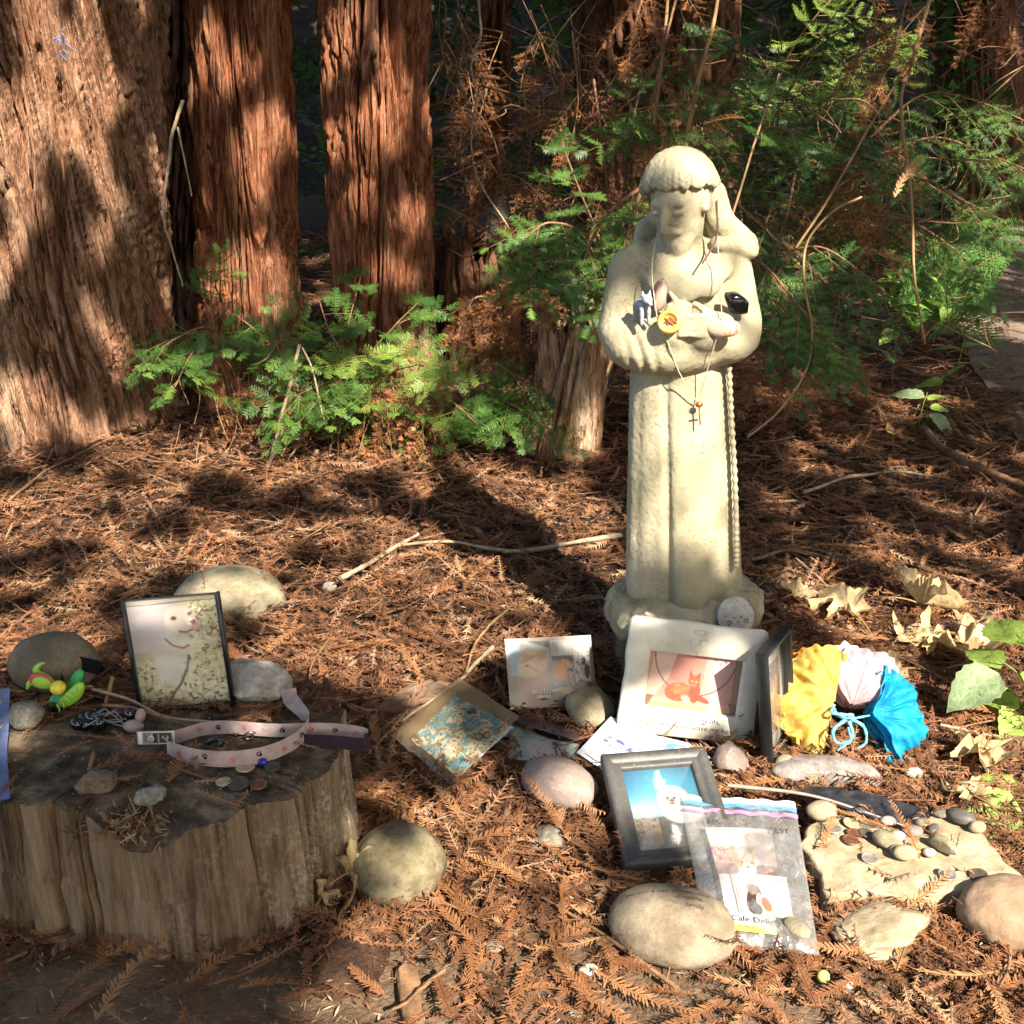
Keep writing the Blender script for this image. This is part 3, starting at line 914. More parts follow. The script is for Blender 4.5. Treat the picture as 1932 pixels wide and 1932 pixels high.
# ------------------------------------------------------------------ an unseen tree added behind the viewer, its crown shaped to dapple the light
# gaps in that crown: where sunlight comes through (picture position, distance or None for the ground, radius in metres)
GAPS = [
    # left trunk
    (70, 60, 2.9, .07), (150, 110, 2.9, .075), (110, 210, 2.9, .065), (40, 300, 2.9, .055), (175, 240, 2.9, .05), (60, 400, 2.9, .05), (25, 480, 2.9, .04), (235, 330, 2.9, .03), (300, 280, 2.95, .03), (225, 640, 2.9, .035), (180, 430, 2.9, .03),
    (20, 170, 2.9, .05), (225, 60, 2.9, .04), (100, 640, 2.9, .02), (40, 780, 2.9, .03),
    # middle trunk
    (395, 40, 3.13, .05), (440, 90, 3.13, .04), (530, 210, 3.16, .04), (490, 330, 3.13, .045), (445, 450, 3.13, .035), (415, 520, 3.13, .045), (512, 540, 3.13, .045), (470, 220, 3.13, .03),
    # third trunk
    (650, 40, 3.22, .045), (745, 150, 3.22, .05), (715, 250, 3.22, .06), (690, 340, 3.22, .05), (770, 400, 3.22, .035), (655, 220, 3.22, .035), (740, 60, 3.22, .03), (720, 480, 3.2, .035),
    # sprouts and ground at the trunks
    (740, 700, 3.0, .10), (700, 770, 2.9, .10), (640, 600, 3.0, .06), (780, 620, 3.0, .05), (470, 640, 2.9, .05), (300, 720, 2.8, .05), (960, 770, 2.9, .05), (1010, 800, 2.8, .05),
    (760, 780, None, .09), (250, 880, None, .08), (400, 880, None, .10), (520, 890, None, .11), (660, 880, None, .10), (60, 850, None, .06), (150, 960, None, .05), (50, 985, None, .09), (330, 935, None, .05),
    (440, 1075, None, .085), (480, 1060, None, .06), (620, 1110, None, .05), (560, 1010, None, .05), (700, 1010, None, .06), (790, 945, None, .05), (960, 1000, None, .10), (1050, 985, None, .09), (1090, 1040, None, .06),
    (890, 1120, None, .12), (980, 1175, None, .07), (800, 1050, None, .08), (560, 1160, None, .07), (720, 1190, None, .08), (860, 1240, None, .08), (640, 1050, None, .03), (260, 1090, None, .04), (130, 1150, None, .05), (60, 1100, None, .04), (30, 1200, None, .04),
    (560, 1230, None, .06), (760, 1290, None, .05), (690, 1270, None, .04), (900, 950, None, .03), (870, 880, None, .03),
    # stump things
    (405, 1150, 1.42, .03), (330, 1180, 1.42, .02), (500, 1285, 1.5, .018), (640, 1580, 1.22, .022), (345, 1850, None, .028),
    # statue
    (1275, 300, 1.7, .035), (1265, 420, 1.7, .02), (1360, 410, 1.7, .03), (1400, 500, 1.72, .036), (1290, 565, 1.64, .022), (1200, 545, 1.68, .014), (1405, 600, 1.7, .018),
    (1385, 760, 1.7, .018), (1392, 850, 1.7, .034), (1394, 960, 1.7, .034), (1390, 1050, 1.7, .028), (1300, 850, 1.66, .016), (1320, 790, 1.66, .010), (1285, 1070, 1.65, .022), (1280, 1135, 1.63, .028), (1325, 1020, 1.65, .012), (1320, 945, 1.66, .035), (1180, 620, 1.68, .012), (1330, 640, 1.66, .012),
    (1400, 690, 1.7, .012), (1250, 480, 1.68, .012),
    # offerings on the right, mostly in the sun
    (1200, 1260, 1.55, .06), (1220, 1360, 1.5, .08), (1340, 1290, 1.55, .05), (1160, 1420, None, .07), (1280, 1470, 1.42, .07), (1330, 1560, None, .08), (1400, 1640, None, .09), (1430, 1750, None, .10), (1300, 1800, None, .07),
    (1560, 1320, 1.5, .10), (1680, 1330, 1.5, .11), (1600, 1440, None, .12), (1500, 1500, None, .08), (1640, 1600, None, .15), (1780, 1560, None, .15), (1880, 1640, None, .15), (1660, 1760, None, .13), (1820, 1760, None, .14), (1880, 1850, None, .13),
    (1700, 1880, None, .10), (1560, 1860, None, .10), (1840, 1480, None, .14), (1820, 1350, None, .15), (1880, 1220, None, .15), (1700, 1200, None, .14), (1580, 1150, None, .09), (1760, 1110, None, .09), (1520, 1080, None, .04), (1450, 1250, None, .06),
    (1640, 1060, None, .04), (1880, 1060, None, .05), (1460, 960, None, .03), (1480, 890, None, .035), (1560, 860, None, .03), (1700, 900, None, .03), (1840, 930, None, .03), (1640, 770, None, .03),
    (1110, 1340, None, .025), (1060, 1490, 1.4, .055), (1000, 1590, None, .05), (960, 1700, None, .05), (1050, 1660, None, .045), (920, 1800, None, .06), (1010, 1880, None, .09), (1130, 1900, None, .08), (830, 1880, None, .05), (760, 1700, None, .03), (870, 1440, None, .05), (800, 1370, None, .05), (1240, 1900, None, .08), (1080, 1780, None, .06), (1400, 1900, None, .09), (800, 1800, None, .04),
    # thicket
    (1560, 60, 3.9, .16), (1480, 100, 3.9, .12), (1640, 130, 3.9, .12), (1700, 60, 3.9, .1), (1780, 520, 3.4, .10), (1700, 560, 3.3, .09), (1860, 480, 3.4, .10), (1620, 600, 3.0, .06), (1480, 540, 2.7, .06), (1560, 480, 2.8, .05),
    (1090, 280, 2.8, .06), (1180, 480, 2.7, .05), (1360, 215, 2.7, .05), (1040, 460, 2.9, .04), (1690, 350, 3.2, .05), (1800, 300, 3.3, .07), (1880, 380, 3.3, .06), (1740, 220, 3.3, .06), (1500, 330, 3.0, .05), (960, 60, 3.9, .06), (900, 240, 3.9, .06), (1900, 620, None, .15), (1320, 90, 3.1, .05), (1200, 130, 3.2, .04),
]
_g = np.random.default_rng(123)
for _k in range(150):                                     # many small openings: the litter is freckled with light
    GAPS.append((_g.uniform(-40, 1130), _g.uniform(850, 1300), None, _g.uniform(.012, .034)))
for _k in range(50):
    GAPS.append((_g.uniform(1430, 1960), _g.uniform(700, 1090), None, _g.uniform(.012, .032)))
for _k in range(55):
    GAPS.append((_g.uniform(640, 1250), _g.uniform(1400, 1930), None, _g.uniform(.014, .04)))
for _k in range(60):
    GAPS.append((_g.uniform(-20, 830), _g.uniform(0, 800), 3.1, _g.uniform(.008, .025)))
for _k in range(70):
    GAPS.append((_g.uniform(840, 1932), _g.uniform(0, 650), 3.1, _g.uniform(.012, .035)))
for _k in range(16):
    GAPS.append((_g.uniform(0, 640), _g.uniform(1300, 1540), 1.3, _g.uniform(.006, .014)))
GAPS += [(880, 905, None, .06), (1110, 1080, None, .045), (1000, 930, None, .055), (830, 1090, None, .08), (700, 1120, None, .07), (1060, 640, 3.1, .08), (1080, 740, 3.1, .06), (1040, 560, 3.1, .05), (930, 560, 3.3, .06), (1500, 20, 3.9, .12), (1620, 40, 3.9, .12), (1850, 300, 3.3, .1)]
sa = unit(np.cross(SUN, [0, 0, 1.0])); sb = np.cross(sa, SUN)
gaps = []
for u, v, y, r in GAPS:
    if y is None and u < 1150 and v < 1310:
        r *= 1.3
    p = G(u, v) if y is None else D(u, v, y)
    gaps.append((p @ sa, p @ sb, r))
gaps = np.array(gaps)
SHADE = []
for u, v, y, r in [(1045, 1265, 1.64, .085), (300, 1660, 1.1, .13), (480, 1640, 1.12, .10), (120, 1640, 1.1, .12)]:     # extra leaves added to keep the sun off these
    p = D(u, v, y)
    SHADE.append((p @ sa, p @ sb, r))
    gaps = gaps[np.hypot(gaps[:, 0] - p @ sa, gaps[:, 1] - p @ sb) > gaps[:, 2] + r * 0.8]
def dapple_crown():
    """leaf sprays held off the gaps: big ones well away from a gap, small ones round its rim"""
    g = np.random.default_rng(21)
    def dist(a, b):
        dm = np.full(len(a), 9.0)
        for ga, gb, gr in gaps:
            dm = np.minimum(dm, np.hypot(a - ga, b - gb) - gr)
        return dm + 0.035 * fbm(np.stack([a * 7, b * 7, 0 * a], -1), 3)
    sets = []
    n = 11000
    a = g.uniform(-6.5, 5.0, n); b = g.uniform(-1.6, 6.4, n)
    d = dist(a, b)
    k = d > 0.17
    sets.append((a[k], b[k], g.uniform(0.22, 0.34, k.sum())))
    per = 190
    a = np.repeat(gaps[:, 0], per); b = np.repeat(gaps[:, 1], per); r = np.repeat(gaps[:, 2], per)
    th = g.uniform(0, 2 * math.pi, len(a)); rr = r + 0.02 + 0.24 * np.sqrt(g.uniform(0, 1, len(a)))
    a = a + rr * np.cos(th); b = b + rr * np.sin(th)
    d = dist(a, b)
    thin = 0.80 + 0.2 * sstep(-0.2, 0.5, fbm(np.stack([a * 3, b * 3, 0 * a + 3], -1), 2))
    k = (d > 0.022) & (d < 0.3) & (g.uniform(0, 1, len(a)) < thin)
    sets.append((a[k], b[k], g.uniform(0.055, 0.095, k.sum())))
    for ha, hb, hr in SHADE:
        th = g.uniform(0, 2 * math.pi, 700); rr = hr * 1.3 * np.sqrt(g.uniform(0, 1, 700))
        a1, b1 = ha + rr * np.cos(th), hb + rr * np.sin(th)
        k = dist(a1, b1) > 0.02
        sets.append((a1[k], b1[k], g.uniform(0.055, 0.095, k.sum())))
    m = 900                                                  # stray leaves inside the gaps soften the spots
    i = g.integers(0, len(gaps), m)
    th = g.uniform(0, 2 * math.pi, m); rr = gaps[i, 2] * np.sqrt(g.uniform(0, 1, m))
    sets.append((gaps[i, 0] + rr * np.cos(th), gaps[i, 1] + rr * np.sin(th), g.uniform(0.02, 0.04, m)))
    a = np.concatenate([q[0] for q in sets]); b = np.concatenate([q[1] for q in sets]); L = np.concatenate([q[2] for q in sets])
    n = len(a)
    s = g.uniform(3.3, 4.3, n)
    O = a[:, None] * sa + b[:, None] * sb + s[:, None] * SUN
    nr = unit(SUN + g.normal(0, 0.35, (n, 3)))
    T = unit(np.cross(nr, g.normal(size=(n, 3)))); S = np.cross(nr, T)
    L = L[:, None]
    V = np.stack([O - T * L / 2, O - T * L * .1 + S * L * .25, O + T * L * .3 + S * L * .2, O + T * L / 2, O + T * L * .3 - S * L * .2, O - T * L * .1 - S * L * .25], 1).reshape(-1, 3)
    k = (np.arange(n) * 6)[:, None]
    F = np.concatenate([k + [0, 1, 2, 5], k + [5, 2, 3, 4]])
    return V, F, np.repeat(g.uniform(0, 1, n), 6)
V, F, R = dapple_crown()
tb = np.array([6.6, -3.2, 0.0])
big = thing('added_canopy_tree', 'unseen tree added behind the viewer, its crown shaped to dapple the light', 'tree', tb)
tv, tf = trunk_mesh(tb, tb + [0, 0, 0], 0.4, 0.39, 60, np.linspace(-0.1, 11, 40), 12)
obj('trunk', tv, tf, M['bark3'], big, True)
o = obj('crown', V - tb, F, M['green_dark'], big, attr=R)
o['kind'] = 'stuff'
parts = []
for k in range(9):
    p1 = tb + [0, 0, 3.2 + 0.45 * k]
    q = np.array([[-4.0, 0.5], [-2.5, -1.5], [-1.0, -2.5], [1.0, -1.8], [2.5, -1.2], [0.0, -0.2], [3.0, 0.5], [-3.5, -0.6], [1.8, -3.0]])[k]
    p2 = np.array([q[0], q[1], 4.2 + 0.3 * k])
    mid = (p1 + p2) / 2 + [0, 0, 0.5]
    parts.append(tube(spline([p1, mid, p2], 14), np.linspace(0.02, 0.003, 14), 6))
bv, bf = join(parts)
obj('boughs', bv - tb, bf, M['bark3'], big, True)

# ------------------------------------------------------------------ fronds, sprouts, thicket
def frond_set(paths, per, flen, g, tw=0.34, needle=0.012, m=11, hang=0.35, spread=1.0, w=0.0019, keep=1.0, blade=False, fan=9):
    """fronds hung along branch paths. each frond: an axis with side twigs of needles. returns (V, F, R) list, stems list"""
    parts, stems = [], []
    O, T, S, L, NL = [], [], [], [], []
    for P, R0 in paths:
        c = spline(P, 22)
        stems.append(tube(c, np.linspace(R0, R0 * 0.35, 22), 5))
        tan = unit(np.gradient(c, axis=0))
        for k in range(per):
            s = (k + g.uniform(0.2, 0.8)) / per
            s = 0.12 + 0.88 * s
            i = min(int(s * 21), 21)
            side = 1 if k % 2 else -1
            az = g.normal(0, 0.5)
            lat = unit(np.cross(tan[i], [0, 0, 1.0]) + 1e-6)
            fd = unit(tan[i] * 0.55 + lat * side * spread + np.array([0.25 * g.normal(), -0.45 + 0.4 * g.normal(), 0.15 * g.normal() - hang]))
            fl = flen * g.uniform(0.6, 1.15) * (1.1 - 0.5 * s)
            tt = np.linspace(0, 1, fan)
            ax = c[i] + fd * (tt * fl)[:, None] + np.array([0, 0, -1.0]) * (0.28 * hang * fl * tt ** 2)[:, None]
            stems.append(tube(ax, np.linspace(R0 * 0.35, R0 * 0.12, fan), 4))
            ft = unit(np.gradient(ax, axis=0))
            nrm = unit(np.array([g.normal(0, .35), -0.55 + g.normal(0, .3), 0.75]))
            for j in range(1, fan):
                for sd in ((-1, 1) if j < fan - 1 else (0,)):
                    sv = unit(np.cross(ft[j], nrm))
                    d = unit(ft[j] * (0.62 if sd else 1.0) + sv * sd * 0.8 + g.normal(0, 0.12, 3))
                    O.append(ax[j]); T.append(d); S.append(np.cross(d, nrm + g.normal(0, .25, 3)))
                    L.append(fl * tw * (1.15 - 0.75 * tt[j]) * g.uniform(0.75, 1.2)); NL.append(needle * g.uniform(0.8, 1.15))
    O, T, S = np.array(O), np.array(T), np.array(S)
    parts = twigs(O, T, S, np.array(L), np.array(NL), m, w, 0.15, 0.5, keep, g, 0.0009, blade, vee=0.05)
    return parts, stems
def plant(name, label, cat, paths, per, flen, mat, seed, group=None, stem_mat='twig', **kw):
    """paths: [ [(u, v, y), ...], ... ] measured in the picture with distances"""
    g = np.random.default_rng(seed)
    pp = [(np.array([D(*q) for q in P]), kw.get('stem', 0.004)) for P in paths]
    kw.pop('stem', None)
    (V, F, R), stems = frond_set(pp, per, flen, g, **kw)
    V, F, R = join_r([(V, F, R)])
    base = pp[0][0][0].copy()
    t = thing(name, label, cat, base, group)
    obj('needles', V - base, F, M[mat], t, attr=R)
    sv, sf = join(stems)
    obj('stems', sv - base, sf, M[stem_mat], t, True)
    return t
GRP = 'redwood sprouts at the foot of the trunks'
plant('redwood_sprout', 'green sprout drooping left over the foot of the big trunk', 'sprout',
      [[(445, 830, 2.95), (430, 700, 2.9), (400, 620, 2.85), (330, 640, 2.75), (250, 700, 2.7)], [(445, 830, 2.95), (420, 690, 2.85), (370, 660, 2.75), (330, 730, 2.65)], [(440, 800, 2.95), (402, 600, 2.95), (398, 500, 2.95)]],
      8, 0.19, 'green', 101, GRP, tw=0.62, needle=0.017, blade=True, fan=5, m=17, w=0.0021)
plant('redwood_sprout', 'green sprout in front of the middle trunk with bright tips', 'sprout',
      [[(590, 840, 2.95), (560, 720, 2.9), (500, 640, 2.9), (440, 590, 2.9)], [(600, 840, 2.95), (590, 700, 2.85), (540, 640, 2.8), (500, 680, 2.7)], [(600, 840, 2.95), (610, 720, 2.85), (570, 740, 2.75), (560, 790, 2.7)]],
      8, 0.18, 'green', 102, GRP, tw=0.62, needle=0.017, blade=True, fan=5, m=17, w=0.0021)
plant('redwood_sprout', 'tall green sprout rising against the third trunk', 'sprout',
      [[(660, 840, 3.0), (640, 700, 2.95), (660, 600, 2.95), (690, 490, 2.98)], [(660, 840, 3.0), (690, 690, 2.9), (740, 620, 2.85), (790, 570, 2.85)], [(660, 840, 3.0), (650, 690, 2.85), (620, 620, 2.85), (600, 560, 2.9)], [(660, 840, 3.0), (640, 720, 2.8), (630, 740, 2.7)]],
      9, 0.18, 'green', 103, GRP, tw=0.62, needle=0.017, blade=True, fan=5, m=17, w=0.0021)
plant('redwood_sprout', 'sunlit yellow-green sprout spreading right of the third trunk', 'sprout',
      [[(720, 850, 2.95), (730, 720, 2.85), (780, 690, 2.75), (830, 690, 2.7)], [(730, 850, 2.95), (700, 700, 2.8), (690, 660, 2.75)], [(740, 850, 2.95), (760, 700, 2.9), (730, 650, 2.85)]],
      9, 0.18, 'green_light', 104, GRP, tw=0.62, needle=0.017, blade=True, fan=5, m=17, w=0.0021)
plant('redwood_sprout', 'low green sprout trailing toward the statue', 'sprout',
      [[(860, 830, 2.95), (880, 740, 2.85), (960, 760, 2.75), (1050, 820, 2.65)], [(850, 830, 2.95), (900, 700, 2.9), (960, 700, 2.85), (1010, 790, 2.75)], [(860, 830, 2.95), (850, 760, 2.8), (900, 800, 2.7)]],
      9, 0.17, 'green', 105, GRP, tw=0.62, needle=0.017, blade=True, fan=5, m=17, w=0.0021)
# dry grassy skirt under the sprouts
plant('dead_sprout', 'pale dry sprays hanging below the sunlit sprout', 'dead sprout',
      [[(740, 860, 2.9), (730, 740, 2.85), (700, 720, 2.8), (680, 860, 2.75)], [(760, 860, 2.9), (790, 730, 2.8), (800, 850, 2.75)], [(700, 860, 2.9), (720, 720, 2.8), (740, 860, 2.75)]],
      11, 0.12, 'dead', 106, None, tw=0.4, needle=0.010, hang=0.9, keep=0.75)
plant('dead_sprout', 'brown dry sprays hanging at the foot of the middle trunk', 'dead sprout',
      [[(480, 860, 2.95), (470, 740, 2.9), (500, 720, 2.85), (560, 840, 2.8)], [(520, 860, 2.95), (540, 730, 2.85), (600, 800, 2.8)], [(420, 850, 2.95), (440, 700, 2.95), (300, 590, 2.95)]],
      9, 0.12, 'dead', 107, None, tw=0.4, needle=0.010, hang=0.8, keep=0.6)
plant('dead_sprout', 'rusty dry sprays over the crumbling stump left of the statue', 'dead sprout',
      [[(1000, 700, 3.1), (960, 600, 3.0), (900, 560, 2.95), (860, 640, 2.9)], [(1000, 700, 3.1), (1000, 560, 3.0), (960, 520, 2.95)], [(960, 700, 3.1), (930, 640, 3.0), (900, 700, 2.9)], [(1080, 640, 3.05), (1010, 540, 2.95), (1000, 570, 2.9)]],
      9, 0.15, 'dead', 108, None, tw=0.4, needle=0.011, hang=0.6, keep=0.75)

BR = 'green redwood branches of the thicket'
def bough(label, paths, per, flen, mat, seed, **kw):
    kw.setdefault('tw', 0.5); kw.setdefault('needle', 0.015); kw.setdefault('m', 17); kw.setdefault('w', 0.0024); kw.setdefault('fan', 6); kw.setdefault('stem', 0.005)
    return plant('redwood_bough', label, 'branch', paths, per, flen, mat, seed, BR, **kw)
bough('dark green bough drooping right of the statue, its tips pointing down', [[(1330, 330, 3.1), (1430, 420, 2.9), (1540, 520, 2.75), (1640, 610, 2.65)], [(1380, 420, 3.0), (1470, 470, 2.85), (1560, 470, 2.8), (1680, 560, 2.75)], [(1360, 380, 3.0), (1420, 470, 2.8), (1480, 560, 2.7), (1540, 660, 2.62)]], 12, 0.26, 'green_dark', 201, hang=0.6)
bough('green bough right beside the statue shoulder at elbow height', [[(1370, 470, 2.9), (1440, 500, 2.7), (1500, 570, 2.55), (1560, 640, 2.5)], [(1380, 560, 2.9), (1450, 560, 2.7), (1520, 620, 2.6), (1600, 650, 2.55)]], 11, 0.22, 'green', 202, hang=0.6)
bough('green bough left of the statue head with bright upper tips', [[(1180, 640, 2.95), (1140, 480, 2.85), (1090, 350, 2.8), (1060, 270, 2.8)], [(1180, 640, 2.95), (1110, 460, 2.75), (1040, 420, 2.7), (990, 450, 2.65)], [(1180, 640, 2.95), (1100, 520, 2.7), (1020, 480, 2.62), (980, 510, 2.6)]], 11, 0.2, 'green', 203, hang=0.4)
bough('hanging green bough close behind the statue shoulder on the left', [[(1210, 360, 2.6), (1190, 420, 2.5), (1170, 500, 2.45), (1165, 560, 2.42)], [(1230, 340, 2.6), (1150, 400, 2.55), (1110, 470, 2.5), (1080, 570, 2.5)]], 10, 0.17, 'green', 204, hang=0.8)
bough('dim green bough crossing the broad dark trunk', [[(1050, 330, 3.6), (1110, 200, 3.5), (1200, 140, 3.4), (1290, 120, 3.3)], [(1050, 330, 3.6), (1150, 230, 3.4), (1250, 200, 3.3), (1340, 210, 3.25)]], 10, 0.24, 'green_dark', 205, hang=0.3)
bough('green bough arching above the statue head', [[(1320, 420, 3.2), (1300, 260, 3.1), (1350, 170, 3.0), (1450, 130, 2.95)], [(1320, 420, 3.2), (1380, 280, 3.0), (1450, 240, 2.9), (1540, 260, 2.85)], [(1320, 420, 3.2), (1270, 260, 3.0), (1210, 230, 2.9)]], 12, 0.24, 'green', 206, hang=0.35)
bough('long green bough reaching up to the top edge', [[(1400, 500, 3.4), (1430, 300, 3.3), (1500, 150, 3.2), (1580, 20, 3.2)], [(1420, 420, 3.4), (1500, 300, 3.2), (1600, 250, 3.1), (1700, 290, 3.0)], [(1430, 380, 3.4), (1470, 200, 3.2), (1420, 90, 3.1), (1350, 50, 3.1)]], 13, 0.27, 'green_dark', 207, hang=0.35)
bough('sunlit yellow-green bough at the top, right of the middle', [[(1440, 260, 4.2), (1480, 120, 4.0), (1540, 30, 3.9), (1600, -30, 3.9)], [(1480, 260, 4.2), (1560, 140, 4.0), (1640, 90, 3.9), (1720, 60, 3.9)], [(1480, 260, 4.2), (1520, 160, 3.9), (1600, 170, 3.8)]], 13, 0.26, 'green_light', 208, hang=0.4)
bough('feathery green bough at the right edge, upper of two', [[(1640, 260, 3.4), (1740, 180, 3.35), (1840, 190, 3.3), (1960, 240, 3.3)], [(1640, 300, 3.4), (1760, 260, 3.3), (1860, 290, 3.25), (1960, 330, 3.2)]], 12, 0.27, 'green', 209, hang=0.5)
bough('feathery green bough at the right edge, lower of two', [[(1600, 330, 3.3), (1720, 330, 3.2), (1820, 380, 3.1), (1900, 420, 3.1)], [(1620, 400, 3.3), (1720, 420, 3.2), (1800, 470, 3.15), (1850, 520, 3.1)]], 12, 0.26, 'green', 210, hang=0.5)
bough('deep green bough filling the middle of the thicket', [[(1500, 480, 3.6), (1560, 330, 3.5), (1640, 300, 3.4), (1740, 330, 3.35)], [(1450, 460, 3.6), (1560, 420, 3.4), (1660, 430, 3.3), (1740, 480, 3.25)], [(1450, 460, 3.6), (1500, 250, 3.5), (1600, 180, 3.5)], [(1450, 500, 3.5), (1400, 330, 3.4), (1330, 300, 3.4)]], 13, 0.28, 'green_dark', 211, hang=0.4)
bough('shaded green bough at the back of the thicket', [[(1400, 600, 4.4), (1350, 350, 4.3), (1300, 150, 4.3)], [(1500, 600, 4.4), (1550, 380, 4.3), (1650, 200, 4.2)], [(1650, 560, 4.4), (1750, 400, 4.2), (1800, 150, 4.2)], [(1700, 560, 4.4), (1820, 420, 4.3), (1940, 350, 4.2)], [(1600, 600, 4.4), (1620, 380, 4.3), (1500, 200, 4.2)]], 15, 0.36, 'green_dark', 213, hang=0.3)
DB = 'dead brown sprays hanging in the thicket'
def dead(label, paths, per, flen, seed, **kw):
    kw.setdefault('tw', 0.36); kw.setdefault('needle', 0.011); kw.setdefault('keep', 0.7); kw.setdefault('hang', 0.8)
    return plant('dead_branch', label, 'dead branch', paths, per, flen, 'dead', seed, DB, **kw)
dead('rusty dead branch hanging from the top edge above the statue', [[(1230, -60, 3.0), (1200, 40, 2.95), (1180, 140, 2.95)], [(1290, -60, 3.0), (1260, 60, 2.95), (1235, 170, 2.9), (1220, 300, 2.9)]], 9, 0.15, 301)
dead('brown tangle of dead twigs right of the third trunk', [[(860, 120, 3.7), (900, 260, 3.6), (960, 360, 3.5)], [(900, 160, 3.7), (1000, 190, 3.5), (1060, 260, 3.4)], [(850, 260, 3.7), (900, 380, 3.5), (980, 420, 3.4)], [(860, -20, 3.9), (880, 120, 3.85), (905, 260, 3.75)], [(870, 420, 3.6), (950, 330, 3.5), (1040, 380, 3.4)], [(860, 480, 3.6), (900, 560, 3.5), (980, 600, 3.4)], [(840, 340, 3.8), (920, 420, 3.7), (1010, 500, 3.6)], [(860, 20, 4.0), (900, 140, 3.9), (870, 300, 3.8)], [(1000, 20, 4.0), (1040, 140, 3.9), (1080, 300, 3.7)]], 11, 0.2, 302, hang=0.7, keep=0.32)
dead('dead russet twigs behind the statue head on the left', [[(1120, 150, 3.1), (1140, 300, 3.0), (1150, 420, 2.95)], [(1190, 200, 3.1), (1180, 320, 3.0), (1175, 440, 2.95)], [(1080, 60, 3.3), (1090, 200, 3.2), (1060, 340, 3.1)]], 9, 0.15, 303, keep=0.55)
dead('dead orange leaves dangling at the upper right corner', [[(1720, -40, 3.0), (1690, 80, 2.95), (1650, 190, 2.9)], [(1860, -40, 3.0), (1870, 60, 2.95)], [(1640, -40, 3.1), (1650, 60, 3.0), (1600, 130, 2.95)]], 8, 0.13, 304)
dead('brown dead sprays inside the right of the thicket', [[(1640, 180, 3.2), (1620, 320, 3.1), (1600, 420, 3.0)], [(1700, 230, 3.2), (1690, 350, 3.1), (1640, 480, 3.0)], [(1500, 330, 3.1), (1480, 420, 3.0), (1440, 500, 2.9)], [(1560, 250, 3.3), (1600, 380, 3.2), (1660, 520, 3.1)]], 10, 0.17, 305, keep=0.6)
dead('dead skirt of brown twigs under the drooping bough', [[(1400, 560, 3.0), (1420, 640, 2.95), (1440, 720, 2.9)], [(1480, 600, 3.0), (1500, 680, 2.95), (1490, 760, 2.9)], [(1420, 520, 3.2), (1560, 640, 3.1), (1640, 700, 3.0)]], 10, 0.18, 306, keep=0.55)
dead('dark dead twigs far back behind the statue', [[(1000, 420, 4.0), (1030, 250, 3.9), (1000, 80, 3.9)], [(1060, 420, 4.0), (1130, 250, 3.9), (1120, 60, 3.9)], [(960, 420, 4.0), (930, 260, 3.9), (860, 160, 3.9)], [(1200, 420, 4.0), (1260, 260, 3.9), (1340, 100, 3.9)]], 14, 0.24, 307, keep=0.5, hang=0.6)

# bare upright and arching shoots
def shoot(name, label, cat, pts, r0, r1, mat, n=30, kink=0.0, seed=0):
    P = spline([D(*q) for q in pts], n)
    if kink:
        g = np.random.default_rng(seed)
        P[1:-1] += np.cumsum(g.normal(0, kink, (n - 2, 3)), 0) * np.sin(np.linspace(0, math.pi, n - 2))[:, None]
    V, F = tube(P, np.linspace(r0, r1, n), 6)
    base = P[0].copy()
    o = obj(name, V - base, F, M[mat], None, True)
    o.location = tuple(map(float, base))
    return tag(o, label, cat)
shoot('vine', 'long tan vine curving down to the litter right of the statue', 'vine', [(1625, 372, 2.7), (1570, 400, 2.65), (1522, 460, 2.6), (1518, 540, 2.55), (1532, 620, 2.5), (1520, 700, 2.45), (1470, 775, 2.4), (1410, 825, 2.35)], 0.0032, 0.0026, 'vine', 60)
shoot('shoot', 'straight orange-brown shoot rising above the statue head, left one', 'shoot', [(1228, 300, 2.95), (1240, 180, 2.95), (1255, 60, 2.97), (1262, -40, 3.0)], 0.006, 0.004, 'vine')
shoot('shoot', 'straight tan shoot rising above the statue head, right one', 'shoot', [(1290, 290, 2.9), (1318, 150, 2.92), (1345, 50, 2.95), (1360, -40, 3.0)], 0.0075, 0.004, 'vine')
shoot('vine', 'thin pale vine hanging beside the third trunk', 'vine', [(900, -30, 3.4), (905, 60, 3.4), (895, 120, 3.4), (905, 190, 3.4), (893, 250, 3.4), (900, 330, 3.4), (960, 430, 3.3)], 0.004, 0.003, 'twig_pale', 60, 0.002, 3)
shoot('vine', 'tan vine falling from the top right corner past the fern', 'vine', [(1765, -40, 3.0), (1720, 120, 2.95), (1700, 200, 2.9), (1720, 380, 2.85), (1725, 520, 2.8), (1745, 650, 2.75)], 0.005, 0.003, 'vine', 50)
shoot('shoot', 'slanting tan shoot crossing the thicket to the upper right', 'shoot', [(1500, 470, 2.85), (1560, 380, 2.85), (1640, 240, 2.9), (1720, 110, 2.95)], 0.0035, 0.003, 'vine')
shoot('shoot', 'green shoot slanting behind the statue hood', 'shoot', [(1360, 470, 2.7), (1390, 380, 2.75), (1430, 250, 2.8), (1470, 140, 2.9)], 0.0035, 0.0025, 'vine')
shoot('stick', 'bare grey twig hanging in the gap left of the middle trunk', 'twig', [(345, 190, 2.95), (325, 260, 2.9), (318, 370, 2.88), (330, 460, 2.86), (345, 540, 2.85)], 0.005, 0.002, 'twig_pale', 30, 0.002, 5)
shoot('stick', 'short forked grey twig beside the middle trunk', 'twig', [(335, 240, 2.92), (350, 310, 2.9), (362, 370, 2.9)], 0.003, 0.0015, 'twig_pale')
shoot('stick', 'tall pale dry stick standing among the left sprouts', 'stick', [(498, 915, 2.75), (525, 820, 2.72), (550, 730, 2.7), (565, 650, 2.7)], 0.0055, 0.0045, 'twig_pale', 24, 0.001, 2)
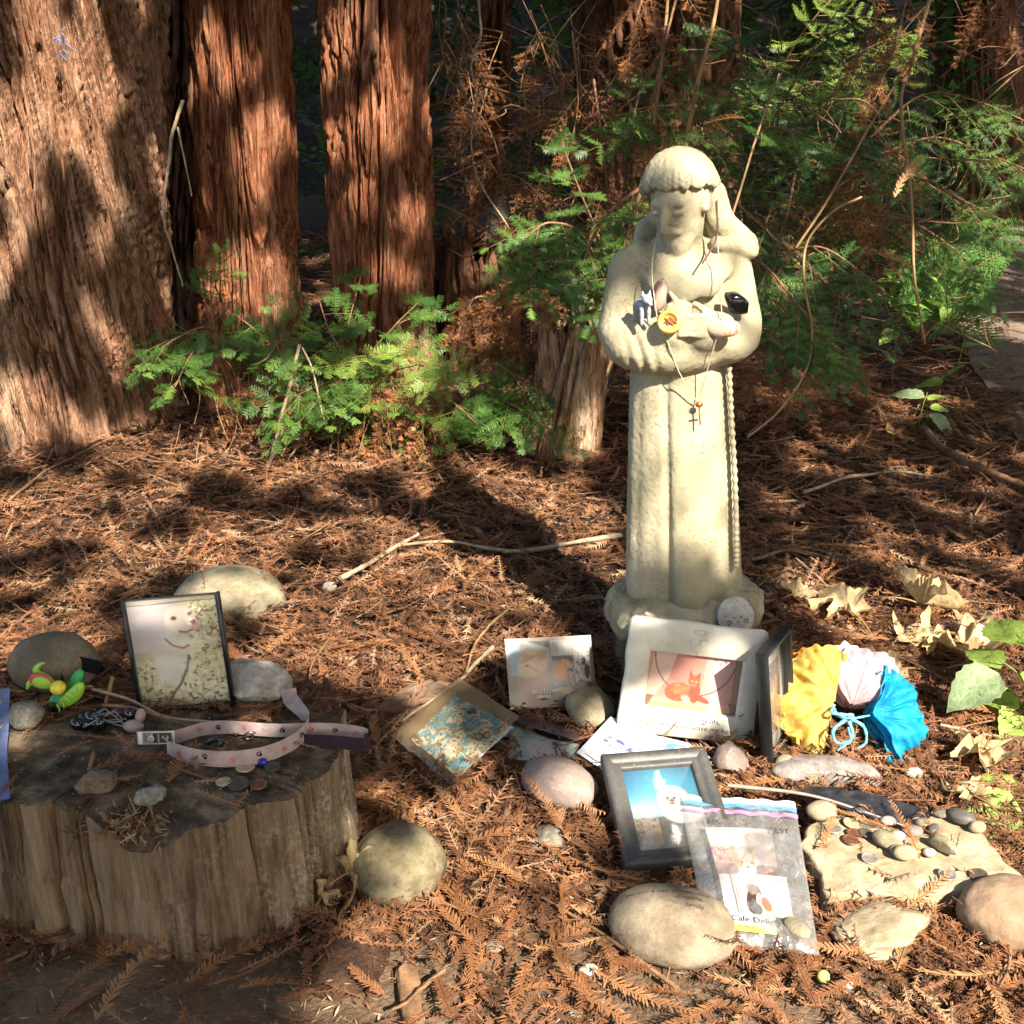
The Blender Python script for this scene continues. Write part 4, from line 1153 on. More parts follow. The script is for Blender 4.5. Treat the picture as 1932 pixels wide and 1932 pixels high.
shoot('stick', 'thin dry stick leaning beside the tall pale one', 'stick', [(612, 800, 2.7), (590, 700, 2.7), (570, 655, 2.7)], 0.003, 0.002, 'twig_pale')
shoot('stick', 'dark slanting branch under the drooping bough', 'stick', [(1560, 740, 2.75), (1500, 630, 2.75), (1410, 470, 2.8)], 0.007, 0.004, 'twig')
g = np.random.default_rng(70)
parts = []
for k in range(150):
    u, v = g.uniform(830, 1250), g.uniform(60, 620)
    y = g.uniform(3.2, 3.9)
    a = g.uniform(0, 6.28); ln = g.uniform(50, 190)
    P = [(u, v, y), (u + ln * .5 * math.cos(a) + g.normal(0, 18), v + ln * .5 * math.sin(a) + g.normal(0, 18), y - 0.05), (u + ln * math.cos(a), v + ln * math.sin(a), y + g.normal(0, .1))]
    parts.append(tube(spline([D(*q) for q in P], 10), np.linspace(0.0028, 0.001, 10) * g.uniform(0.6, 1.4), 4))
for k in range(150):
    u, v = g.uniform(1250, 1932), g.uniform(0, 640)
    y = g.uniform(2.8, 3.7)
    a = g.uniform(0, 6.28); ln = g.uniform(50, 230)
    P = [(u, v, y), (u + ln * .5 * math.cos(a) + g.normal(0, 25), v + ln * .5 * math.sin(a) + g.normal(0, 25), y - 0.05), (u + ln * math.cos(a), v + ln * math.sin(a), y + g.normal(0, .1))]
    parts.append(tube(spline([D(*q) for q in P], 10), np.linspace(0.0024, 0.0009, 10) * g.uniform(0.6, 1.4), 4))
for k in range(45):
    u, v = g.uniform(330, 860), g.uniform(640, 850)
    a = g.uniform(-0.5, 0.5) + 1.57; ln = g.uniform(50, 150)
    P = [(u, v, 2.85), (u + ln * .5 * math.cos(a) + g.normal(0, 10), v + ln * .5 * math.sin(a) , 2.78), (u + ln * math.cos(a), min(v + ln * math.sin(a), 900), 2.75)]
    parts.append(tube(spline([D(*q) for q in P], 10), np.linspace(0.0024, 0.001, 10) * g.uniform(0.6, 1.4), 4))
V, F = join(parts)
o = tag(obj('twig_tangle', V, F, M['twig'], None, True), 'tangle of thin bare brown twigs running all through the thicket', 'twigs')
o['kind'] = 'stuff'

# dark wood closing the view behind the thicket
g = np.random.default_rng(71)
n = 9000
x = g.uniform(-7, 9, n); y = 5.4 + 0.35 * np.abs(g.normal(0, 1, n)) + g.uniform(0, 2.6, n) + 0.12 * np.clip(x - 1, 0, 9) ** 1.3
z = g.uniform(0, 1, n) ** 0.8 * 4.6
kk = ~((z < 0.25) & (np.abs(x - 2.9) < 1.2)) & ((y > 6.6) | (z > 0.5 + 0.8 * g.uniform(0, 1, n)) | (x < 2.0))
pd = np.min(np.hypot(x[:, None] - pc[None, :, 0], y[:, None] - pc[None, :, 1]), 1)
kk &= (pd > 0.75) | (z > 2.2)
x, y, z = x[kk], y[kk], z[kk]
n = len(x)
O = np.stack([x, y, z], -1)
T = unit(g.normal(size=(n, 3)) * [1, .7, .5] + [0, -.3, -.35]); S = unit(np.cross(T, [0, 0.5, 1.0]) + g.normal(0, .3, (n, 3)))
V, F, R = join_r([twigs(O, T, S, g.uniform(.25, .5, n), .085, 5, .055, .2, .5, .95, g, .004)])
o = tag(obj('background_wood', V, F, M['green_dark'], None, attr=R), 'dark mass of evergreen undergrowth far behind the thicket', 'undergrowth')
o['kind'] = 'stuff'

# fern at the right
def fern(label, base, tips, seed):
    g = np.random.default_rng(seed)
    b = D(*base)
    t = thing('fern', label, 'fern', b)
    for tip in tips:
        e = D(*tip)
        mid = (b + e) / 2 + [0, 0, 0.07]
        c = spline([b, mid, e], 26)
        tan = unit(np.gradient(c, axis=0))
        O, T, S, L = [], [], [], []
        for j in range(3, 26):
            nrm = unit(np.array([0.1, -0.6, 0.75]))
            sv = unit(np.cross(tan[j], nrm))
            ll = 0.085 * math.sin(math.pi * min(1, 0.18 + 0.8 * (j / 25))) ** 0.8
            for sd in (-1, 1):
                O.append(c[j]); T.append(sv * sd + tan[j] * 0.35 + g.normal(0, 0.05, 3)); S.append(tan[j]); L.append(max(ll, 0.012))
        V, F, R = join_r([twigs(np.array(O), np.array(T), np.array(S), np.array(L), np.array(L) * 0.16, 8, 0.008, 0.15, 0.25, 1, g, 0.002)])
        R[:] = np.clip(R * 0.4 + g.uniform(0.2, 0.6), 0, 1)
        obj('frond', V - b, F, M['fern'], t, attr=R)
        sv_, sf = tube(c, np.linspace(0.003, 0.001, 26), 4)
        obj('stalk', sv_ - b, sf, M['vine'], t, True)
    return t
fern('bright green sword fern beside the path at the right', (1740, 640, 3.5), [(1910, 470, 3.45), (1880, 560, 3.4), (1800, 470, 3.5), (1890, 655, 3.2), (1700, 500, 3.5), (1830, 430, 3.6)], 11)
# broad soft leaves
def leaf_mesh(L, Wd, fold=0.25, curl=0.25, teeth=0.0, nseg=12, wav=0.0, seed=0):
    """leaf along +x, tip at L"""
    g = np.random.default_rng(seed)
    s = np.linspace(0, 1, nseg + 1)
    prof = np.sin(math.pi * s ** 0.72) ** 0.9 * (1 - 0.15 * s)
    prof[0] = 0.02; prof[-1] = 0.0
    c = np.linspace(-1, 1, 9)
    x = s[:, None] * L + 0 * c[None]
    wv = prof[:, None] * Wd * 0.5
    tt = 1 + teeth * np.where(np.arange(nseg + 1) % 2 == 0, 1, -1)[:, None] * (np.abs(c[None]) > 0.9)
    y = c[None] * wv * tt
    z = fold * np.abs(y) - curl * L * s[:, None] ** 2 + wav * L * pnoise(np.stack([x / L * 3, y / L * 3, 0 * x + seed], -1))
    z = z - 0.006 * np.cos(s * 40)[:, None] * np.abs(c)[None] * Wd
    return np.stack([x, y, z], -1).reshape(-1, 3), grid_faces(nseg + 1, 9)
def leaf_material(name, c1, c2, trans=0.4, vein=(0.4, 0.45, 0.2)):
    k = NT(name)
    c = k.ramp(k.noise(30, 5, 0.6), [(0.3, c1), (0.7, c2)])
    c = k.mix(k.ramp(k.noise(120, 4, 0.7), [(0.60, (0, 0, 0)), (0.70, (0.7,) * 3)]), c, tuple(x * 0.45 for x in c1))
    c = k.mix(k.ramp(k.voro(70, 'DISTANCE_TO_EDGE'), [(0.0, (0.5,) * 3), (0.06, (0, 0, 0))]), c, tuple(min(1, x * 1.4) for x in c2))
    k.color(c).rough(0.5, 0.35)
    k.bump(k.math('ADD', k.noise(90, 4), k.voro(70, 'DISTANCE_TO_EDGE')), 0.6, 0.003)
    tr = k.n('ShaderNodeBsdfTranslucent'); k.l(c, tr.inputs['Color'])
    mx = k.n('ShaderNodeMixShader'); mx.inputs[0].default_value = trans
    k.l(k.b.outputs[0], mx.inputs[1]); k.l(tr.outputs[0], mx.inputs[2]); k.l(mx.outputs[0], k.out.inputs['Surface'])
    return k.m
M['leaf_green'] = leaf_material('soft_green_leaf', (0.17, 0.27, 0.045), (0.31, 0.40, 0.09))
M['leaf_pale'] = leaf_material('pale_green_leaf', (0.17, 0.24, 0.12), (0.29, 0.36, 0.19))
M['leaf_dry'] = leaf_material('dry_tan_leaf', (0.33, 0.22, 0.10), (0.56, 0.42, 0.23), 0.3)
M['leaf_brown'] = leaf_material('dry_brown_leaf', (0.20, 0.10, 0.045), (0.36, 0.20, 0.09), 0.2)
def herb(label, stems, leaves, seed, group=None):
    """stems: lists of world points; leaves: (point, azimuth, pitch, length, width, mat)"""
    b = np.array(stems[0][0])
    t = thing('herb', label, 'plant', b, group)
    for st in stems:
        V, F = tube(spline(st, 12) - b, np.linspace(0.0022, 0.0012, 12), 5)
        obj('stalk', V, F, M['leaf_green'], t, True)
    for k_, (p, az, pitch, L, Wd, mt) in enumerate(leaves):
        V, F = leaf_mesh(L * 1.25, Wd * 1.3, 0.22, 0.25, 0.06, 12, 0.06, seed + k_)
        o = obj('leaf', V, F, M[mt], t, True)
        o.location = tuple(np.array(p, float) - b)
        o.rotation_euler = (random.uniform(-.35, .35), -pitch, az)
    return t
b0 = G(1935, 1345)
herb('soft green toothed-leaf plant at the right edge in full sun', [[b0, b0 + [-0.02, -0.01, 0.07], D(1880, 1240, 1.6)], [b0, D(1905, 1300, 1.58), D(1850, 1310, 1.55)], [b0, D(1940, 1250, 1.6), D(1935, 1190, 1.62)]],
     [(D(1888, 1262, 1.6), 2.0, 0.15, .065, .05, 'leaf_green'), (D(1885, 1270, 1.58), 3.5, -.35, .085, .065, 'leaf_pale'), (D(1925, 1270, 1.58), -0.6, -.3, .09, .075, 'leaf_green'), (D(1910, 1215, 1.62), 1.6, 0.2, .07, .06, 'leaf_green'), (D(1915, 1215, 1.62), 0.3, 0.1, .08, .065, 'leaf_green'), (D(1925, 1335, 1.57), 2.6, 0.1, .05, .045, 'leaf_green'), (D(1930, 1350, 1.56), 3.9, 0, .055, .05, 'leaf_green')], 400)
b0 = G(1925, 1545)
herb('yellow-green rounded leaves beside the slab at the right edge', [[b0, D(1890, 1500, 1.36)], [b0, D(1880, 1545, 1.32)], [b0, D(1900, 1590, 1.3)]],
     [(D(1938, 1500, 1.38), 3.0, 0.1, .085, .065, 'leaf_green'), (D(1930, 1535, 1.33), 3.1, .1, .07, .06, 'leaf_green'), (D(1915, 1570, 1.3), 3.5, -.1, .06, .065, 'leaf_green'), (D(1905, 1590, 1.28), 4.2, -.2, .05, .055, 'leaf_green'), (D(1925, 1600, 1.29), 5.0, -.2, .05, .05, 'leaf_green'), (D(1900, 1622, 1.27), 4.0, 0, .025, .024, 'leaf_green'), (D(1925, 1625, 1.27), 4.9, 0, .03, .026, 'leaf_green')], 430)
b0 = G(1732, 810)
herb('small seedling with pale round leaves on the shaded litter at the right', [[b0, D(1740, 770, 3.2), D(1750, 740, 3.2)]],
     [(D(1745, 750, 3.2), 2.6, .1, .09, .05, 'leaf_pale'), (D(1752, 755, 3.2), 0.5, .2, .08, .045, 'leaf_green'), (D(1755, 780, 3.2), 5.3, -.4, .09, .045, 'leaf_pale'), (D(1755, 770, 3.2), 0.0, .0, .05, .035, 'leaf_green')], 450)
b0 = G(1800, 720)
herb('seedling with green pointed leaves under the fern', [[b0, D(1810, 680, 3.6), D(1820, 640, 3.6)]],
     [(D(1815, 660, 3.6), 2.8, .1, .09, .045, 'leaf_green'), (D(1822, 655, 3.6), 0.3, .2, .08, .045, 'leaf_green'), (D(1820, 690, 3.6), 3.3, -.3, .08, .04, 'leaf_green'), (D(1780, 720, 3.4), 3.0, -.1, .07, .04, 'leaf_green'), (D(1860, 690, 3.6), 1.0, -.1, .07, .04, 'leaf_green')], 470)
b0 = G(1700, 620)
herb('light green weed growing below the boughs at the right', [[b0, D(1690, 560, 3.6), D(1700, 500, 3.6)], [b0, D(1730, 560, 3.6), D(1760, 510, 3.6)], [b0, D(1660, 600, 3.5), D(1640, 560, 3.5)]],
     [(D(1700 + g.normal(0, 40), 560 + g.normal(0, 45), 3.55 + g.normal(0, .05)), g.uniform(0, 6.28), g.uniform(-.5, .5), g.uniform(.05, .09), g.uniform(.025, .045), 'leaf_green') for _ in range(34)], 500)

# ------------------------------------------------------------------ the litter of fallen redwood sprigs
STUMP_PX = [(642, 1400), (622, 1450), (560, 1490), (480, 1520), (350, 1550), (190, 1545), (100, 1522), (0, 1510), (-150, 1490), (-260, 1410), (-220, 1320), (0, 1262), (200, 1245), (400, 1262), (560, 1285), (630, 1300), (645, 1350)]
STUMP_Z = 0.195
STUMP = np.array([G(u, v, STUMP_Z)[:2] for u, v in STUMP_PX])
def in_poly(x, y, poly):
    ins = np.zeros(np.shape(x), bool)
    n = len(poly)
    for i in range(n):
        x0, y0 = poly[i]; x1, y1 = poly[(i + 1) % n]
        c = ((y0 > y) != (y1 > y)) & (x < (x1 - x0) * (y - y0) / (y1 - y0 + 1e-12) + x0)
        ins ^= c
    return ins
def bare(x, y):
    """0 where soil shows, 1 under full litter"""
    u, v = PX(np.stack([x, y, 0 * x], -1))
    d = np.ones_like(x)
    n = fbm(np.stack([x * 5, y * 5, 0 * x], -1), 3)
    d *= 1 - 0.88 * sstep(1750, 1830, v + 40 * n) * sstep(1000, 860, u + 60 * n)          # bare dirt below the stump
    d *= 1 - 0.80 * sstep(1760, 1850, v + 70 * n) * sstep(860, 1000, u) * sstep(1750, 1600, u)
    d *= 1 - 0.5 * sstep(0.3, 0.5, n) * sstep(1000, 1300, v)
    pd = np.min(np.hypot(x[:, None] - pc[None, :, 0], y[:, None] - pc[None, :, 1]), 1)
    d *= 0.45 + 0.55 * sstep(0.2, 0.6, pd)
    return d
_ga = ground.data.attributes.new('rnd', 'FLOAT', 'POINT')
_b = bare(gV[:, 0], gV[:, 1])
_u, _v = PX(gV)
_m = np.where((gV[:, 1] > 0.5) & (gV[:, 1] < 6), np.clip((1 - _b) * 1.1, 0, 1) * sstep(900, 1400, _v), 0.0)
_ga.data.foreach_set('value', _m.astype(np.float32))
KEEP_OUT = [[(962, 1360), (1090, 1395), (1095, 1450), (955, 1445)], [(1150, 1355), (1250, 1400), (1180, 1490), (1090, 1420)], [(860, 1300), (965, 1360), (850, 1475), (750, 1390)], [(1300, 1540), (1500, 1545), (1535, 1795), (1345, 1770)], [(1185, 1420), (1360, 1410), (1370, 1630), (1200, 1640)], [(1190, 1340), (1340, 1395), (1340, 1425), (1180, 1395)]]
def scatter(n, x0, x1, y0, y1, g, use_bare=True):
    x = g.uniform(x0, x1, n); y = g.uniform(y0, y1, n)
    k = np.ones(n, bool)
    if use_bare:
        k &= g.uniform(0, 1, n) < bare(x, y)
    k &= ~in_poly(x, y, STUMP)
    u, v = PX(np.stack([x, y, 0 * x], -1))
    k &= (u > -250) & (u < 2180) & (v < 2100)
    for q in KEEP_OUT:                                   # things lie here on top of the litter
        k &= ~in_poly(u, v, q)
    return x[k], y[k]
def lay(x, y, g, zlo=0.0, zhi=0.022, tilt=0.22):
    n = len(x)
    a = g.uniform(0, 2 * math.pi, n)
    T = np.stack([np.cos(a), np.sin(a), g.normal(0, tilt, n)], -1)
    S = np.stack([-np.sin(a), np.cos(a), g.normal(0, tilt * 1.6, n)], -1)
    O = np.stack([x, y, gz(x, y) + g.uniform(zlo, zhi, n)], -1)
    return O, T, S
g = np.random.default_rng(33)
parts = []
x, y = scatter(27000, -2.1, 2.3, 0.85, 3.6, g)
O, T, S = lay(x, y, g, 0.002, 0.026)
L = g.uniform(0.045, 0.125, len(x))
parts.append(twigs(O - T * L[:, None] / 2, T, S, L, 0.0135 * g.uniform(0.7, 1.25, len(x)), 14, 0.0042, g.normal(0.05, 0.25, len(x)), 0.72, 0.92, g, 0.0013))
x, y = scatter(8500, -1.0, 1.15, 0.85, 1.9, g)
O, T, S = lay(x, y, g, 0.006, 0.022, 0.18)
L = g.uniform(0.03, 0.085, len(x))
parts.append(twigs(O - T * L[:, None] / 2, T, S, L, 0.0105 * g.uniform(0.7, 1.2, len(x)), 14, 0.0029, g.normal(0.05, 0.2, len(x)), 0.75, 0.93, g, 0.0013))
x, y = scatter(14000, -2.5, 4.2, 3.4, 7.5, g)
O, T, S = lay(x, y, g, 0.002, 0.03)
L = g.uniform(0.06, 0.13, len(x))
parts.append(twigs(O - T * L[:, None] / 2, T, S, L, 0.016 * g.uniform(0.7, 1.2, len(x)), 7, 0.005, 0.1, 0.6, 0.9, g, 0.002))
V, F, R = join_r(parts)
o = tag(obj('needle_litter', V, F, M['litter'], None, attr=R), 'deep litter of dry orange-brown redwood sprigs covering the ground', 'leaf litter')
o['kind'] = 'stuff'
# single fallen needles and crumbs
n = 52000
x = g.uniform(-1.6, 1.6, n); y = g.uniform(0.85, 3.2, n) ** 1.0
k_ = ~in_poly(x, y, STUMP) & (g.uniform(0, 1, n) < 0.45 + 0.55 * bare(x, y)) & (np.abs(PX(np.stack([x, y, 0 * x], -1))[0] - 966) < 1150)
x, y = x[k_], y[k_]
n = len(x)
O, T, S = lay(x, y, g, 0.0, 0.012, 0.25)
L = g.uniform(0.006, 0.019, n)[:, None]; wd = g.uniform(0.0007, 0.0016, n)[:, None]
T = unit(T); S = unit(S)
V = np.stack([O - T * L / 2, O + S * wd, O + T * L / 2, O - S * wd], 1).reshape(-1, 3)
V[:, 2] += 0.003
F = (np.arange(n) * 4)[:, None] + np.array([0, 1, 2, 3])
o = tag(obj('loose_needles', V, F, M['debris'], None, attr=np.repeat(g.uniform(0, 1, n), 4)), 'loose dry needles and bark crumbs strewn between the sprigs', 'leaf litter')
o['kind'] = 'stuff'
# the sprigs one can pick out, lying on top
protos = []
for k_ in range(8):
    gg = np.random.default_rng(900 + k_)
    L = gg.uniform(0.075, 0.115)
    V, F, R = join_r([twigs(np.zeros((1, 3)), np.array([[1.0, 0, 0]]), np.array([[0, 1.0, 0]]), np.array([L]), np.array([0.0125]), 27, 0.0029, gg.uniform(-0.1, 0.25), 0.75, 0.97, gg, 0.0014, True, vee=0.12)])
    bend = gg.normal(0, 2.2)
    V[:, 1] += bend * V[:, 0] ** 2
    R[:] = (k_ + 0.5) / 8
    protos.append(mesh_from('sprig', V, F, M['sprig'], attr=R))
def place_sprig(p, az, tilt=0.0, roll=0.0, k=None, scale=1.0, label=None):
    o = link('redwood_sprig', protos[random.randrange(8) if k is None else k])
    o.location = tuple(map(float, p))
    o.rotation_euler = (roll, -tilt, az)
    o.scale = (scale,) * 3
    if label:
        tag(o, label, 'sprig')
    else:
        tag(o, 'dry orange redwood sprig lying loose on top of the litter', 'sprig', 'fallen sprigs on top of the litter')
    return o
MARKS = [((300, 1100), 'on the litter behind the stump'), ((700, 1050), 'below the third trunk'), ((1000, 1080), 'in the statue shadow left of its base'), ((850, 1220), 'on the litter left of the laminated photo'),
         ((700, 1480), 'in the shade right of the stump'), ((900, 1620), 'on the litter below the plastic sleeve'), ((760, 1800), 'near the round lichen stone'), ((1000, 1750), 'left of the inscribed stone'), ((1020, 1880), 'on the sunny dirt at the bottom middle'),
         ((1280, 1900), 'below the inscribed stone'), ((1120, 1620), 'left of the black frame'), ((1450, 1850), 'below the zip bag'), ((1580, 1900), 'at the bottom below the sandstone lump'), ((1760, 1850), 'left of the brown boulder'),
         ((1880, 1900), 'in the lower right corner'), ((1480, 1150), 'right of the statue base'), ((1700, 1150), 'among the dried maple leaves'), ((1850, 1320), 'beside the green leaves at the right edge'), ((1700, 1480), 'behind the coin slab'), ((1560, 1470), 'around the black feather'), ((250, 1880), 'on the bare dirt before the stump'), ((1230, 1420), 'round the standing frames'), ((1850, 1080), 'on the shaded litter at the far right')]
HUE = ['brown', 'red-brown', 'rust-brown', 'rusty', 'orange', 'bright orange', 'golden orange', 'pale orange']
gg = np.random.default_rng(77)
used = set()
cnt = 0
while cnt < 235:
    u, v = gg.uniform(-20, 1950), gg.uniform(1030, 1932)
    if gg.uniform() > 0.35 + 0.65 * (v - 1030) / 900:
        continue
    p = G(u, v)
    if in_poly(p[0], p[1], STUMP) or p[1] > 1.55 and abs(p[0] - SLOC[0]) < 0.16 and p[1] < 1.9:
        continue
    if u < 650 and 1290 < v < 1800:
        continue
    if any(x0 < u < x1 and y0 < v < y1 for x0, y0, x1, y1 in ((1275, 1500, 1560, 1815), (1165, 1390, 1370, 1650), (1505, 1520, 1940, 1695), (735, 1270, 985, 1490), (1085, 1335, 1260, 1500), (1160, 1690, 1375, 1865), (955, 1180, 1140, 1345), (670, 1590, 840, 1745), (975, 1430, 1130, 1560))):
        continue
    if v > 1780 and u < 800 and gg.uniform() > 0.22:
        continue
    p[2] = float(gz(p[0], p[1])) + gg.uniform(0.018, 0.030)
    kk, sc = int(gg.integers(0, 8)), gg.uniform(0.75, 1.2)
    az, tl, rl = gg.uniform(0, 6.28), gg.normal(0.05, 0.1), gg.normal(0, 0.25)
    mk = min(MARKS, key=lambda m: (m[0][0] - u) ** 2 + 1.5 * (m[0][1] - v) ** 2)[1]
    for step in range(8):
        lab = ('short ' if sc < 0.88 else 'long ' if sc > 1.06 else '') + HUE[kk] + ' redwood sprig ' + mk
        if lab in used:
            lab += ', tip ' + ['right', 'away', 'left', 'near'][int((az + 0.785) // 1.571) % 4]
        if lab not in used:
            break
        kk = (kk + 1) % 8
    used.add(lab)
    o = place_sprig(p, az, tl, rl, kk, sc)
    o['label'] = lab
    cnt += 1
# the ones with a place of their own
for u, v, z, az, sc, lab in [
    (175, 1450, STUMP_Z + .008, 0.42, 1.25, 'long rust-orange sprig lying across the stump top below the leash'),
    (318, 1475, STUMP_Z + .006, 1.62, 1.05, 'upright rust-orange sprig on the stump beside the leash'),
    (108, 1425, STUMP_Z + .004, 1.1, .5, 'tiny orange sprig tip alone on the left of the stump'),
    (505, 1320, STUMP_Z + .02, 2.7, .9, 'pale orange sprig resting against the photo stand'),
    (175, 1295, STUMP_Z + .03, 3.3, 1.1, 'russet sprig along the front of the green-grey stone'),
    (180, 1925, .02, 1.45, 1.2, 'dark rust sprig on bare dirt in front of the stump'),
    (300, 1870, .012, 0.35, .9, 'tan sprig pointing at the sun spot in front of the stump'),
    (90, 1775, .012, -0.2, .75, 'short pale sprig on the dirt at the lower left'),
    (130, 1860, .012, 1.2, .7, 'small rust sprig on the dirt at the lower left'),
    (1345, 1555, .05, 1.5, .75, 'dry sprig caught at the top of the zip bag'),
    (1420, 1510, .03, 1.5, .9, 'upright sprig sticking up between feather and dark frame')]:
    place_sprig(G(u, v, z), az, 0.06, 0.1, scale=sc, label=lab)
sp = place_sprig(D(1370, 250, 2.55), 1.9, 0.3, 0.9, scale=1.3, label='bright orange dead spray caught in the green boughs above the statue')
sp = place_sprig(D(1405, 222, 2.55), 2.9, 0.1, 0.9, scale=1.0, label='short orange dead spray beside the bright one above the statue')
sp = place_sprig(D(1688, 372, 2.7), 1.0, 0.9, 0.6, scale=1.2, label='orange dead spray hanging in the right of the thicket')
sp = place_sprig(D(1655, 478, 2.65), 0.1, -0.1, 1.0, scale=1.1, label='orange dead spray lying on the drooping bough')
# sticks on the litter
def stick(label, pts, r0, r1, mat='twig', kink=0.0015, seed=1, z=0.025, n=26):
    P = spline([np.append(G(u, v)[:2], [0]) for u, v in pts], n)
    P[:, 2] = gz(P[:, 0], P[:, 1]) + z + r0
    gq = np.random.default_rng(seed)
    P[1:-1] += np.cumsum(gq.normal(0, kink, (n - 2, 3)) * [1, 1, .4], 0) * np.sin(np.linspace(0, math.pi, n - 2))[:, None]
    V, F = tube(P, np.linspace(r0, r1, n) * (1 + 0.12 * gq.normal(size=n)), 7)
    b = P[0].copy()
    o = obj('stick', V - b, F, M[mat], None, True)
    o.location = tuple(map(float, b))
    return tag(o, label, 'stick')
stick('pale lichen-spotted stick lying in front of the statue on the left', [(1172, 1036), (1080, 1045), (960, 1062), (830, 1050), (752, 1062)], .0065, .003, 'twig_pale', .002, 4)
stick('long thin stick on the shaded litter right of the statue', [(1512, 955), (1640, 918), (1700, 912), (1765, 920)], .005, .003, 'twig_pale', .001, 5)
stick('dark branch on the litter near the right edge', [(1735, 838), (1800, 890), (1870, 925), (1960, 962)], .013, .008, 'twig', .002, 6)
stick('slim stick left of the broken stump ground', [(640, 1125), (720, 1082), (790, 1040)], .006, .004, 'twig_pale', .001, 7)
stick('curved tan twig above the plastic sleeve', [(930, 1248), (900, 1275), (850, 1320), (760, 1390)], .004, .002, 'twig_pale', .001, 8)
stick('tan straw curling near the small laminated photo', [(960, 1175), (930, 1200), (900, 1240), (880, 1290)], .003, .002, 'vine', .001, 9)
stick('thin dark twig in front of the round lichen stone', [(840, 1860), (800, 1890), (740, 1935)], .003, .002, 'twig', .001, 10)
stick('brown twig right of the statue base', [(1415, 1080), (1500, 1060), (1600, 1082)], .004, .002, 'twig', .002, 11)
stick('pale twig on the litter among the dried maple leaves', [(1500, 1075), (1560, 1130), (1580, 1190)], .003, .002, 'twig_pale', .001, 12)
stick('slanted grey twig at the far left of the litter', [(20, 985), (120, 920), (240, 880)], .004, .002, 'twig', .002, 13)
stick('pale twig right of the blue paper fan', [(1770, 1395), (1830, 1410), (1880, 1420)], .003, .002, 'twig_pale', .001, 15)
gg = np.random.default_rng(91)
parts = []
for k_ in range(170):
    x0, y0 = gg.uniform(-1.9, 2.2), gg.uniform(0.95, 4.4)
    if in_poly(x0, y0, STUMP): continue
    a = gg.uniform(0, 6.28); ln = gg.uniform(0.05, 0.28)
    q = np.array([[x0, y0], [x0 + .5 * ln * math.cos(a) + gg.normal(0, .015), y0 + .5 * ln * math.sin(a) + gg.normal(0, .015)], [x0 + ln * math.cos(a), y0 + ln * math.sin(a)]])
    if in_poly(q[:, 0], q[:, 1], STUMP).any(): continue
    P = spline(np.c_[q, gz(q[:, 0], q[:, 1]) + gg.uniform(.015, .035)], 9)
    parts.append(tube(P, np.linspace(.0021, .0011, 9) * gg.uniform(.7, 1.6), 5))
V, F = join(parts)
o = tag(obj('fallen_twigs', V, F, M['twig'], None, True), 'small broken twigs scattered all over the litter', 'twigs')
o['kind'] = 'stuff'

# ------------------------------------------------------------------ kit for the small things
class Pic:
    """a small printed picture, painted into a grid of colours (x right, y up, 0..1)"""
    def __init__(self, w, h, base=(200, 200, 200)):
        self.w, self.h = w, h
        self.a = np.zeros((h, w, 3)) + np.array(base) / 255.0
        yy, xx = np.mgrid[0:h, 0:w]
        self.x = (xx + 0.5) / w
        self.y = (yy + 0.5) / h
        self.asp = h / w
    def put(self, m, c, al=1.0):
        m = np.clip(m, 0, 1)[..., None] * al
        self.a = self.a * (1 - m) + np.array(c) / 255.0 * m
        return self
    def ell(self, cx, cy, rx, ry, c, rot=0.0, soft=0.12, al=1.0):
        dx, dy = self.x - cx, (self.y - cy) * self.asp
        ca, sa_ = math.cos(rot), math.sin(rot)
        q = np.hypot((dx * ca + dy * sa_) / rx, (-dx * sa_ + dy * ca) / (ry * self.asp))
        return self.put(sstep(1 + soft, 1 - soft, q), c, al)
    def poly(self, pts, c, al=1.0):
        return self.put(in_poly(self.x, self.y, pts).astype(float), c, al)
    def line(self, x0, y0, x1, y1, wd, c, al=1.0):
        d = np.array([x1 - x0, (y1 - y0) * self.asp]); L = d @ d
        px, py = self.x - x0, (self.y - y0) * self.asp
        t = np.clip((px * d[0] + py * d[1]) / L, 0, 1)
        return self.put(sstep(wd * 1.4, wd * 0.6, np.hypot(px - t * d[0], py - t * d[1])), c, al)
    def nz(self, scale, seed=0, o=3):
        return fbm(np.stack([self.x * scale, self.y * scale * self.asp, 0 * self.x + seed * 3.7], -1), o)
    def speck(self, scale, c, lo=0.2, hi=0.4, seed=0, al=1.0, mask=1.0):
        return self.put(sstep(lo, hi, self.nz(scale, seed)) * mask, c, al)
    def band(self, y0, y1, c0, c1):
        m = ((self.y >= y0) & (self.y < y1)).astype(float)
        t = np.clip((self.y - y0) / (y1 - y0), 0, 1)[..., None]
        col = (np.array(c0) * (1 - t) + np.array(c1) * t) / 255.0
        self.a = self.a * (1 - m[..., None]) + col * m[..., None]
        return self
    def col(self):
        return lin(np.clip(self.a, 0, 1)).transpose(1, 0, 2).reshape(-1, 3)
M['print'] = printed('photo_print', 0.4, 0.4)
M['print_bright'] = printed('brightened_print', 0.4, 0.4, 0.0, 0.95)  # same print with extra brightness put into its colours
M['print_gloss'] = printed('laminated_print', 0.3, 0.4, 0.15)
M['acrylic'] = clear('clear_acrylic', (0.97, 0.97, 0.97), 0.08, 0.05, 0.06)
M['zip'] = clear('clear_bag', (0.95, 0.95, 0.95), 0.35, 0.15, 0.2)
M['sleeve'] = clear('dirty_sleeve', (0.86, 0.80, 0.70), 0.2, 0.22, 0.2, (0.30, 0.23, 0.15))
M['black'] = simple('black_plastic', (0.012, 0.012, 0.013), 0.35, 0.5, 60, 0.3, 0.15)
M['ink'] = simple('ink', (0.02, 0.018, 0.018), 0.6, 0.3)
M['ink_grey'] = simple('faded_ink', (0.22, 0.21, 0.2), 0.6, 0.3)
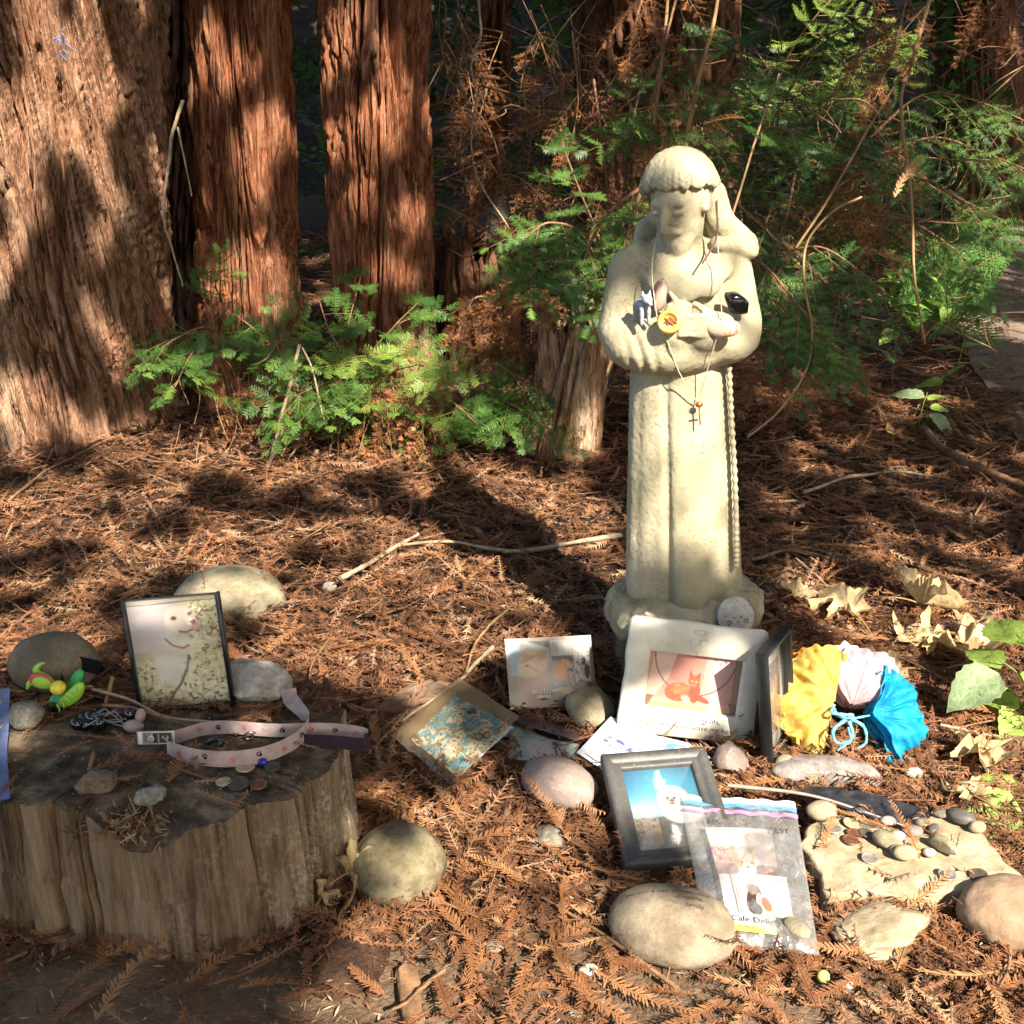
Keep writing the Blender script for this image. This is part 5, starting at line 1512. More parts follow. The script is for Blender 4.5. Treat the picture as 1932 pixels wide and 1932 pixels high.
M['ink_white'] = simple('white_ink', (0.7, 0.68, 0.64), 0.6, 0.3)
def pic_rect(name, pic, x0, y0, x1, y1, z, mat, parent, bulge=0.0):
    gx_, gy_ = np.meshgrid(np.linspace(x0, x1, pic.w), np.linspace(y0, y1, pic.h), indexing='ij')
    gz_ = z + bulge * np.sin(np.linspace(0, math.pi, pic.w))[:, None] * np.sin(np.linspace(0, math.pi, pic.h))[None]
    return obj(name, np.stack([gx_, gy_, gz_ + 0 * gx_], -1).reshape(-1, 3), grid_faces(pic.w, pic.h), M[mat] if isinstance(mat, str) else mat, parent, True, col=pic.col())
def sheet(name, pic, TL, TR, BR, BL, mat, parent, warp=None):
    """a printed sheet stretched between four corners; warp(s, t) lifts it"""
    s, t = np.meshgrid(np.linspace(0, 1, pic.w), np.linspace(0, 1, pic.h), indexing='ij')
    s_, t_ = s[..., None], t[..., None]
    P = BL * (1 - s_) * (1 - t_) + BR * s_ * (1 - t_) + TL * (1 - s_) * t_ + TR * s_ * t_
    if warp is not None:
        P = P + warp(s, t)[..., None] * np.array([0, 0, 1.0])
    return obj(name, P.reshape(-1, 3), grid_faces(pic.w, pic.h), M[mat], parent, True, col=pic.col())
def lean_matrix(u, v, z0, yaw=0.0, tilt=75.0, roll=0.0):
    o = G(u, v, z0)
    yw, tl = rad(yaw), rad(tilt)
    ex = np.array([math.cos(yw), math.sin(yw), 0]); bk = np.array([-math.sin(yw), math.cos(yw), 0])
    ey = bk * math.cos(tl) + np.array([0, 0, 1]) * math.sin(tl)
    ez = np.cross(ex, ey)
    c, s = math.cos(rad(roll)), math.sin(rad(roll))
    return frame_matrix(o, ex * c + ey * s, ey * c - ex * s, ez)
def set_matrix(o, m):
    o.matrix_world = m
    loc, rot, sc = m.decompose()
    o.location, o.rotation_euler, o.scale = loc, rot.to_euler(), sc
    return o
def rrect(w, h, r, n=6, cx=0, cy=0, wave=0.0, seed=0, side=14):
    pts = []
    cs = [(w / 2 - r, h / 2 - r, 0), (-w / 2 + r, h / 2 - r, 90), (-w / 2 + r, -h / 2 + r, 180), (w / 2 - r, -h / 2 + r, 270)]
    for i, (x, y, a0) in enumerate(cs):
        for k_ in range(n + 1):
            a = rad(a0 + 90 * k_ / n)
            pts.append((x + r * math.cos(a), y + r * math.sin(a)))
        nx, ny, _ = cs[(i + 1) % 4]
        e = pts[-1]
        a = rad(cs[(i + 1) % 4][2])
        f = (nx + r * math.cos(a), ny + r * math.sin(a))
        for k_ in range(1, side):
            t = k_ / side
            pts.append((e[0] + (f[0] - e[0]) * t, e[1] + (f[1] - e[1]) * t))
    p = np.array(pts)
    if wave:
        nrm = unit(p)
        p = p + nrm * (wave * pnoise(np.c_[p * 22, np.full(len(p), seed * 3.1)]))[:, None]
    return p + [cx, cy]
def loft(loops):
    """closed loops (k, n, 3) joined by quads"""
    L = np.array(loops)
    k, n, _ = L.shape
    V = L.transpose(1, 0, 2).reshape(-1, 3)
    return V, grid_faces(n, k, True)
def ring(w, h, iw, ih, icx, icy, thick, bev=0.003, r=0.004, wave=0.0, seed=0, back=0.0, profile=None):
    """a picture frame in its own plane, base edge on y = 0, front toward +z"""
    out = rrect(w, h, r, 6, 0, h / 2, wave, seed)
    inn = rrect(iw, ih, 0.001, 6, icx, icy)
    def z(p, zz):
        return np.c_[p, np.full(len(p), zz)]
    def mixp(t):
        return out * (1 - t) + inn * t
    if profile is None:
        oc = np.array([0, h / 2]); ic = np.array([icx, icy])
        loops = [z(out, back), z(out, thick - bev), z(oc + (out - oc) * (1 - 2 * bev / w), thick), z(ic + (inn - ic) * (1 + 2 * bev / iw), thick), z(inn, thick - bev), z(inn, back)]
    else:
        loops = [z(mixp(t), zz) for t, zz in profile]
    return loft(loops)
def text_part(txt, size, mat, parent, x, y, z, rot=0.0, shear=0.0, name='lettering', align='LEFT', thin=0.0, wob=0.0, seed=0):
    cu = bpy.data.curves.new('t', 'FONT')
    cu.body = txt; cu.size = size; cu.shear = shear; cu.align_x = align; cu.offset = -thin * size; cu.resolution_u = 3
    tmp = bpy.data.objects.new('t', cu)
    C.objects.link(tmp)
    dg = bpy.context.evaluated_depsgraph_get()
    me = bpy.data.meshes.new_from_object(tmp.evaluated_get(dg))
    bpy.data.objects.remove(tmp); bpy.data.curves.remove(cu)
    V = np.zeros(len(me.vertices) * 3, np.float32); me.vertices.foreach_get('co', V); V = V.reshape(-1, 3)
    if wob:
        V[:, 1] += wob * size * pnoise(np.stack([V[:, 0] / size * 0.7, 0 * V[:, 0] + seed, 0 * V[:, 0]], -1))
    c, s = math.cos(rot), math.sin(rot)
    V = np.stack([x + V[:, 0] * c - V[:, 1] * s, y + V[:, 0] * s + V[:, 1] * c, np.full(len(V), z)], -1).astype(np.float32)
    me.vertices.foreach_set('co', V.ravel())
    me.materials.clear(); me.materials.append(M[mat])
    me.name = name
    return link(name, me, parent)
def prism(outline, z0, z1, nrow=10, nring=8, bev=0.004, side_amp=0.006, top_amp=0.003, freq=18, seed=0, flare=0.0, per=8):
    """a slab over an outline (n,2): returns side V,F and top V,F"""
    o = np.asarray(outline, float)
    o = spline(np.vstack([o, o[:1]]), len(o) * per + 1)[:-1] if True else o
    c = o.mean(0)
    zs = np.linspace(z0, z1, nrow)
    t = np.linspace(0, 1, nrow)
    V = []
    for zz, tt in zip(zs, t):
        p = c + (o - c) * (1 + flare * (1 - tt) ** 2)
        nr = unit(p - c)
        d = side_amp * fbm(np.c_[p * freq, np.full(len(p), zz * freq * 0.8 + seed)], 4)
        V.append(np.c_[p + nr * d[:, None], np.full(len(p), zz)])
    V.append(np.c_[c + (V[-1][:, :2] - c) * (1 - bev / 0.12), np.full(len(o), z1 + bev * 0.7)])
    side = np.array(V)
    rim = side[-1]
    tops = []
    for k_ in range(nring):
        f = 1 - k_ / (nring - 0.5)
        p = c + (rim[:, :2] - c) * f
        zz = z1 + bev * 0.7 + (top_amp * fbm(np.c_[p * freq * 1.3, np.full(len(p), seed + 9.0)], 3) if k_ else 0)
        tops.append(np.c_[p, np.broadcast_to(zz, (len(p),))])
    return loft(side), loft(tops)
def disc(name, p, r, h, mat, parent=None, tilt=(0, 0), seg=28, rim=True):
    """a coin: raised rim, slightly dished face"""
    th = np.linspace(0, 2 * math.pi, seg, endpoint=False)
    prof = [(r, 0), (r, h), (r * 0.93, h * 1.08), (r * 0.88, h * 0.82), (r * 0.5, h * 0.9), (r * 0.001, h * 0.95)]
    L = [np.stack([a * np.cos(th), a * np.sin(th), np.full(seg, z)], -1) for a, z in prof]
    V, F = loft(L)
    o = obj(name, V, F, mat, parent, False)
    o.location = tuple(map(float, p)); o.rotation_euler = (tilt[0], tilt[1], random.uniform(0, 6))
    return o

# ------------------------------------------------------------------ the cut stump at the left
k = NT('weathered_wood')
tc = k.n('ShaderNodeTexCoord')
f0 = k.noise(26, 6, 0.65, (1, 1, 0.08), 0.3)
f2 = k.noise(150, 5, 0.7, (1, 1, 0.05))
f1 = k.math('ADD', k.math('MULTIPLY', f0, 0.62), k.math('MULTIPLY', f2, 0.38))
c = k.ramp(f1, [(0.37, (0.06, 0.038, 0.022)), (0.45, (0.17, 0.108, 0.062)), (0.54, (0.27, 0.185, 0.112)), (0.64, (0.36, 0.27, 0.18))])
pw = k.noise(13, 6, 0.75, (1, 1, 0.45))
grit = k.noise(130, 5, 0.75)
sepx = k.n('ShaderNodeSeparateXYZ'); k.l(tc.outputs['Object'], sepx.inputs[0])
rgt = k.n('ShaderNodeMapRange'); rgt.inputs[1].default_value = 0.02; rgt.inputs[2].default_value = 0.30
k.l(sepx.outputs[0], rgt.inputs[0])
pm = k.math('MULTIPLY', k.math('MULTIPLY', k.ramp(pw, [(0.50, (0, 0, 0)), (0.60, (1, 1, 1))]), k.ramp(grit, [(0.44, (0, 0, 0)), (0.58, (0.9, 0.9, 0.9))])), rgt.outputs[0])
c = k.mix(pm, c, (0.50, 0.42, 0.30))          # dry powdery lichen on the right of the stump
k.color(c).rough(0.9, 0.15)
k.bump(k.math('ADD', f1, k.math('MULTIPLY', grit, 0.3)), 1.0, 0.02)
M['stump_side'] = k.m
k = NT('stump_top')
c = k.ramp(k.noise(24, 8, 0.72), [(0.36, (0.025, 0.017, 0.011)), (0.5, (0.08, 0.055, 0.034)), (0.62, (0.17, 0.125, 0.082))])
c = k.mix(k.ramp(k.noise(160, 4, 0.7), [(0.62, (0, 0, 0)), (0.72, (0.5,) * 3)]), c, (0.24, 0.19, 0.14))
k.color(c).rough(0.9, 0.15); k.bump(k.math('ADD', k.noise(26, 6, 0.7), k.math('MULTIPLY', k.noise(150, 4), 0.4)), 0.8, 0.008)
M['stump_top'] = k.m
sc_ = STUMP.mean(0)
o_ = STUMP - sc_
o_ = spline(np.vstack([o_, o_[:1]]), 1081)[:-1]
stump = thing('cut_stump', 'wide low weathered tree stump at the left carrying keepsakes', 'stump', (sc_[0], sc_[1], 0))
nrow = 46
zz = np.linspace(-0.03, STUMP_Z - 0.006, nrow)
an = np.unwrap(np.arctan2(o_[:, 1], o_[:, 0]))
arc = np.concatenate([[0], np.cumsum(np.hypot(*np.diff(o_, axis=0).T))])
rows = []
gg = np.random.default_rng(5)
cracks = np.sort(gg.uniform(0, arc[-1], 36))
cdep = gg.uniform(0.006, 0.035, 36) * (gg.uniform(0, 1, 36) ** 1.5 + 0.2); cwid = gg.uniform(0.0018, 0.0034, 36)
for q_, (u_, v_, dp_, wd_) in enumerate(((85, 1520, .030, .0030), (192, 1548, .04, .0035), (268, 1552, .02, .0028), (352, 1552, .02, .0028), (395, 1545, .045, .0035), (470, 1525, .02, .0028), (560, 1492, .02, .0028), (20, 1512, .02, .0028))):
    i_ = np.argmin(np.hypot(*(o_ - (G(u_, v_, STUMP_Z)[:2] - sc_)).T)); j_ = np.argmin(np.abs(cracks - arc[i_]))
    cracks[j_], cdep[j_], cwid[j_] = arc[i_], dp_, wd_
chip = 0.012 * np.clip(fbm(np.c_[arc * 14, 0 * arc, 0 * arc + 2], 3), -1, 1)
notch = -0.035 * np.exp(-((arc - arc[np.argmin(np.hypot(*(o_ - (G(255, 1562, STUMP_Z)[:2] - sc_)).T))]) / 0.045) ** 4)
for zv in zz:
    t = (zv + 0.03) / (STUMP_Z + 0.024)
    p = o_ * (1 + 0.07 * (1 - t) ** 2)
    nr = unit(o_)
    d = 0.010 * fbm(np.c_[arc * 7, 0 * arc + zv * 0.8, 0 * arc], 3) + 0.005 * fbm(np.c_[arc * 60, 0 * arc + zv * 3, 0 * arc + 5], 3)
    wob = 0.006 * np.sin(zv * 30 + cracks * 9)
    for cc, cd, cw, wb in zip(cracks, cdep, cwid, wob):
        d = d - cd * np.exp(-((arc - cc - wb * (1 - t) * 1.5) / cw) ** 2) * (0.35 + 0.65 * t)
    d = d + 0.006 * sstep(0.085, 0.08, zv) * sstep(-0.2, 0.3, fbm(np.c_[arc * 5, 0 * arc, 0 * arc + 8], 2))
    zr = zv * (1 + (chip + notch) / STUMP_Z * t ** 3)
    rows.append(np.c_[p + nr * d[:, None], zr])
side = np.array(rows)
V, F = loft(side)
obj('side', V, F, M['stump_side'], stump, True)
tops = []
for k_ in range(40):
    f_ = 1 - k_ / 39.5
    p = side[-1][:, :2] * f_
    z_ = side[-1][:, 2] * f_ ** 6 + (STUMP_Z - 0.002) * (1 - f_ ** 6)
    crk = 0
    for cc, cd in zip(cracks[::3], cdep[::3]):
        crk = crk - 0.35 * cd * np.exp(-((arc - cc) / 0.0035) ** 2) * f_ ** 2
    z_ = z_ + (0.0035 * fbm(np.c_[p * 22, 0 * p[:, 0]], 4) if k_ else 0) * 1.0 + crk * (k_ > 0)
    tops.append(np.c_[p, z_])
V, F = loft(tops)
obj('cut_top', V, F, M['stump_top'], stump, True)
TOPZ = STUMP_Z + 0.001
def ST(u, v, z=0.0):
    return G(u, v, TOPZ + z)

# ------------------------------------------------------------------ photo stand with the pale dog
pic = Pic(96, 124, (226, 214, 190))
pic.band(0, 0.52, (190, 182, 120), (205, 190, 150)).band(0.52, 1.0, (222, 205, 196), (200, 190, 185))
low = sstep(0.62, 0.40, pic.y + 0.25 * (0.5 - pic.x))
rgt_ = sstep(0.55, 0.75, pic.x)
mk = np.clip(low + rgt_, 0, 1)
pic.put(mk, (214, 200, 150), 0.9)
pic.speck(13, (232, 226, 168), 0.05, 0.2, 1, 1, mk)
pic.speck(15, (142, 72, 52), 0.32, 0.42, 2, 0.85, mk)
pic.speck(22, (120, 62, 46), 0.42, 0.5, 3, 0.8, mk)
pic.speck(17, (238, 232, 190), 0.3, 0.4, 4, 1, mk)
pic.ell(0.38, 0.42, 0.17, 0.24, (224, 214, 196), 0, 0.25)
pic.ell(0.52, 0.63, 0.13, 0.2, (226, 214, 190), 0.1, 0.2)
pic.ell(0.22, 0.83, 0.18, 0.055, (224, 204, 198), 0.1, 0.4, 0.8)
pic.ell(0.56, 0.80, 0.16, 0.125, (240, 226, 208), -0.1, 0.15)
pic.ell(0.68, 0.745, 0.115, 0.06, (244, 222, 205), 0.12, 0.2)
pic.ell(0.735, 0.735, 0.06, 0.035, (214, 132, 112), 0.1, 0.3, 0.7)
pic.ell(0.715, 0.772, 0.035, 0.022, (150, 66, 62), 0.1, 0.2)
pic.ell(0.505, 0.815, 0.034, 0.02, (140, 66, 60), 0.1, 0.2).ell(0.51, 0.818, 0.012, 0.009, (60, 24, 26))
pic.ell(0.685, 0.845, 0.02, 0.018, (150, 76, 70), 0.1, 0.2)
for a, b, c_, d_ in ((0.55, 0.69, 0.62, 0.68), (0.62, 0.68, 0.70, 0.70), (0.38, 0.63, 0.45, 0.565), (0.45, 0.565, 0.56, 0.535), (0.56, 0.535, 0.63, 0.56)):
    pic.line(a, b, c_, d_, 0.012, (170, 92, 78))
for a, b, c_, d_ in ((0.61, 0.46, 0.57, 0.34), (0.57, 0.34, 0.47, 0.2), (0.47, 0.2, 0.32, 0.06)):
    pic.line(a, b, c_, d_, 0.014, (120, 92, 110))
pic.put((pic.y > 0.965).astype(float), (176, 156, 124), 0.8).line(0, 0.955, 1, 0.965, 0.006, (90, 72, 52))
t = thing('photo_stand', 'clear acrylic photo stand on the stump with a pale dog among leaves', 'photo frame')
set_matrix(t, lean_matrix(353, 1334, TOPZ, 2, 82, 4.0))
w_, h_ = 0.128, 0.163
pic_rect('photo', pic, -w_ / 2 + .003, .004, w_ / 2 - .003, h_ - .002, 0.0, 'print_bright', t)
def box(x0, x1, y0, y1, z0, z1):
    V = np.array([[x, y, z] for x in (x0, x1) for y in (y0, y1) for z in (z0, z1)])
    F = np.array([[0, 1, 3, 2], [4, 6, 7, 5], [0, 4, 5, 1], [2, 3, 7, 6], [0, 2, 6, 4], [1, 5, 7, 3]])
    return V, F
for nm, b in (('side_rail', (-w_ / 2 - .003, -w_ / 2 + .001, 0, h_ + .001, -.008, .004)), ('side_rail', (w_ / 2 - .001, w_ / 2 + .003, 0, h_ + .001, -.008, .004)), ('bottom_rail', (-w_ / 2 + .001, w_ / 2 - .001, 0, .0035, -.008, .005))):
    V, F = box(*b); obj(nm, V, F, M['black'], t)
V, F = box(-w_ / 2 + .001, w_ / 2 - .001, .0036, h_, -.007, -.003); obj('back_panel', V, F, M['black'], t)
V, F = box(-w_ / 2 + .0012, w_ / 2 - .0012, .0038, h_ + .0002, .0012, .0030); obj('front_panel', V, F, M['acrylic'], t)

# ------------------------------------------------------------------ stones
S_grey = stone('river_grey', (0.20, 0.165, 0.115), (0.29, 0.24, 0.175), (0.36, 0.31, 0.23), 10)
S_lichen = stone('lichen_stone', (0.20, 0.155, 0.085), (0.30, 0.24, 0.14), (0.38, 0.315, 0.2), 12, (0.05, 0.042, 0.025), 0.6)
S_pink = stone('pink_stone', (0.27, 0.20, 0.17), (0.33, 0.245, 0.21), (0.38, 0.29, 0.25), 5, (0.5, 0.42, 0.36), 0.3, 0.6, 0.0015)
S_tan = stone('tan_stone', (0.27, 0.225, 0.14), (0.34, 0.29, 0.19), (0.40, 0.345, 0.235), 12)
S_oval = stone('oval_stone', (0.25, 0.19, 0.125), (0.34, 0.27, 0.185), (0.40, 0.335, 0.235), 9, (0.09, 0.07, 0.045), 0.5)
S_pale = stone('pale_sandstone', (0.36, 0.28, 0.17), (0.45, 0.36, 0.235), (0.52, 0.43, 0.30), 10, (0.18, 0.12, 0.06), 0.5)
S_brown = stone('brown_stone', (0.30, 0.195, 0.12), (0.37, 0.25, 0.16), (0.42, 0.29, 0.19), 6, (0.16, 0.1, 0.06), 0.35)
S_white = stone('white_crystal', (0.42, 0.36, 0.29), (0.55, 0.48, 0.40), (0.66, 0.59, 0.5), 20, (0.25, 0.2, 0.16), 0.5)
S_dark = stone('dark_pebble', (0.10, 0.09, 0.08), (0.14, 0.125, 0.11), (0.18, 0.16, 0.14), 14, rough=0.5, bdist=0.001)
S_conc = stone('concrete_lump', (0.17, 0.15, 0.11), (0.24, 0.21, 0.16), (0.3, 0.27, 0.21), 30, (0.4, 0.35, 0.28), 0.5)
def st(name, label, u, v, z, size, mat, **kw):
    """v: where its visible middle stands on the ground"""
    p = G(u, v, z)
    o = rock(name, p, size, mat, **kw)
    return tag(o, label, kw.pop('cat', 'stone'))
st('round_stone', 'round lichen-speckled stone between the stump and the dead sprigs', 755, 1690, -.022, (.064, .062, .052), S_lichen, amp=.05, seed=2, sub=5)
st('smooth_stone', 'smooth pinkish oval stone in the centre of the foreground', 1053, 1515, -.006, (.062, .042, .036), S_pink, amp=.06, freq=1.1, seed=5, rotz=-.55, sub=5)
st('flat_stone', 'flat tan stone behind the folded card', 1112, 1362, -.004, (.046, .040, .020), S_tan, amp=.05, seed=7, rotz=.6, tilt=(.55, .1), sub=4, box=.35)
insc = st('inscribed_stone', 'large oval stone with a handwritten message at the bottom centre', 1266, 1795, -.014, (.082, .060, .042), S_oval, amp=.03, freq=1.0, seed=9, rotz=-.22, sub=5)
st('sandstone_lump', 'pale angular sandstone lump in front of the coin slab', 1662, 1778, -.008, (.074, .052, .026), S_pale, amp=.10, freq=1.8, seed=11, rotz=.3, sub=5, box=.45, facets=8, sharp=.02)
st('boulder', 'big smooth brown stone at the lower right edge', 1902, 1772, -.014, (.070, .056, .042), S_brown, amp=.05, seed=13, sub=5)
st('oval_stone', 'grey-green flat oval stone lying behind the photo stand', 440, 1175, -.045, (.118, .10, .058), stone('grey_green_stone', (0.28, 0.23, 0.14), (0.38, 0.32, 0.205), (0.44, 0.38, 0.26), 8), amp=.04, seed=15, rotz=-.25, sub=5)
st('domed_stone', 'grey-green domed stone at the back left of the stump', 112, 1305, TOPZ - .012, (.064, .048, .046), stone('green_grey_stone', (0.19, 0.145, 0.09), (0.26, 0.205, 0.13), (0.31, 0.25, 0.165), 7), amp=.05, seed=17, sub=4)
st('crystal_rock', 'rough white crystalline rock beside the photo stand', 483, 1318, TOPZ - .006, (.056, .036, .028), S_white, amp=.10, seed=19, rotz=-.3, sub=5, facets=6, sharp=.05)
st('concrete_lump', 'small rough grey concrete lump at the left of the stump', 55, 1372, TOPZ - .003, (.027, .022, .019), S_conc, amp=.10, seed=21, sub=4, facets=5, sharp=.06)
st('brick_fragment', 'wedge-shaped tan stone fragment on the stump below the straw', 184, 1488, TOPZ - .003, (.028, .018, .015), stone('brick_tan', (0.17, 0.125, 0.08), (0.26, 0.19, 0.12), (0.34, 0.25, 0.16), 30), amp=.1, seed=23, sub=4, box=.75, facets=3, rotz=.1)
st('coral_fragment', 'pale pitted coral piece near the front edge of the stump', 286, 1515, TOPZ - .002, (.020, .013, .010), stone('coral', (0.24, 0.21, 0.16), (0.40, 0.36, 0.29), (0.5, 0.46, 0.38), 60, (0.05, 0.045, 0.035), 0.9, sscale=260), amp=.22, freq=2.2, seed=25, sub=4, rotz=.5, sharp=.05)
st('grey_pebble', 'small grey-blue pebble on the stump right of the photo stand', 450, 1302, TOPZ + .012, (.011, .010, .008), S_grey, amp=.06, seed=27, sub=3)
st('pink_rock', 'pinkish flat rock tucked behind the black frame', 1380, 1466, -.008, (.030, .026, .030), S_pink, amp=.10, seed=29, sub=4, facets=4)
st('tan_pebble', 'tan pebble with a crack beside the dark narrow frame', 1482, 1462, -.004, (.020, .015, .018), S_tan, amp=.08, seed=31, sub=3)
st('hollow_stone', 'half-buried grey stone in the needles below the pink stone', 1035, 1610, -.012, (.024, .028, .020), S_conc, amp=.15, seed=33, sub=4)
st('white_chip', 'bright white chip of stone on the litter near the pale stick', 622, 1118, .008, (.016, .014, .012), S_white, amp=.15, seed=35, sub=3, facets=5)
st('white_chip', 'square white chip left of the inscribed stone', 1110, 1842, .002, (.013, .009, .008), S_white, amp=.1, seed=36, sub=3, box=.7, rotz=.5)
st('white_chip', 'tiny white chip at the bottom edge of the picture', 1085, 1922, .002, (.009, .007, .006), S_white, amp=.1, seed=37, sub=3)
st('dirt_lump', 'grey lump of dirt right of the leash end', 885, 1385, -.012, (.03, .025, .022), M['soil'], amp=.2, seed=39, sub=3)
st('buried_stone', 'dusty stone half sunk in the dirt below the round stone', 660, 1885, -.064, (.055, .08, .04), M['soil'], amp=.1, seed=41, sub=4, rotz=-.5)
st('acorn', 'small olive nut on the dirt right of the inscribed stone', 1505, 1848, .004, (.009, .009, .009), simple('olive_nut', (0.20, 0.18, 0.08), 0.5), amp=.03, seed=45, sub=3)
st('acorn', 'lime-green nut on the dirt below the zip bag', 1552, 1852, .003, (.008, .0075, .008), simple('lime_nut', (0.38, 0.42, 0.12), 0.5), amp=.05, seed=46, sub=3)
st('stone_chip', 'grey-white triangular chip beside the lime-green nut', 1596, 1862, .002, (.010, .009, .007), S_white, amp=.1, seed=47, sub=3, facets=6)
st('stone_chip', 'small grey-blue chip on the dirt below the orange sprigs', 935, 1790, .002, (.013, .011, .006), S_grey, amp=.1, seed=48, sub=3)
b_ = st('bark_strip', 'flat grey strip of bark at the bottom edge', 775, 1895, .004, (.015, .065, .006), M['twig'], amp=.15, seed=49, sub=4, box=.6, rotz=.18)
# message on the oval stone
def on_stone(o, size, rotz, lines):
    co = np.array([v.co[:] for v in o.data.vertices])
    for txt, sz, x, y, rt in lines:
        lt = text_part(txt, sz, 'ink', o, 0, 0, 0, rt, 0.15, 'handwriting', 'LEFT', 0.012, 0.12, len(txt))
        V = np.zeros(len(lt.data.vertices) * 3, np.float32); lt.data.vertices.foreach_get('co', V); V = V.reshape(-1, 3)
        V[:, 0] += x; V[:, 1] += y
        c, s = math.cos(rotz), math.sin(rotz)
        lx, ly = V[:, 0], V[:, 1]
        up = co[co[:, 2] > np.median(co[:, 2]) * 0.6]
        for i in range(len(V)):
            d = (up[:, 0] - lx[i]) ** 2 + (up[:, 1] - ly[i]) ** 2
            j = np.argpartition(d, 4)[:4]
            wgt = 1 / (d[j] + 1e-8)
            V[i] = (lx[i], ly[i], (up[j, 2] * wgt).sum() / wgt.sum() + 0.0007)
        lt.data.vertices.foreach_set('co', V.ravel())
        lt.data.update()
on_stone(insc, (.082, .060, .042), 0, [('We love & miss you Munchkin', .0086, -.060, .016, -.05), ('-Empeldi', .0098, .000, .002, -.10), ('family', .0098, .012, -.012, -.10)])

# ------------------------------------------------------------------ trinkets on the stump
t = thing('clay_ornament', 'bright green and yellow clay plant ornament on the domed stone', 'ornament', G(118, 1300, TOPZ + .030))
def blob(name, c_, r_, mat, parent, rot=(0, 0, 0), bend=0.0, amp=0.0, taper=0.0):
    V, F = ico(3)
    V = V.copy()
    V[:, 1:] *= (1 - taper * V[:, :1])
    V = V * np.array(r_)
    V[:, 2] += bend * V[:, 0] ** 2
    o = obj(name, V, F, mat, parent, True)
    o.location = c_; o.rotation_euler = rot
    return o
lime = simple('lime_clay', (0.28, 0.50, 0.05), 0.4, 0.5, 60, .12); grn = simple('green_clay', (0.02, 0.28, 0.05), 0.35, 0.5, 60, .12)
yel = simple('yellow_clay', (0.72, 0.55, 0.04), 0.4, 0.5, 60, .12); redc = simple('red_clay', (0.45, 0.05, 0.05), 0.4, 0.5)
blob('pod', (.018, -.012, -.004), (.031, .011, .010), lime, t, (0, -.75, -.3), 4.0)
for k_ in range(5):
    a = -0.022 + 0.010 * k_
    ring_ = tube(np.array([[a * .72, -.0105 + .0, a * .68 - .001], [a * .72 + .001, -.0125, a * .68 + .006], [a * .72 - .003, -.009, a * .68 + .010]]) + np.array([.018, -.014, -.006]), .0012, 5)
    obj('pod_rib', ring_[0], ring_[1], lime, t, True)
blob('leaf', (.000, .000, -.010), (.026, .012, .004), grn, t, (.7, -.5, .2))
blob('leaf', (.018, .006, .010), (.020, .009, .004), grn, t, (.9, -1.0, .2))
blob('berry', (-.003, -.006, .006), (.011, .011, .010), yel, t)
blob('flower', (-.024, -.002, .014), (.017, .010, .011), lime, t, (0, .6, .3), 0, 0, .25)
blob('flower_stripe', (-.024, -.006, .0165), (.017, .0035, .0105), redc, t, (0, .6, .3), 0, 0, .25)
V, F = tube(spline([(-.030, 0, .020), (-.032, 0, .032), (-.024, 0, .040), (-.018, 0, .041)], 10), np.linspace(.006, .001, 10), 7); obj('flower_tip', V, F, lime, t, True)
V, F = tube(spline([(-.036, -.002, .016), (-.044, -.003, .010), (-.048, -.003, .002)], 8), np.linspace(.006, .0015, 8), 7); obj('flower_tip', V, F, lime, t, True)
# black ribbon arching over the domed stone
def ribbon(P, up, width, n=60):
    c = spline(P, n)
    tn = unit(np.gradient(c, axis=0))
    U = np.broadcast_to(np.asarray(up, float), c.shape) if np.ndim(up) == 1 else spline(up, n)
    S_ = unit(U - tn * np.sum(U * tn, -1, keepdims=True))
    cr = np.linspace(-.5, .5, 5)
    V = c[:, None] + S_[:, None] * (cr * width)[None, :, None]
    return V, c, tn, S_
R_, c0, _, _ = ribbon([G(118, 1290, TOPZ + .03), G(112, 1262, TOPZ + .045), G(135, 1250, TOPZ + .05), G(178, 1258, TOPZ + .046), G(190, 1262, TOPZ + .035)], [[0, .2, 1], [0, .2, 1], [0, .3, 1], [0, .3, 1], [0, .2, 1]], .020)
tag(obj('ribbon', R_.reshape(-1, 3), grid_faces(60, 5), simple('black_velvet', (0.008, 0.008, 0.009), 0.95, 0.1), None, True), 'black velvet ribbon curled on top of the domed stone', 'ribbon')
# dark glass and wire trinket
t = thing('glass_trinket', 'black glass beads knotted with wire on the stump left of the leash', 'trinket', ST(200, 1372))
gl = simple('black_glass', (0.006, 0.008, 0.008), 0.08, 0.7, 20, .3, .05)
gg = np.random.default_rng(8)
for k_ in range(9):
    p = np.array([gg.uniform(-.036, .036), gg.uniform(-.014, .014), gg.uniform(.006, .018)])
    blob('bead', tuple(p), (gg.uniform(.008, .014), gg.uniform(.007, .010), gg.uniform(.007, .010)), gl, t, (gg.uniform(0, 3), gg.uniform(0, 3), 0))
for k_ in range(5):
    P = spline([(gg.uniform(-.035, .035), gg.uniform(-.016, .012), gg.uniform(.008, .028)) for _ in range(4)], 20)
    V, F = tube(P, .0008, 5); obj('wire', V, F, simple('steel_wire', (0.3, 0.3, 0.28), 0.35, .5, metal=1.0), t, True)
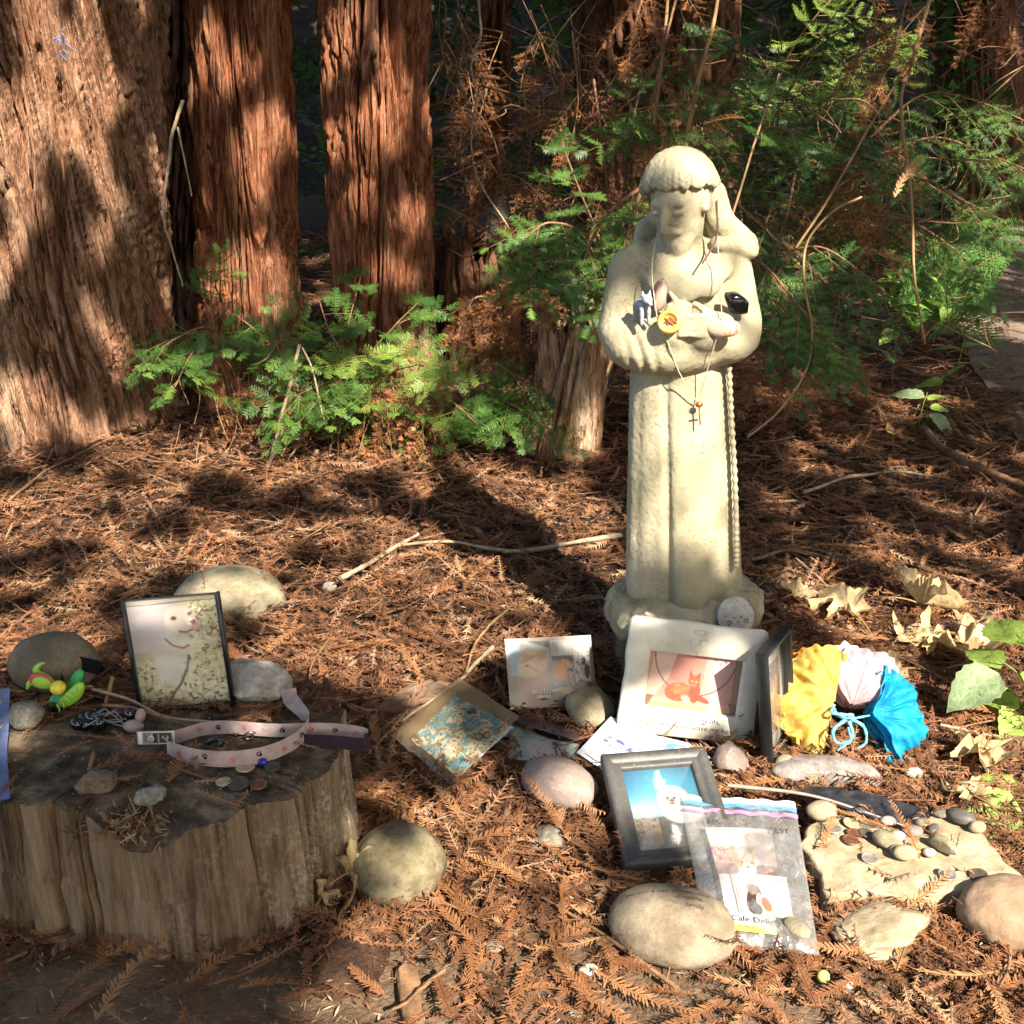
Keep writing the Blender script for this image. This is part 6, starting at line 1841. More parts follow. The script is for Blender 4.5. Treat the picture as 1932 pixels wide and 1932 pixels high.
# straw and twigs
def stick3(name, label, P, r0, r1, mat, cat='stick', n=20):
    c = spline(P, n); b = c[0].copy()
    V, F = tube(c - b, np.linspace(r0, r1, n), 7)
    o = obj(name, V, F, M[mat], None, True); o.location = tuple(map(float, b))
    return tag(o, label, cat)
stick3('straw', 'straight golden straw leaning up from the tan fragment on the stump', [ST(168, 1456, .004), D(190, 1370, 1.30), D(212, 1278, 1.36)], .0030, .0034, 'vine')
stick3('twig', 'dry grey twig running from behind the straw toward the leash', [ST(175, 1300, .02), ST(245, 1320, .02), ST(310, 1352, .015), ST(400, 1362, .012)], .0024, .0018, 'twig_pale', 'twig')
stick3('twig', 'second dry twig crossing the stump behind the straw', [ST(195, 1330, .02), ST(245, 1335, .022), ST(300, 1350, .018), ST(360, 1372, .01)], .0028, .0018, 'twig', 'twig')
t = thing('pink_shell', 'two dusty pink shell pieces beside the leash tag', 'shell', ST(258, 1375))
shp = simple('dusty_pink', (0.30, 0.22, 0.19), 0.6, .4, 30, .4)
blob('shell_half', (.006, .004, .018), (.007, .006, .013), shp, t, (.2, .3, 0)); blob('shell_half', (-.002, -.004, .007), (.014, .009, .009), shp, t, (.1, .2, .3))
# leash: dusty pink webbing printed with paws
lmat = NT('leash_webbing')
cc_ = lmat.ramp(lmat.noise(26, 5, .6), [(0.35, (0.26, 0.18, 0.165)), (0.6, (0.40, 0.30, 0.275)), (0.8, (0.47, 0.37, 0.335))])
cc_ = lmat.mix(lmat.ramp(lmat.noise(70, 4, .7), [(0.60, (0, 0, 0)), (0.70, (.75,) * 3)]), cc_, (0.17, 0.12, 0.10))
lmat.color(cc_).rough(.85, .15); lmat.bump(lmat.noise(400, 2), .4, .001)
M['web'] = lmat.m
M['web_dark'] = simple('dark_webbing', (0.035, 0.02, 0.03), 0.9, .1, 80, .3)
M['paw_pink'] = simple('paw_pink', (0.42, 0.10, 0.14), 0.85, .1, 50, .3)
M['paw_dark'] = simple('paw_dark', (0.04, 0.018, 0.016), 0.85, .1, 50, .3)
leash = thing('leash', 'dusty pink dog leash printed with paw prints looped on the stump', 'leash', ST(430, 1400))
lb = np.array(leash.location)
def strap(P, ups, width, paws_at, nm, n=90):
    V, c, tn, S_ = ribbon(P, ups, width, n)
    nr = np.cross(tn, S_)
    flip = np.sign(np.sum(nr * (np.array([0, -0.75, .65])), -1)); flip = np.where(flip == 0, 1, flip)
    nr = nr * np.sign(np.median(flip))
    o = obj(nm, (V - lb).reshape(-1, 3), grid_faces(n, 5), M['web'], leash, True)
    Vb = V - nr[:, None] * .0012
    if nm == 'handle_strap':
        obj('backing', (Vb - lb).reshape(-1, 3), grid_faces(n, 5), M['web_dark'], o, True)
    sets = {'paw_pink': [], 'paw_dark': []}
    for q, (s, off, rt, sz) in enumerate(paws_at):
        i = int(s * (n - 1))
        key = 'paw_pink' if q % 2 == 0 else 'paw_dark'
        pads = [(0, -.25, .42, .34)] + [(-.45, .2, .16, .22), (-.17, .48, .16, .22), (.17, .48, .16, .22), (.45, .2, .16, .22)]
        for px_, py_, rx_, ry_ in pads:
            th = np.linspace(0, 2 * math.pi, 9, endpoint=False)
            x_ = (px_ + rx_ * np.cos(th)) * sz; y_ = (py_ + ry_ * np.sin(th)) * sz
            cr, sr = math.cos(rt), math.sin(rt)
            x2, y2 = x_ * cr - y_ * sr, x_ * sr + y_ * cr + off
            # follow the strap
            fi = np.clip(i + x2 / np.linalg.norm(c[min(i + 1, n - 1)] - c[i - 1]) * 2, 0, n - 1)
            i0 = np.floor(fi).astype(int); i1 = np.minimum(i0 + 1, n - 1); fr = (fi - i0)[:, None]
            pt = c[i0] * (1 - fr) + c[i1] * fr + S_[i0] * y2[:, None] + nr[i0] * .0008
            V_ = np.vstack([pt, pt.mean(0)])
            F_ = np.array([[j, (j + 1) % 9, 9] for j in range(9)])
            sets[key].append((V_ - lb, F_))
    for key, L_ in sets.items():
        if L_:
            v_, f_ = join(L_); pp = obj('paw_prints', v_, f_, M[key], o)
            pp['kind'] = 'stuff'
    return o
zz_ = .012
pw1 = [(s, 0.0 + (.002 if j % 2 else -.002), .3 * j, .0062) for j, s in enumerate((.06, .16, .25, .34, .43, .52, .61, .69, .77, .85, .93))]
strap([ST(315, 1412, .006), ST(370, 1428, zz_), ST(440, 1432, zz_), ST(510, 1420, zz_), ST(565, 1392, zz_), ST(583, 1362, zz_ + .004), ST(566, 1338, zz_ + .008), ST(548, 1318, .02), ST(545, 1300, .03)],
      [[0, .25, 1]] * 6 + [[.3, .3, 1], [.8, .2, .5], [1, 0, .3]], .0215, pw1, 'loop_strap')
strap([ST(258, 1392, .010), ST(330, 1390, .012), ST(380, 1376, .012), ST(430, 1372, .014), ST(520, 1378, .014), ST(600, 1376, .012), ST(660, 1380, .012), ST(692, 1388, .010), ST(684, 1404, .006), ST(640, 1400, .004), ST(560, 1396, .003)],
      [[0, .25, 1]] * 11, .0185, [(s, .0, .4 * j, .0058) for j, s in enumerate((.2, .27, .34, .42, .49, .56, .63, .7, .77))], 'handle_strap')
R_, c0, _, _ = ribbon([ST(262, 1392, .012), ST(295, 1391, .0125), ST(330, 1390, .0135)], [0, .25, 1], .0170, 20)
off = np.array([0, -.0022, .0006])
pl = Pic(40, 24, (176, 170, 156))
pl.poly([(.22, .08), (.92, .08), (.92, .92), (.22, .92)], (52, 46, 42)).poly([(.5, .12), (.54, .12), (.54, .88), (.5, .88)], (190, 184, 170)).poly([(.25, .12), (.34, .12), (.34, .88), (.25, .88)], (200, 194, 180))
pl.ell(.74, .5, .11, .26, (205, 200, 186)).ell(.74, .62, .05, .14, (52, 46, 42)).ell(.69, .36, .04, .1, (52, 46, 42))
tv = (R_ + off - lb)
tagq = obj('label_tag', tv.reshape(-1, 3), grid_faces(20, 5), M['ink_white'], leash, True)
A, B, Cc = R_[0, 0] + off * 1.4, R_[-1, 0] + off * 1.4, R_[-1, -1] + off * 1.4
s_, t_ = np.meshgrid(np.linspace(.12, .97, 40), np.linspace(.06, .94, 24), indexing='ij')
P_ = A + (B - A) * s_[..., None] + (Cc - B) * t_[..., None]
obj('label_print', (P_ - lb).reshape(-1, 3), grid_faces(40, 24), M['print'], tagq, True, col=pl.col())
def text_on(txt, size, mat, parent, O_, ex, ey, name='lettering', rot=0):
    lt = text_part(txt, size, mat, parent, 0, 0, 0, rot, 0, name)
    V = np.zeros(len(lt.data.vertices) * 3, np.float32); lt.data.vertices.foreach_get('co', V); V = V.reshape(-1, 3)
    V = O_ + V[:, :1] * ex + V[:, 1:2] * ey
    lt.data.vertices.foreach_set('co', V.astype(np.float32).ravel()); lt.data.update()
    return lt
e1 = unit(B - A); e2 = unit(Cc - B); nrm_ = unit(np.cross(e1, e2)); nrm_ = nrm_ * (1 if nrm_ @ np.array([0, -.7, .6]) > 0 else -1)
text_on('pets', .0065, 'ink', leash, A - lb + e1 * .0090 + e2 * .0155 + nrm_ * .0008, e1, e2, rot=-math.pi / 2)
text_on('C', .0105, 'ink_white', leash, A - lb + e1 * .0142 + e2 * .0125 + nrm_ * .0008, e1, e2, rot=-math.pi / 2)
# snap hook
V, F = tube(spline([ST(392, 1402, .006), ST(405, 1395, .012), ST(418, 1398, .010), ST(412, 1406, .006)], 16) - lb, .0042, 8); obj('snap_hook', V, F, M['black'], leash, True)
V, F = tube([ST(470, 1388, .008) + np.array([.006 * math.cos(a), 0, .006 * math.sin(a)]) - lb for a in np.linspace(0, 6.28, 16)], .0011, 6); obj('metal_ring', V, F, simple('ring_steel', (0.5, 0.48, 0.45), .3, .5, metal=1.0), leash, True)
# blue lettered strap at the left edge
V, c, tn, S_ = ribbon([ST(-3, 1512, .004), ST(-5, 1470, .005), ST(-7, 1420, .010), ST(-3, 1375, .012), ST(-1, 1330, .02), ST(0, 1300, .035)], [1, .1, 0], .026, 40)
bl = thing('lettered_strap', 'blue strap with white and yellow lettering at the left edge', 'strap', c[0])
obj('webbing', (V - c[0]).reshape(-1, 3), grid_faces(40, 5), simple('blue_webbing', (0.11, 0.14, 0.25), .8, .2, 80, .25), bl, True)
for k_, ch in enumerate('HRMEASWLIOBT'):
    i = 8 + int(k_ * 2.6); 
    if i >= 39: break
    pos = c[i] - c[0] + np.array([-.0085, -.004, .003])
    text_on(ch, .016, 'ink_white' if k_ % 3 else 'paw_dark', bl, pos, np.array([1.0, 0, 0]), unit(tn[i]), 'letter')
for ch in bl.children:
    if ch.name.startswith('letter') and ch.data.materials[0] == M['paw_dark']:
        ch.data.materials[0] = simple('strap_yellow', (0.55, 0.4, 0.08), .8)
# coins on the stump
cop = simple('worn_copper', (0.20, 0.085, 0.045), 0.45, .5, 120, .35, .3, .001, .6); nick = simple('worn_nickel', (0.30, 0.27, 0.22), 0.45, .5, 120, .35, .3, .001, .6)
tarn = simple('tarnished_coin', (0.075, 0.06, 0.045), 0.6, .4, 120, .35, .3, .001, .3); tanc = simple('sandy_coin', (0.42, 0.31, 0.18), 0.5, .4, 120, .3, .3, .001, .3)
for u, v, r, mt, lab in ((463, 1448, .0121, tanc, 'sandy-bright coin on the stump nearest the leash curve'), (422, 1476, .0095, tanc, 'small bright coin on the stump beside a dark one'), (450, 1479, .0135, tarn, 'large dark coin on the stump beside the small bright one'), (488, 1481, .0105, cop, 'brown copper coin near the right front of the stump'), (514, 1447, .0100, tarn, 'dull coin right of the blue bead on the stump')):
    tag(disc('coin', ST(u, v, .002), r, .0018, mt, None, (random.uniform(-.05, .05), random.uniform(-.05, .05))), lab, 'coin', 'coins left on the stump')
o = rock('blue_bead', ST(496, 1443, .001), (.0062, .0055, .005), simple('blue_glass', (0.01, 0.012, 0.25), .1, .6), .02, 1, 3, sub=2, box=.7)
tag(o, 'cobalt blue glass bead between two coins on the stump', 'bead')
gg = np.random.default_rng(15)
parts = []
V0, F0 = ico(1)
for k_ in range(200):
    u, v = gg.uniform(-30, 630), gg.uniform(1290, 1545)
    p = ST(u, v, .001)
    if not in_poly(p[0], p[1], sc_ + (STUMP - sc_) * .95): continue
    parts.append((V0 * gg.uniform(.0006, .0022, 3) * gg.uniform(.4, 1.1) + p, F0))
V, F = join(parts)
o = tag(obj('grit', V, F, S_tan, None), 'grit and crumbs scattered over the stump top', 'grit'); o['kind'] = 'stuff'
# needles on the back of the stump
gg = np.random.default_rng(16)
x = gg.uniform(STUMP[:, 0].min(), STUMP[:, 0].max(), 2600); y = gg.uniform(STUMP[:, 1].min(), STUMP[:, 1].max(), 2600)
u, v = PX(np.stack([x, y, 0 * x + TOPZ], -1))
kp = in_poly(x, y, sc_ + (STUMP - sc_) * .97) & (v < 1345 + 25 * np.sin(u * .03)) & ((u < 240) | (v < 1335) | (u > 450))
kp |= in_poly(x, y, sc_ + (STUMP - sc_) * .96) & (gg.uniform(0, 1, len(x)) < .035)
x, y = x[kp], y[kp]
a = gg.uniform(0, 6.28, len(x))
O_ = np.stack([x, y, TOPZ + gg.uniform(.002, .014, len(x))], -1); T_ = np.stack([np.cos(a), np.sin(a), gg.normal(0, .12, len(x))], -1); S2 = np.stack([-np.sin(a), np.cos(a), gg.normal(0, .25, len(x))], -1)
L_ = gg.uniform(.03, .08, len(x))
V, F, R = join_r([twigs(O_ - T_ * L_[:, None] / 2, T_, S2, L_, .010, 13, .0028, .05, .72, .9, gg, .0012)])
o = tag(obj('stump_litter', V, F, M['litter'], None, attr=R), 'dry sprigs heaped over the back of the stump', 'leaf litter'); o['kind'] = 'stuff'
# moss and debris in the notch of the rim
gg = np.random.default_rng(18)
q = G(250, 1562, STUMP_Z - .02)
n = 160
O_ = q + gg.normal(0, 1, (n, 3)) * [.028, .010, .008]; T_ = gg.normal(size=(n, 3)); S2 = gg.normal(size=(n, 3))
V, F, R = join_r([twigs(O_, T_, S2, gg.uniform(.01, .03, n), .005, 6, .002, .1, .6, .9, gg, .001)])
o = tag(obj('moss_tuft', V, F, M['debris'], None, attr=R), 'tuft of moss and crumbs in the notch of the stump rim', 'moss'); o['kind'] = 'stuff'

# ------------------------------------------------------------------ white clay frame with the orange cat
k = NT('white_clay')
c = k.ramp(k.noise(14, 6, .6), [(0.35, (0.45, 0.41, 0.33)), (0.6, (0.60, 0.555, 0.46)), (0.8, (0.66, 0.61, 0.52))])
c = k.mix(k.ramp(k.noise(160, 4, .7), [(0.68, (0, 0, 0)), (0.76, (.6,) * 3)]), c, (0.16, 0.12, 0.08))
k.color(c).rough(.6, .3); k.bump(k.noise(60, 5), .3, .003)
M['clay'] = k.m
t = thing('clay_picture_frame', 'white clay picture frame with an orange cat, leaning on the statue base', 'picture frame')
set_matrix(t, lean_matrix(1290, 1388, .012, -3, 76, -5.5))
w_, h_ = .222, .192
iw, ih, icx, icy = .150, .094, .003, .092
V, F = ring(w_, h_, iw, ih, icx, icy, .013, .003, .010, .0035, 2)
obj('frame', V, F, M['clay'], t, True)
V, F = box(-w_ / 2 + .006, w_ / 2 - .006, .006, h_ - .006, -.004, -.001); obj('back_board', V, F, M['black'], t)
pic = Pic(110, 70, (236, 196, 172))
pic.band(0, .16, (206, 160, 116), (226, 186, 150)).band(.16, 1, (226, 158, 140), (224, 168, 148))
pic.poly([(.0, .2), (.06, 1), (.30, 1), (.22, .48), (.1, .2)], (240, 200, 178)).poly([(.30, 1), (.24, .50), (.60, .45), (.62, 1)], (214, 136, 120), .75)
pic.put(sstep(.6, .75, pic.x) * sstep(.95, .75, pic.x), (238, 190, 190), .8)
th = np.linspace(0, math.pi, 30)
for i in range(29):
    pic.line(.5 + .44 * math.cos(math.pi + th[i]), .98 + .72 * math.sin(math.pi + th[i]), .5 + .44 * math.cos(math.pi + th[i + 1]), .98 + .72 * math.sin(math.pi + th[i + 1]), .006, (110, 78, 74))
pic.put(((pic.y < .2) & (np.abs(pic.x - .5) > .46 - .3 * pic.y)).astype(float), (120, 92, 70), .8)
pic.put((pic.x > .93).astype(float), (150, 120, 100), .7)
pic.speck(46, (120, 40, 70), .25, .3, 3, .8, sstep(.82, .9, pic.y) * sstep(.68, .72, pic.x) * sstep(.9, .86, pic.x))
pic.ell(.36, .30, .15, .17, (198, 92, 66), .1).ell(.36, .35, .12, .08, (222, 128, 86), .1, .5, .7)
pic.speck(40, (232, 160, 110), .25, .4, 5, .7, sstep(1.1, .9, np.hypot((pic.x - .36) / .14, (pic.y - .3) / .15)))
pic.ell(.53, .33, .06, .20, (192, 84, 66)).ell(.51, .52, .062, .10, (204, 96, 70))
pic.poly([(.452, .56), (.458, .71), (.50, .61)], (196, 84, 62)).poly([(.525, .61), (.575, .70), (.572, .55)], (196, 84, 62))
pic.ell(.49, .52, .012, .014, (236, 190, 120)).ell(.535, .51, .012, .014, (236, 190, 120)).ell(.512, .47, .014, .015, (150, 56, 60)).ell(.515, .45, .026, .03, (222, 150, 120), 0, .3, .6)
pic.ell(.60, .22, .11, .05, (196, 84, 66), -.35).ell(.44, .2, .05, .05, (236, 220, 200), -.3, .4, .7)
pic_rect('photo', pic, icx - iw / 2 + .0004, icy - ih / 2 + .0004, icx + iw / 2 - .0004, icy + ih / 2 - .0004, .001, 'print', t)
def heart_pts(s, n=40):
    a = np.linspace(0, 2 * math.pi, n, endpoint=False)
    return np.stack([16 * np.sin(a) ** 3, 13 * np.cos(a) - 5 * np.cos(2 * a) - 2 * np.cos(3 * a) - np.cos(4 * a)], -1) / 17 * s
hp = heart_pts(.0165)
L_ = [np.c_[hp * q + [.003, .156], np.full(40, zq)] for q, zq in ((1.06, .0128), (1.0, .0150), (.9, .0158), (.5, .0166), (.01, .0168))]
V, F = loft(L_); obj('heart_relief', V, F, M['clay'], t, True)
a = np.linspace(0, 2 * math.pi, 28)
V, F = tube(np.stack([.003 + .0095 * np.cos(a), .1785 + .0045 * np.sin(a), np.full(28, .0142)], -1), .0013, 6); obj('halo_relief', V, F, M['clay'], t, True)
tan_clay = simple('paw_relief', (0.44, 0.38, 0.27), .6)
for px_, py_, r_ in ((0, -.002, .0042), (-.0055, .0035, .0017), (-.002, .006, .0018), (.002, .006, .0018), (.0055, .0035, .0017)):
    V0, F0 = ico(2); obj('paw_pad', V0 * [r_, r_ * .9, .0012] + [.003 + px_, .152 + py_, .0167], F0, tan_clay, t, True)
text_part('You have left my life,', .0125, 'ink', t, -.052, .030, .0136, 0, .1, 'lettering', 'LEFT', .006, .12, 1)
text_part('but you will never leave my heart', .0125, 'ink', t, -.086, .0165, .0136, 0, .1, 'lettering', 'LEFT', .006, .12, 2)

# ------------------------------------------------------------------ black frame with the white dog
k = NT('dusty_black_frame')
c = k.ramp(k.noise(20, 6, .6), [(0.35, (0.035, 0.032, 0.03)), (0.65, (0.075, 0.07, 0.063)), (0.85, (0.16, 0.14, 0.12))])
c = k.mix(k.ramp(k.noise(220, 4, .7), [(0.62, (0, 0, 0)), (0.70, (.7,) * 3)]), c, (0.25, 0.19, 0.13))
k.color(c).rough(.5, .4); k.bump(k.noise(150, 4), .3, .002)
M['frame_black'] = k.m
def wood_frame(label, m, w_, h_, b, depth, pic, glass=True, mat='frame_black', inset=0.0):
    t = thing('picture_frame', label, 'picture frame')
    set_matrix(t, m)
    iw, ih = w_ - 2 * b, h_ - 2 * b
    out = rrect(w_, h_, .0015, 4, 0, h_ / 2)
    cen = np.array([0, h_ / 2])
    # four mitred bars, each a part of its own
    prof = [(0, -.006), (0, depth * .75), (.12, depth), (.42, depth * .9), (.55, depth * .55), (.75, depth * .62), (.92, depth * .6), (1, depth * .35), (1, -.006)]
    co = np.array([[-w_ / 2, 0], [w_ / 2, 0], [w_ / 2, h_], [-w_ / 2, h_]]); ci = np.array([[-iw / 2, b], [iw / 2, b], [iw / 2, h_ - b], [-iw / 2, h_ - b]])
    for i in range(4):
        j = (i + 1) % 4
        A = [np.r_[co[i] * (1 - q) + ci[i] * q, z] for q, z in prof]; B = [np.r_[co[j] * (1 - q) + ci[j] * q, z] for q, z in prof]
        A, B = np.array(A), np.array(B)
        sh = unit(B[0] - A[0]) * .0002
        V = np.stack([A + sh, B - sh], 0).reshape(-1, 3)
        n_ = len(prof)
        F = [[q, q + 1, n_ + q + 1, n_ + q] for q in range(n_ - 1)] + [[n_ - 1, 0, n_, 2 * n_ - 1]]
        obj('frame_bar', V, np.array(F), M[mat], t)
    V, F = box(-iw / 2 - .002, iw / 2 + .002, b - .002, h_ - b + .002, -.005, -.0025); obj('back_board', V, F, M['black'], t)
    pic_rect('photo', pic, -iw / 2 + .0002, b + .0002, iw / 2 - .0002, h_ - b - .0002, -.001, 'print', t)
    if glass:
        V, F = box(-iw / 2 + .0003, iw / 2 - .0003, b + .0003, h_ - b - .0003, .0008, .0022); obj('glass', V, F, M['acrylic'], t)
    return t
pic = Pic(84, 110, (60, 190, 226))
pic.band(.42, 1, (120, 205, 225), (40, 178, 222)).put(sstep(.75, .45, pic.y) * sstep(.8, .2, pic.x), (228, 244, 244), .8)
pic.put(sstep(.3, .05, pic.x) * sstep(.5, .9, pic.y), (44, 150, 214), .6)
pic.band(0, .40, (150, 118, 86), (196, 176, 150)); pic.speck(14, (96, 68, 46), .05, .3, 1, .8, sstep(.42, .38, pic.y)); pic.speck(20, (226, 196, 150), .2, .35, 2, .9, sstep(.42, .36, pic.y))
pic.ell(.26, .17, .18, .10, (224, 180, 116), .2).ell(.26, .15, .15, .06, (160, 112, 70), .2, .5, .6)
pic.put((pic.y < .40) * (pic.x > .34) * (pic.x < .7) * 1.0, (60, 54, 52), .75)
pic.put(sstep(.05, .03, pic.y), (150, 84, 54), .8)
pic.ell(.62, .62, .22, .15, (250, 246, 240)).ell(.72, .46, .30, .16, (250, 248, 244)).ell(.56, .70, .10, .08, (250, 246, 240)).speck(20, (214, 196, 190), .2, .45, 7, .5, sstep(1.0, .8, np.hypot((pic.x - .64) / .24, (pic.y - .6) / .17)))
pic.ell(.58, .585, .075, .045, (214, 150, 130), .2, .5, .8).ell(.545, .62, .02, .016, (90, 40, 36)).ell(.64, .615, .02, .016, (90, 40, 36)).ell(.60, .585, .026, .016, (80, 36, 36)).ell(.595, .55, .035, .012, (150, 70, 66), 0, .3)
wood_frame('black wooden frame with a white dog photo under a blue sky', lean_matrix(1288, 1634, .028, 3, 16, 3.5), .158, .193, .027, .012, pic)

# dark narrow frame seen edge-on right of the clay frame
pic = Pic(50, 90, (226, 220, 206))
pic.poly([(.16, .14), (.84, .14), (.84, .86), (.16, .86)], (132, 98, 76)); pic.speck(7, (92, 56, 36), .0, .3, 1, .8, ((pic.x > .16) & (pic.x < .84) & (pic.y > .14) & (pic.y < .86)) * 1.0)
pic.ell(.6, .45, .16, .26, (150, 84, 44)).ell(.45, .6, .12, .1, (190, 168, 150)).speck(22, (235, 230, 220), .38, .45, 4, 1, ((pic.x > .2) & (pic.x < .5)) * 1.0)
wood_frame('narrow dark wooden frame turned edge-on right of the clay frame', lean_matrix(1466, 1420, .004, 57, 82, 0), .105, .200, .014, .014, pic, True, 'black')

# ------------------------------------------------------------------ laminated card with the tabby cat
pic = Pic(120, 92, (150, 132, 116))
pic.poly([(.04, .05), (.50, .05), (.50, .95), (.04, .95)], (142, 124, 108)).poly([(.04, .40), (.04, .95), (.16, .95), (.17, .62)], (108, 156, 168)).poly([(.16, .95), (.50, .95), (.50, .6), (.4, .78), (.25, .88)], (146, 160, 150)).poly([(.24, .95), (.5, .95), (.5, .84), (.36, .9)], (76, 66, 58))
pic.ell(.28, .34, .18, .30, (168, 130, 106)).ell(.30, .63, .165, .19, (196, 150, 108), .3).ell(.22, .56, .10, .13, (200, 162, 124)).ell(.40, .74, .055, .085, (176, 124, 96), -.5)
for q in range(5):
    pic.line(.17 + .028 * q, .64 + .012 * q, .22 + .03 * q, .77 - .008 * q, .007, (126, 86, 58), .9)
pic.ell(.225, .60, .028, .014, (44, 32, 28), .3).line(.25, .60, .33, .52, .006, (90, 62, 50)).ell(.155, .53, .014, .016, (226, 214, 206)).ell(.12, .50, .06, .04, (178, 172, 164), 0, .4, .8)
pic.poly([(.52, .58), (.52, .95), (.76, .95), (.76, .58)], (186, 176, 162)).poly([(.52, .6), (.76, .6), (.76, .72), (.52, .72)], (92, 82, 72)).poly([(.60, .73), (.71, .73), (.71, .9), (.6, .9)], (212, 206, 194)).poly([(.52, .05), (.76, .05), (.76, .62), (.52, .66)], (142, 136, 126))
pic.speck(40, (196, 192, 182), .1, .3, 6, .6, ((pic.x > .52) & (pic.x < .76) & (pic.y < .6)) * 1.0)
pic.ell(.60, .50, .075, .13, (212, 130, 74)).ell(.645, .62, .035, .055, (220, 138, 82)).ell(.705, .58, .022, .09, (226, 150, 124), .3).ell(.715, .50, .03, .035, (70, 42, 36)).poly([(.69, .5), (.72, .5), (.76, .3), (.73, .3)], (204, 152, 128))
pic.ell(.64, .23, .10, .045, (220, 184, 128), -.2).ell(.56, .24, .02, .03, (224, 190, 140))
pic.poly([(.77, .34), (.96, .34), (.96, .95), (.77, .95)], (198, 196, 184)); pic.speck(38, (90, 80, 66), .15, .35, 8, .8, ((pic.x > .77) & (pic.x < .96) & (pic.y > .34)) * 1.0)
pic.ell(.90, .72, .03, .12, (214, 208, 192)).ell(.885, .64, .022, .05, (66, 56, 50)).ell(.91, .48, .03, .10, (112, 74, 48))
pic.poly([(.77, .06), (.88, .06), (.88, .34), (.77, .34)], (176, 142, 122)).poly([(.89, .06), (.97, .06), (.97, .33), (.89, .33)], (112, 92, 80))
pic.put(((pic.x < .035) | (pic.x > .965) | (pic.y < .04) | (pic.y > .955)) * 1.0, (150, 124, 104))
t = thing('laminated_card', 'laminated photo collage of a tabby cat propped in the statue shadow', 'photo')
set_matrix(t, lean_matrix(1046, 1334, .016, 14, 52, -4))
pic_rect('print', pic, -.077, 0, .077, .121, 0, 'print_gloss', t, .004)
text_part('BRISTOW', .0105, 'ink_white', t, -.0385, .0245, .0044, 0, 0, 'lettering', 'LEFT', 0, 0)
text_part('2004-2020', .0058, 'ink_white', t, -.030, .0165, .0040, 0, 0, 'lettering', 'LEFT', 0, 0)

# ------------------------------------------------------------------ dirty plastic sleeve with a washed-out print
pic = Pic(90, 80, (196, 196, 186))
pic.speck(5, (76, 168, 204), .0, .18, 1, .95).speck(6, (222, 218, 208), .05, .3, 2, .9).speck(9, (110, 126, 96), .2, .45, 3, .7).speck(26, (92, 66, 46), .22, .4, 4, .85).speck(8, (60, 156, 200), .3, .4, 6, .9)
t = thing('plastic_sleeve', 'muddy clear plastic sleeve holding a stained blue print', 'plastic sleeve', G(850, 1400, .012))
b = np.array(t.location)
warp = lambda s, t_: .006 * np.sin(s * 3.1) * np.sin(t_ * 3.1) + .003 * fbm(np.stack([s * 4, t_ * 4, 0 * s], -1), 2)
sheet('print', pic, G(858, 1312, .030) - b, G(972, 1372, .030) - b, G(862, 1466, .026) - b, G(776, 1396, .026) - b, 'print_bright', t, warp)
def film(name, TL, TR, BR, BL, mat, parent, off, n=40, m=40, crease=.004, seed=0):
    s, t_ = np.meshgrid(np.linspace(0, 1, n), np.linspace(0, 1, m), indexing='ij')
    s_, q_ = s[..., None], t_[..., None]
    P = BL * (1 - s_) * (1 - q_) + BR * s_ * (1 - q_) + TL * (1 - s_) * q_ + TR * s_ * q_
    P[..., 2] += off * (np.sin(s * math.pi) * np.sin(t_ * math.pi)) ** .4 + crease * fbm(np.stack([s * 5, t_ * 6, 0 * s + seed], -1), 4) * np.sin(s * math.pi) ** .5
    return obj(name, P.reshape(-1, 3), grid_faces(n, m), mat, parent, True)
film('front_film', G(866, 1278, .034) - b, G(980, 1352, .034) - b, G(852, 1482, .028) - b, G(738, 1388, .028) - b, M['sleeve'], t, .009, seed=1)
mud = simple('muddy_film', (0.20, 0.15, 0.10), .45, .5, 12, .35)
film('back_film', G(866, 1278, .026) - b, G(980, 1352, .026) - b, G(852, 1482, .020) - b, G(738, 1388, .020) - b, mud, t, .001, seed=2, crease=.002)
t = thing('paper_scrap', 'brown sodden paper behind the plastic sleeve', 'paper', G(780, 1320, .02)); b = np.array(t.location)
film('paper', G(785, 1282, .024) - b, G(880, 1290, .026) - b, G(800, 1350, .02) - b, G(700, 1340, .02) - b, simple('sodden_paper', (0.16, 0.10, 0.065), .8, .2, 18, .4), t, .003, seed=5)

# ------------------------------------------------------------------ folded card with the puppy drawing
pic = Pic(80, 56, (178, 200, 198))
pic.put(sstep(.4, 1, pic.x), (196, 206, 198), .7).ell(.52, .30, .26, .34, (226, 216, 206), 0, .2).ell(.42, .66, .16, .14, (214, 220, 214)).speck(40, (70, 70, 76), .3, .36, 2, .9, sstep(1, .8, np.hypot((pic.x - .4) / .16, (pic.y - .66) / .14)))
pic.ell(.56, .72, .03, .045, (50, 46, 50)).ell(.66, .52, .055, .085, (108, 86, 136)).ell(.655, .58, .022, .03, (40, 34, 50)).line(.66, .42, .70, .1, .012, (70, 62, 66)).line(.62, .2, .64, .02, .01, (70, 62, 66)).line(.8, .2, .84, .05, .006, (110, 80, 60))
pic.put(sstep(.05, .02, pic.x) , (206, 140, 150), .9).put(sstep(.95, .98, pic.x), (206, 150, 140), .8)
t = thing('greeting_card', 'curled greeting card with a drawn puppy behind the pink stone', 'card', G(1028, 1420, .01)); b = np.array(t.location)
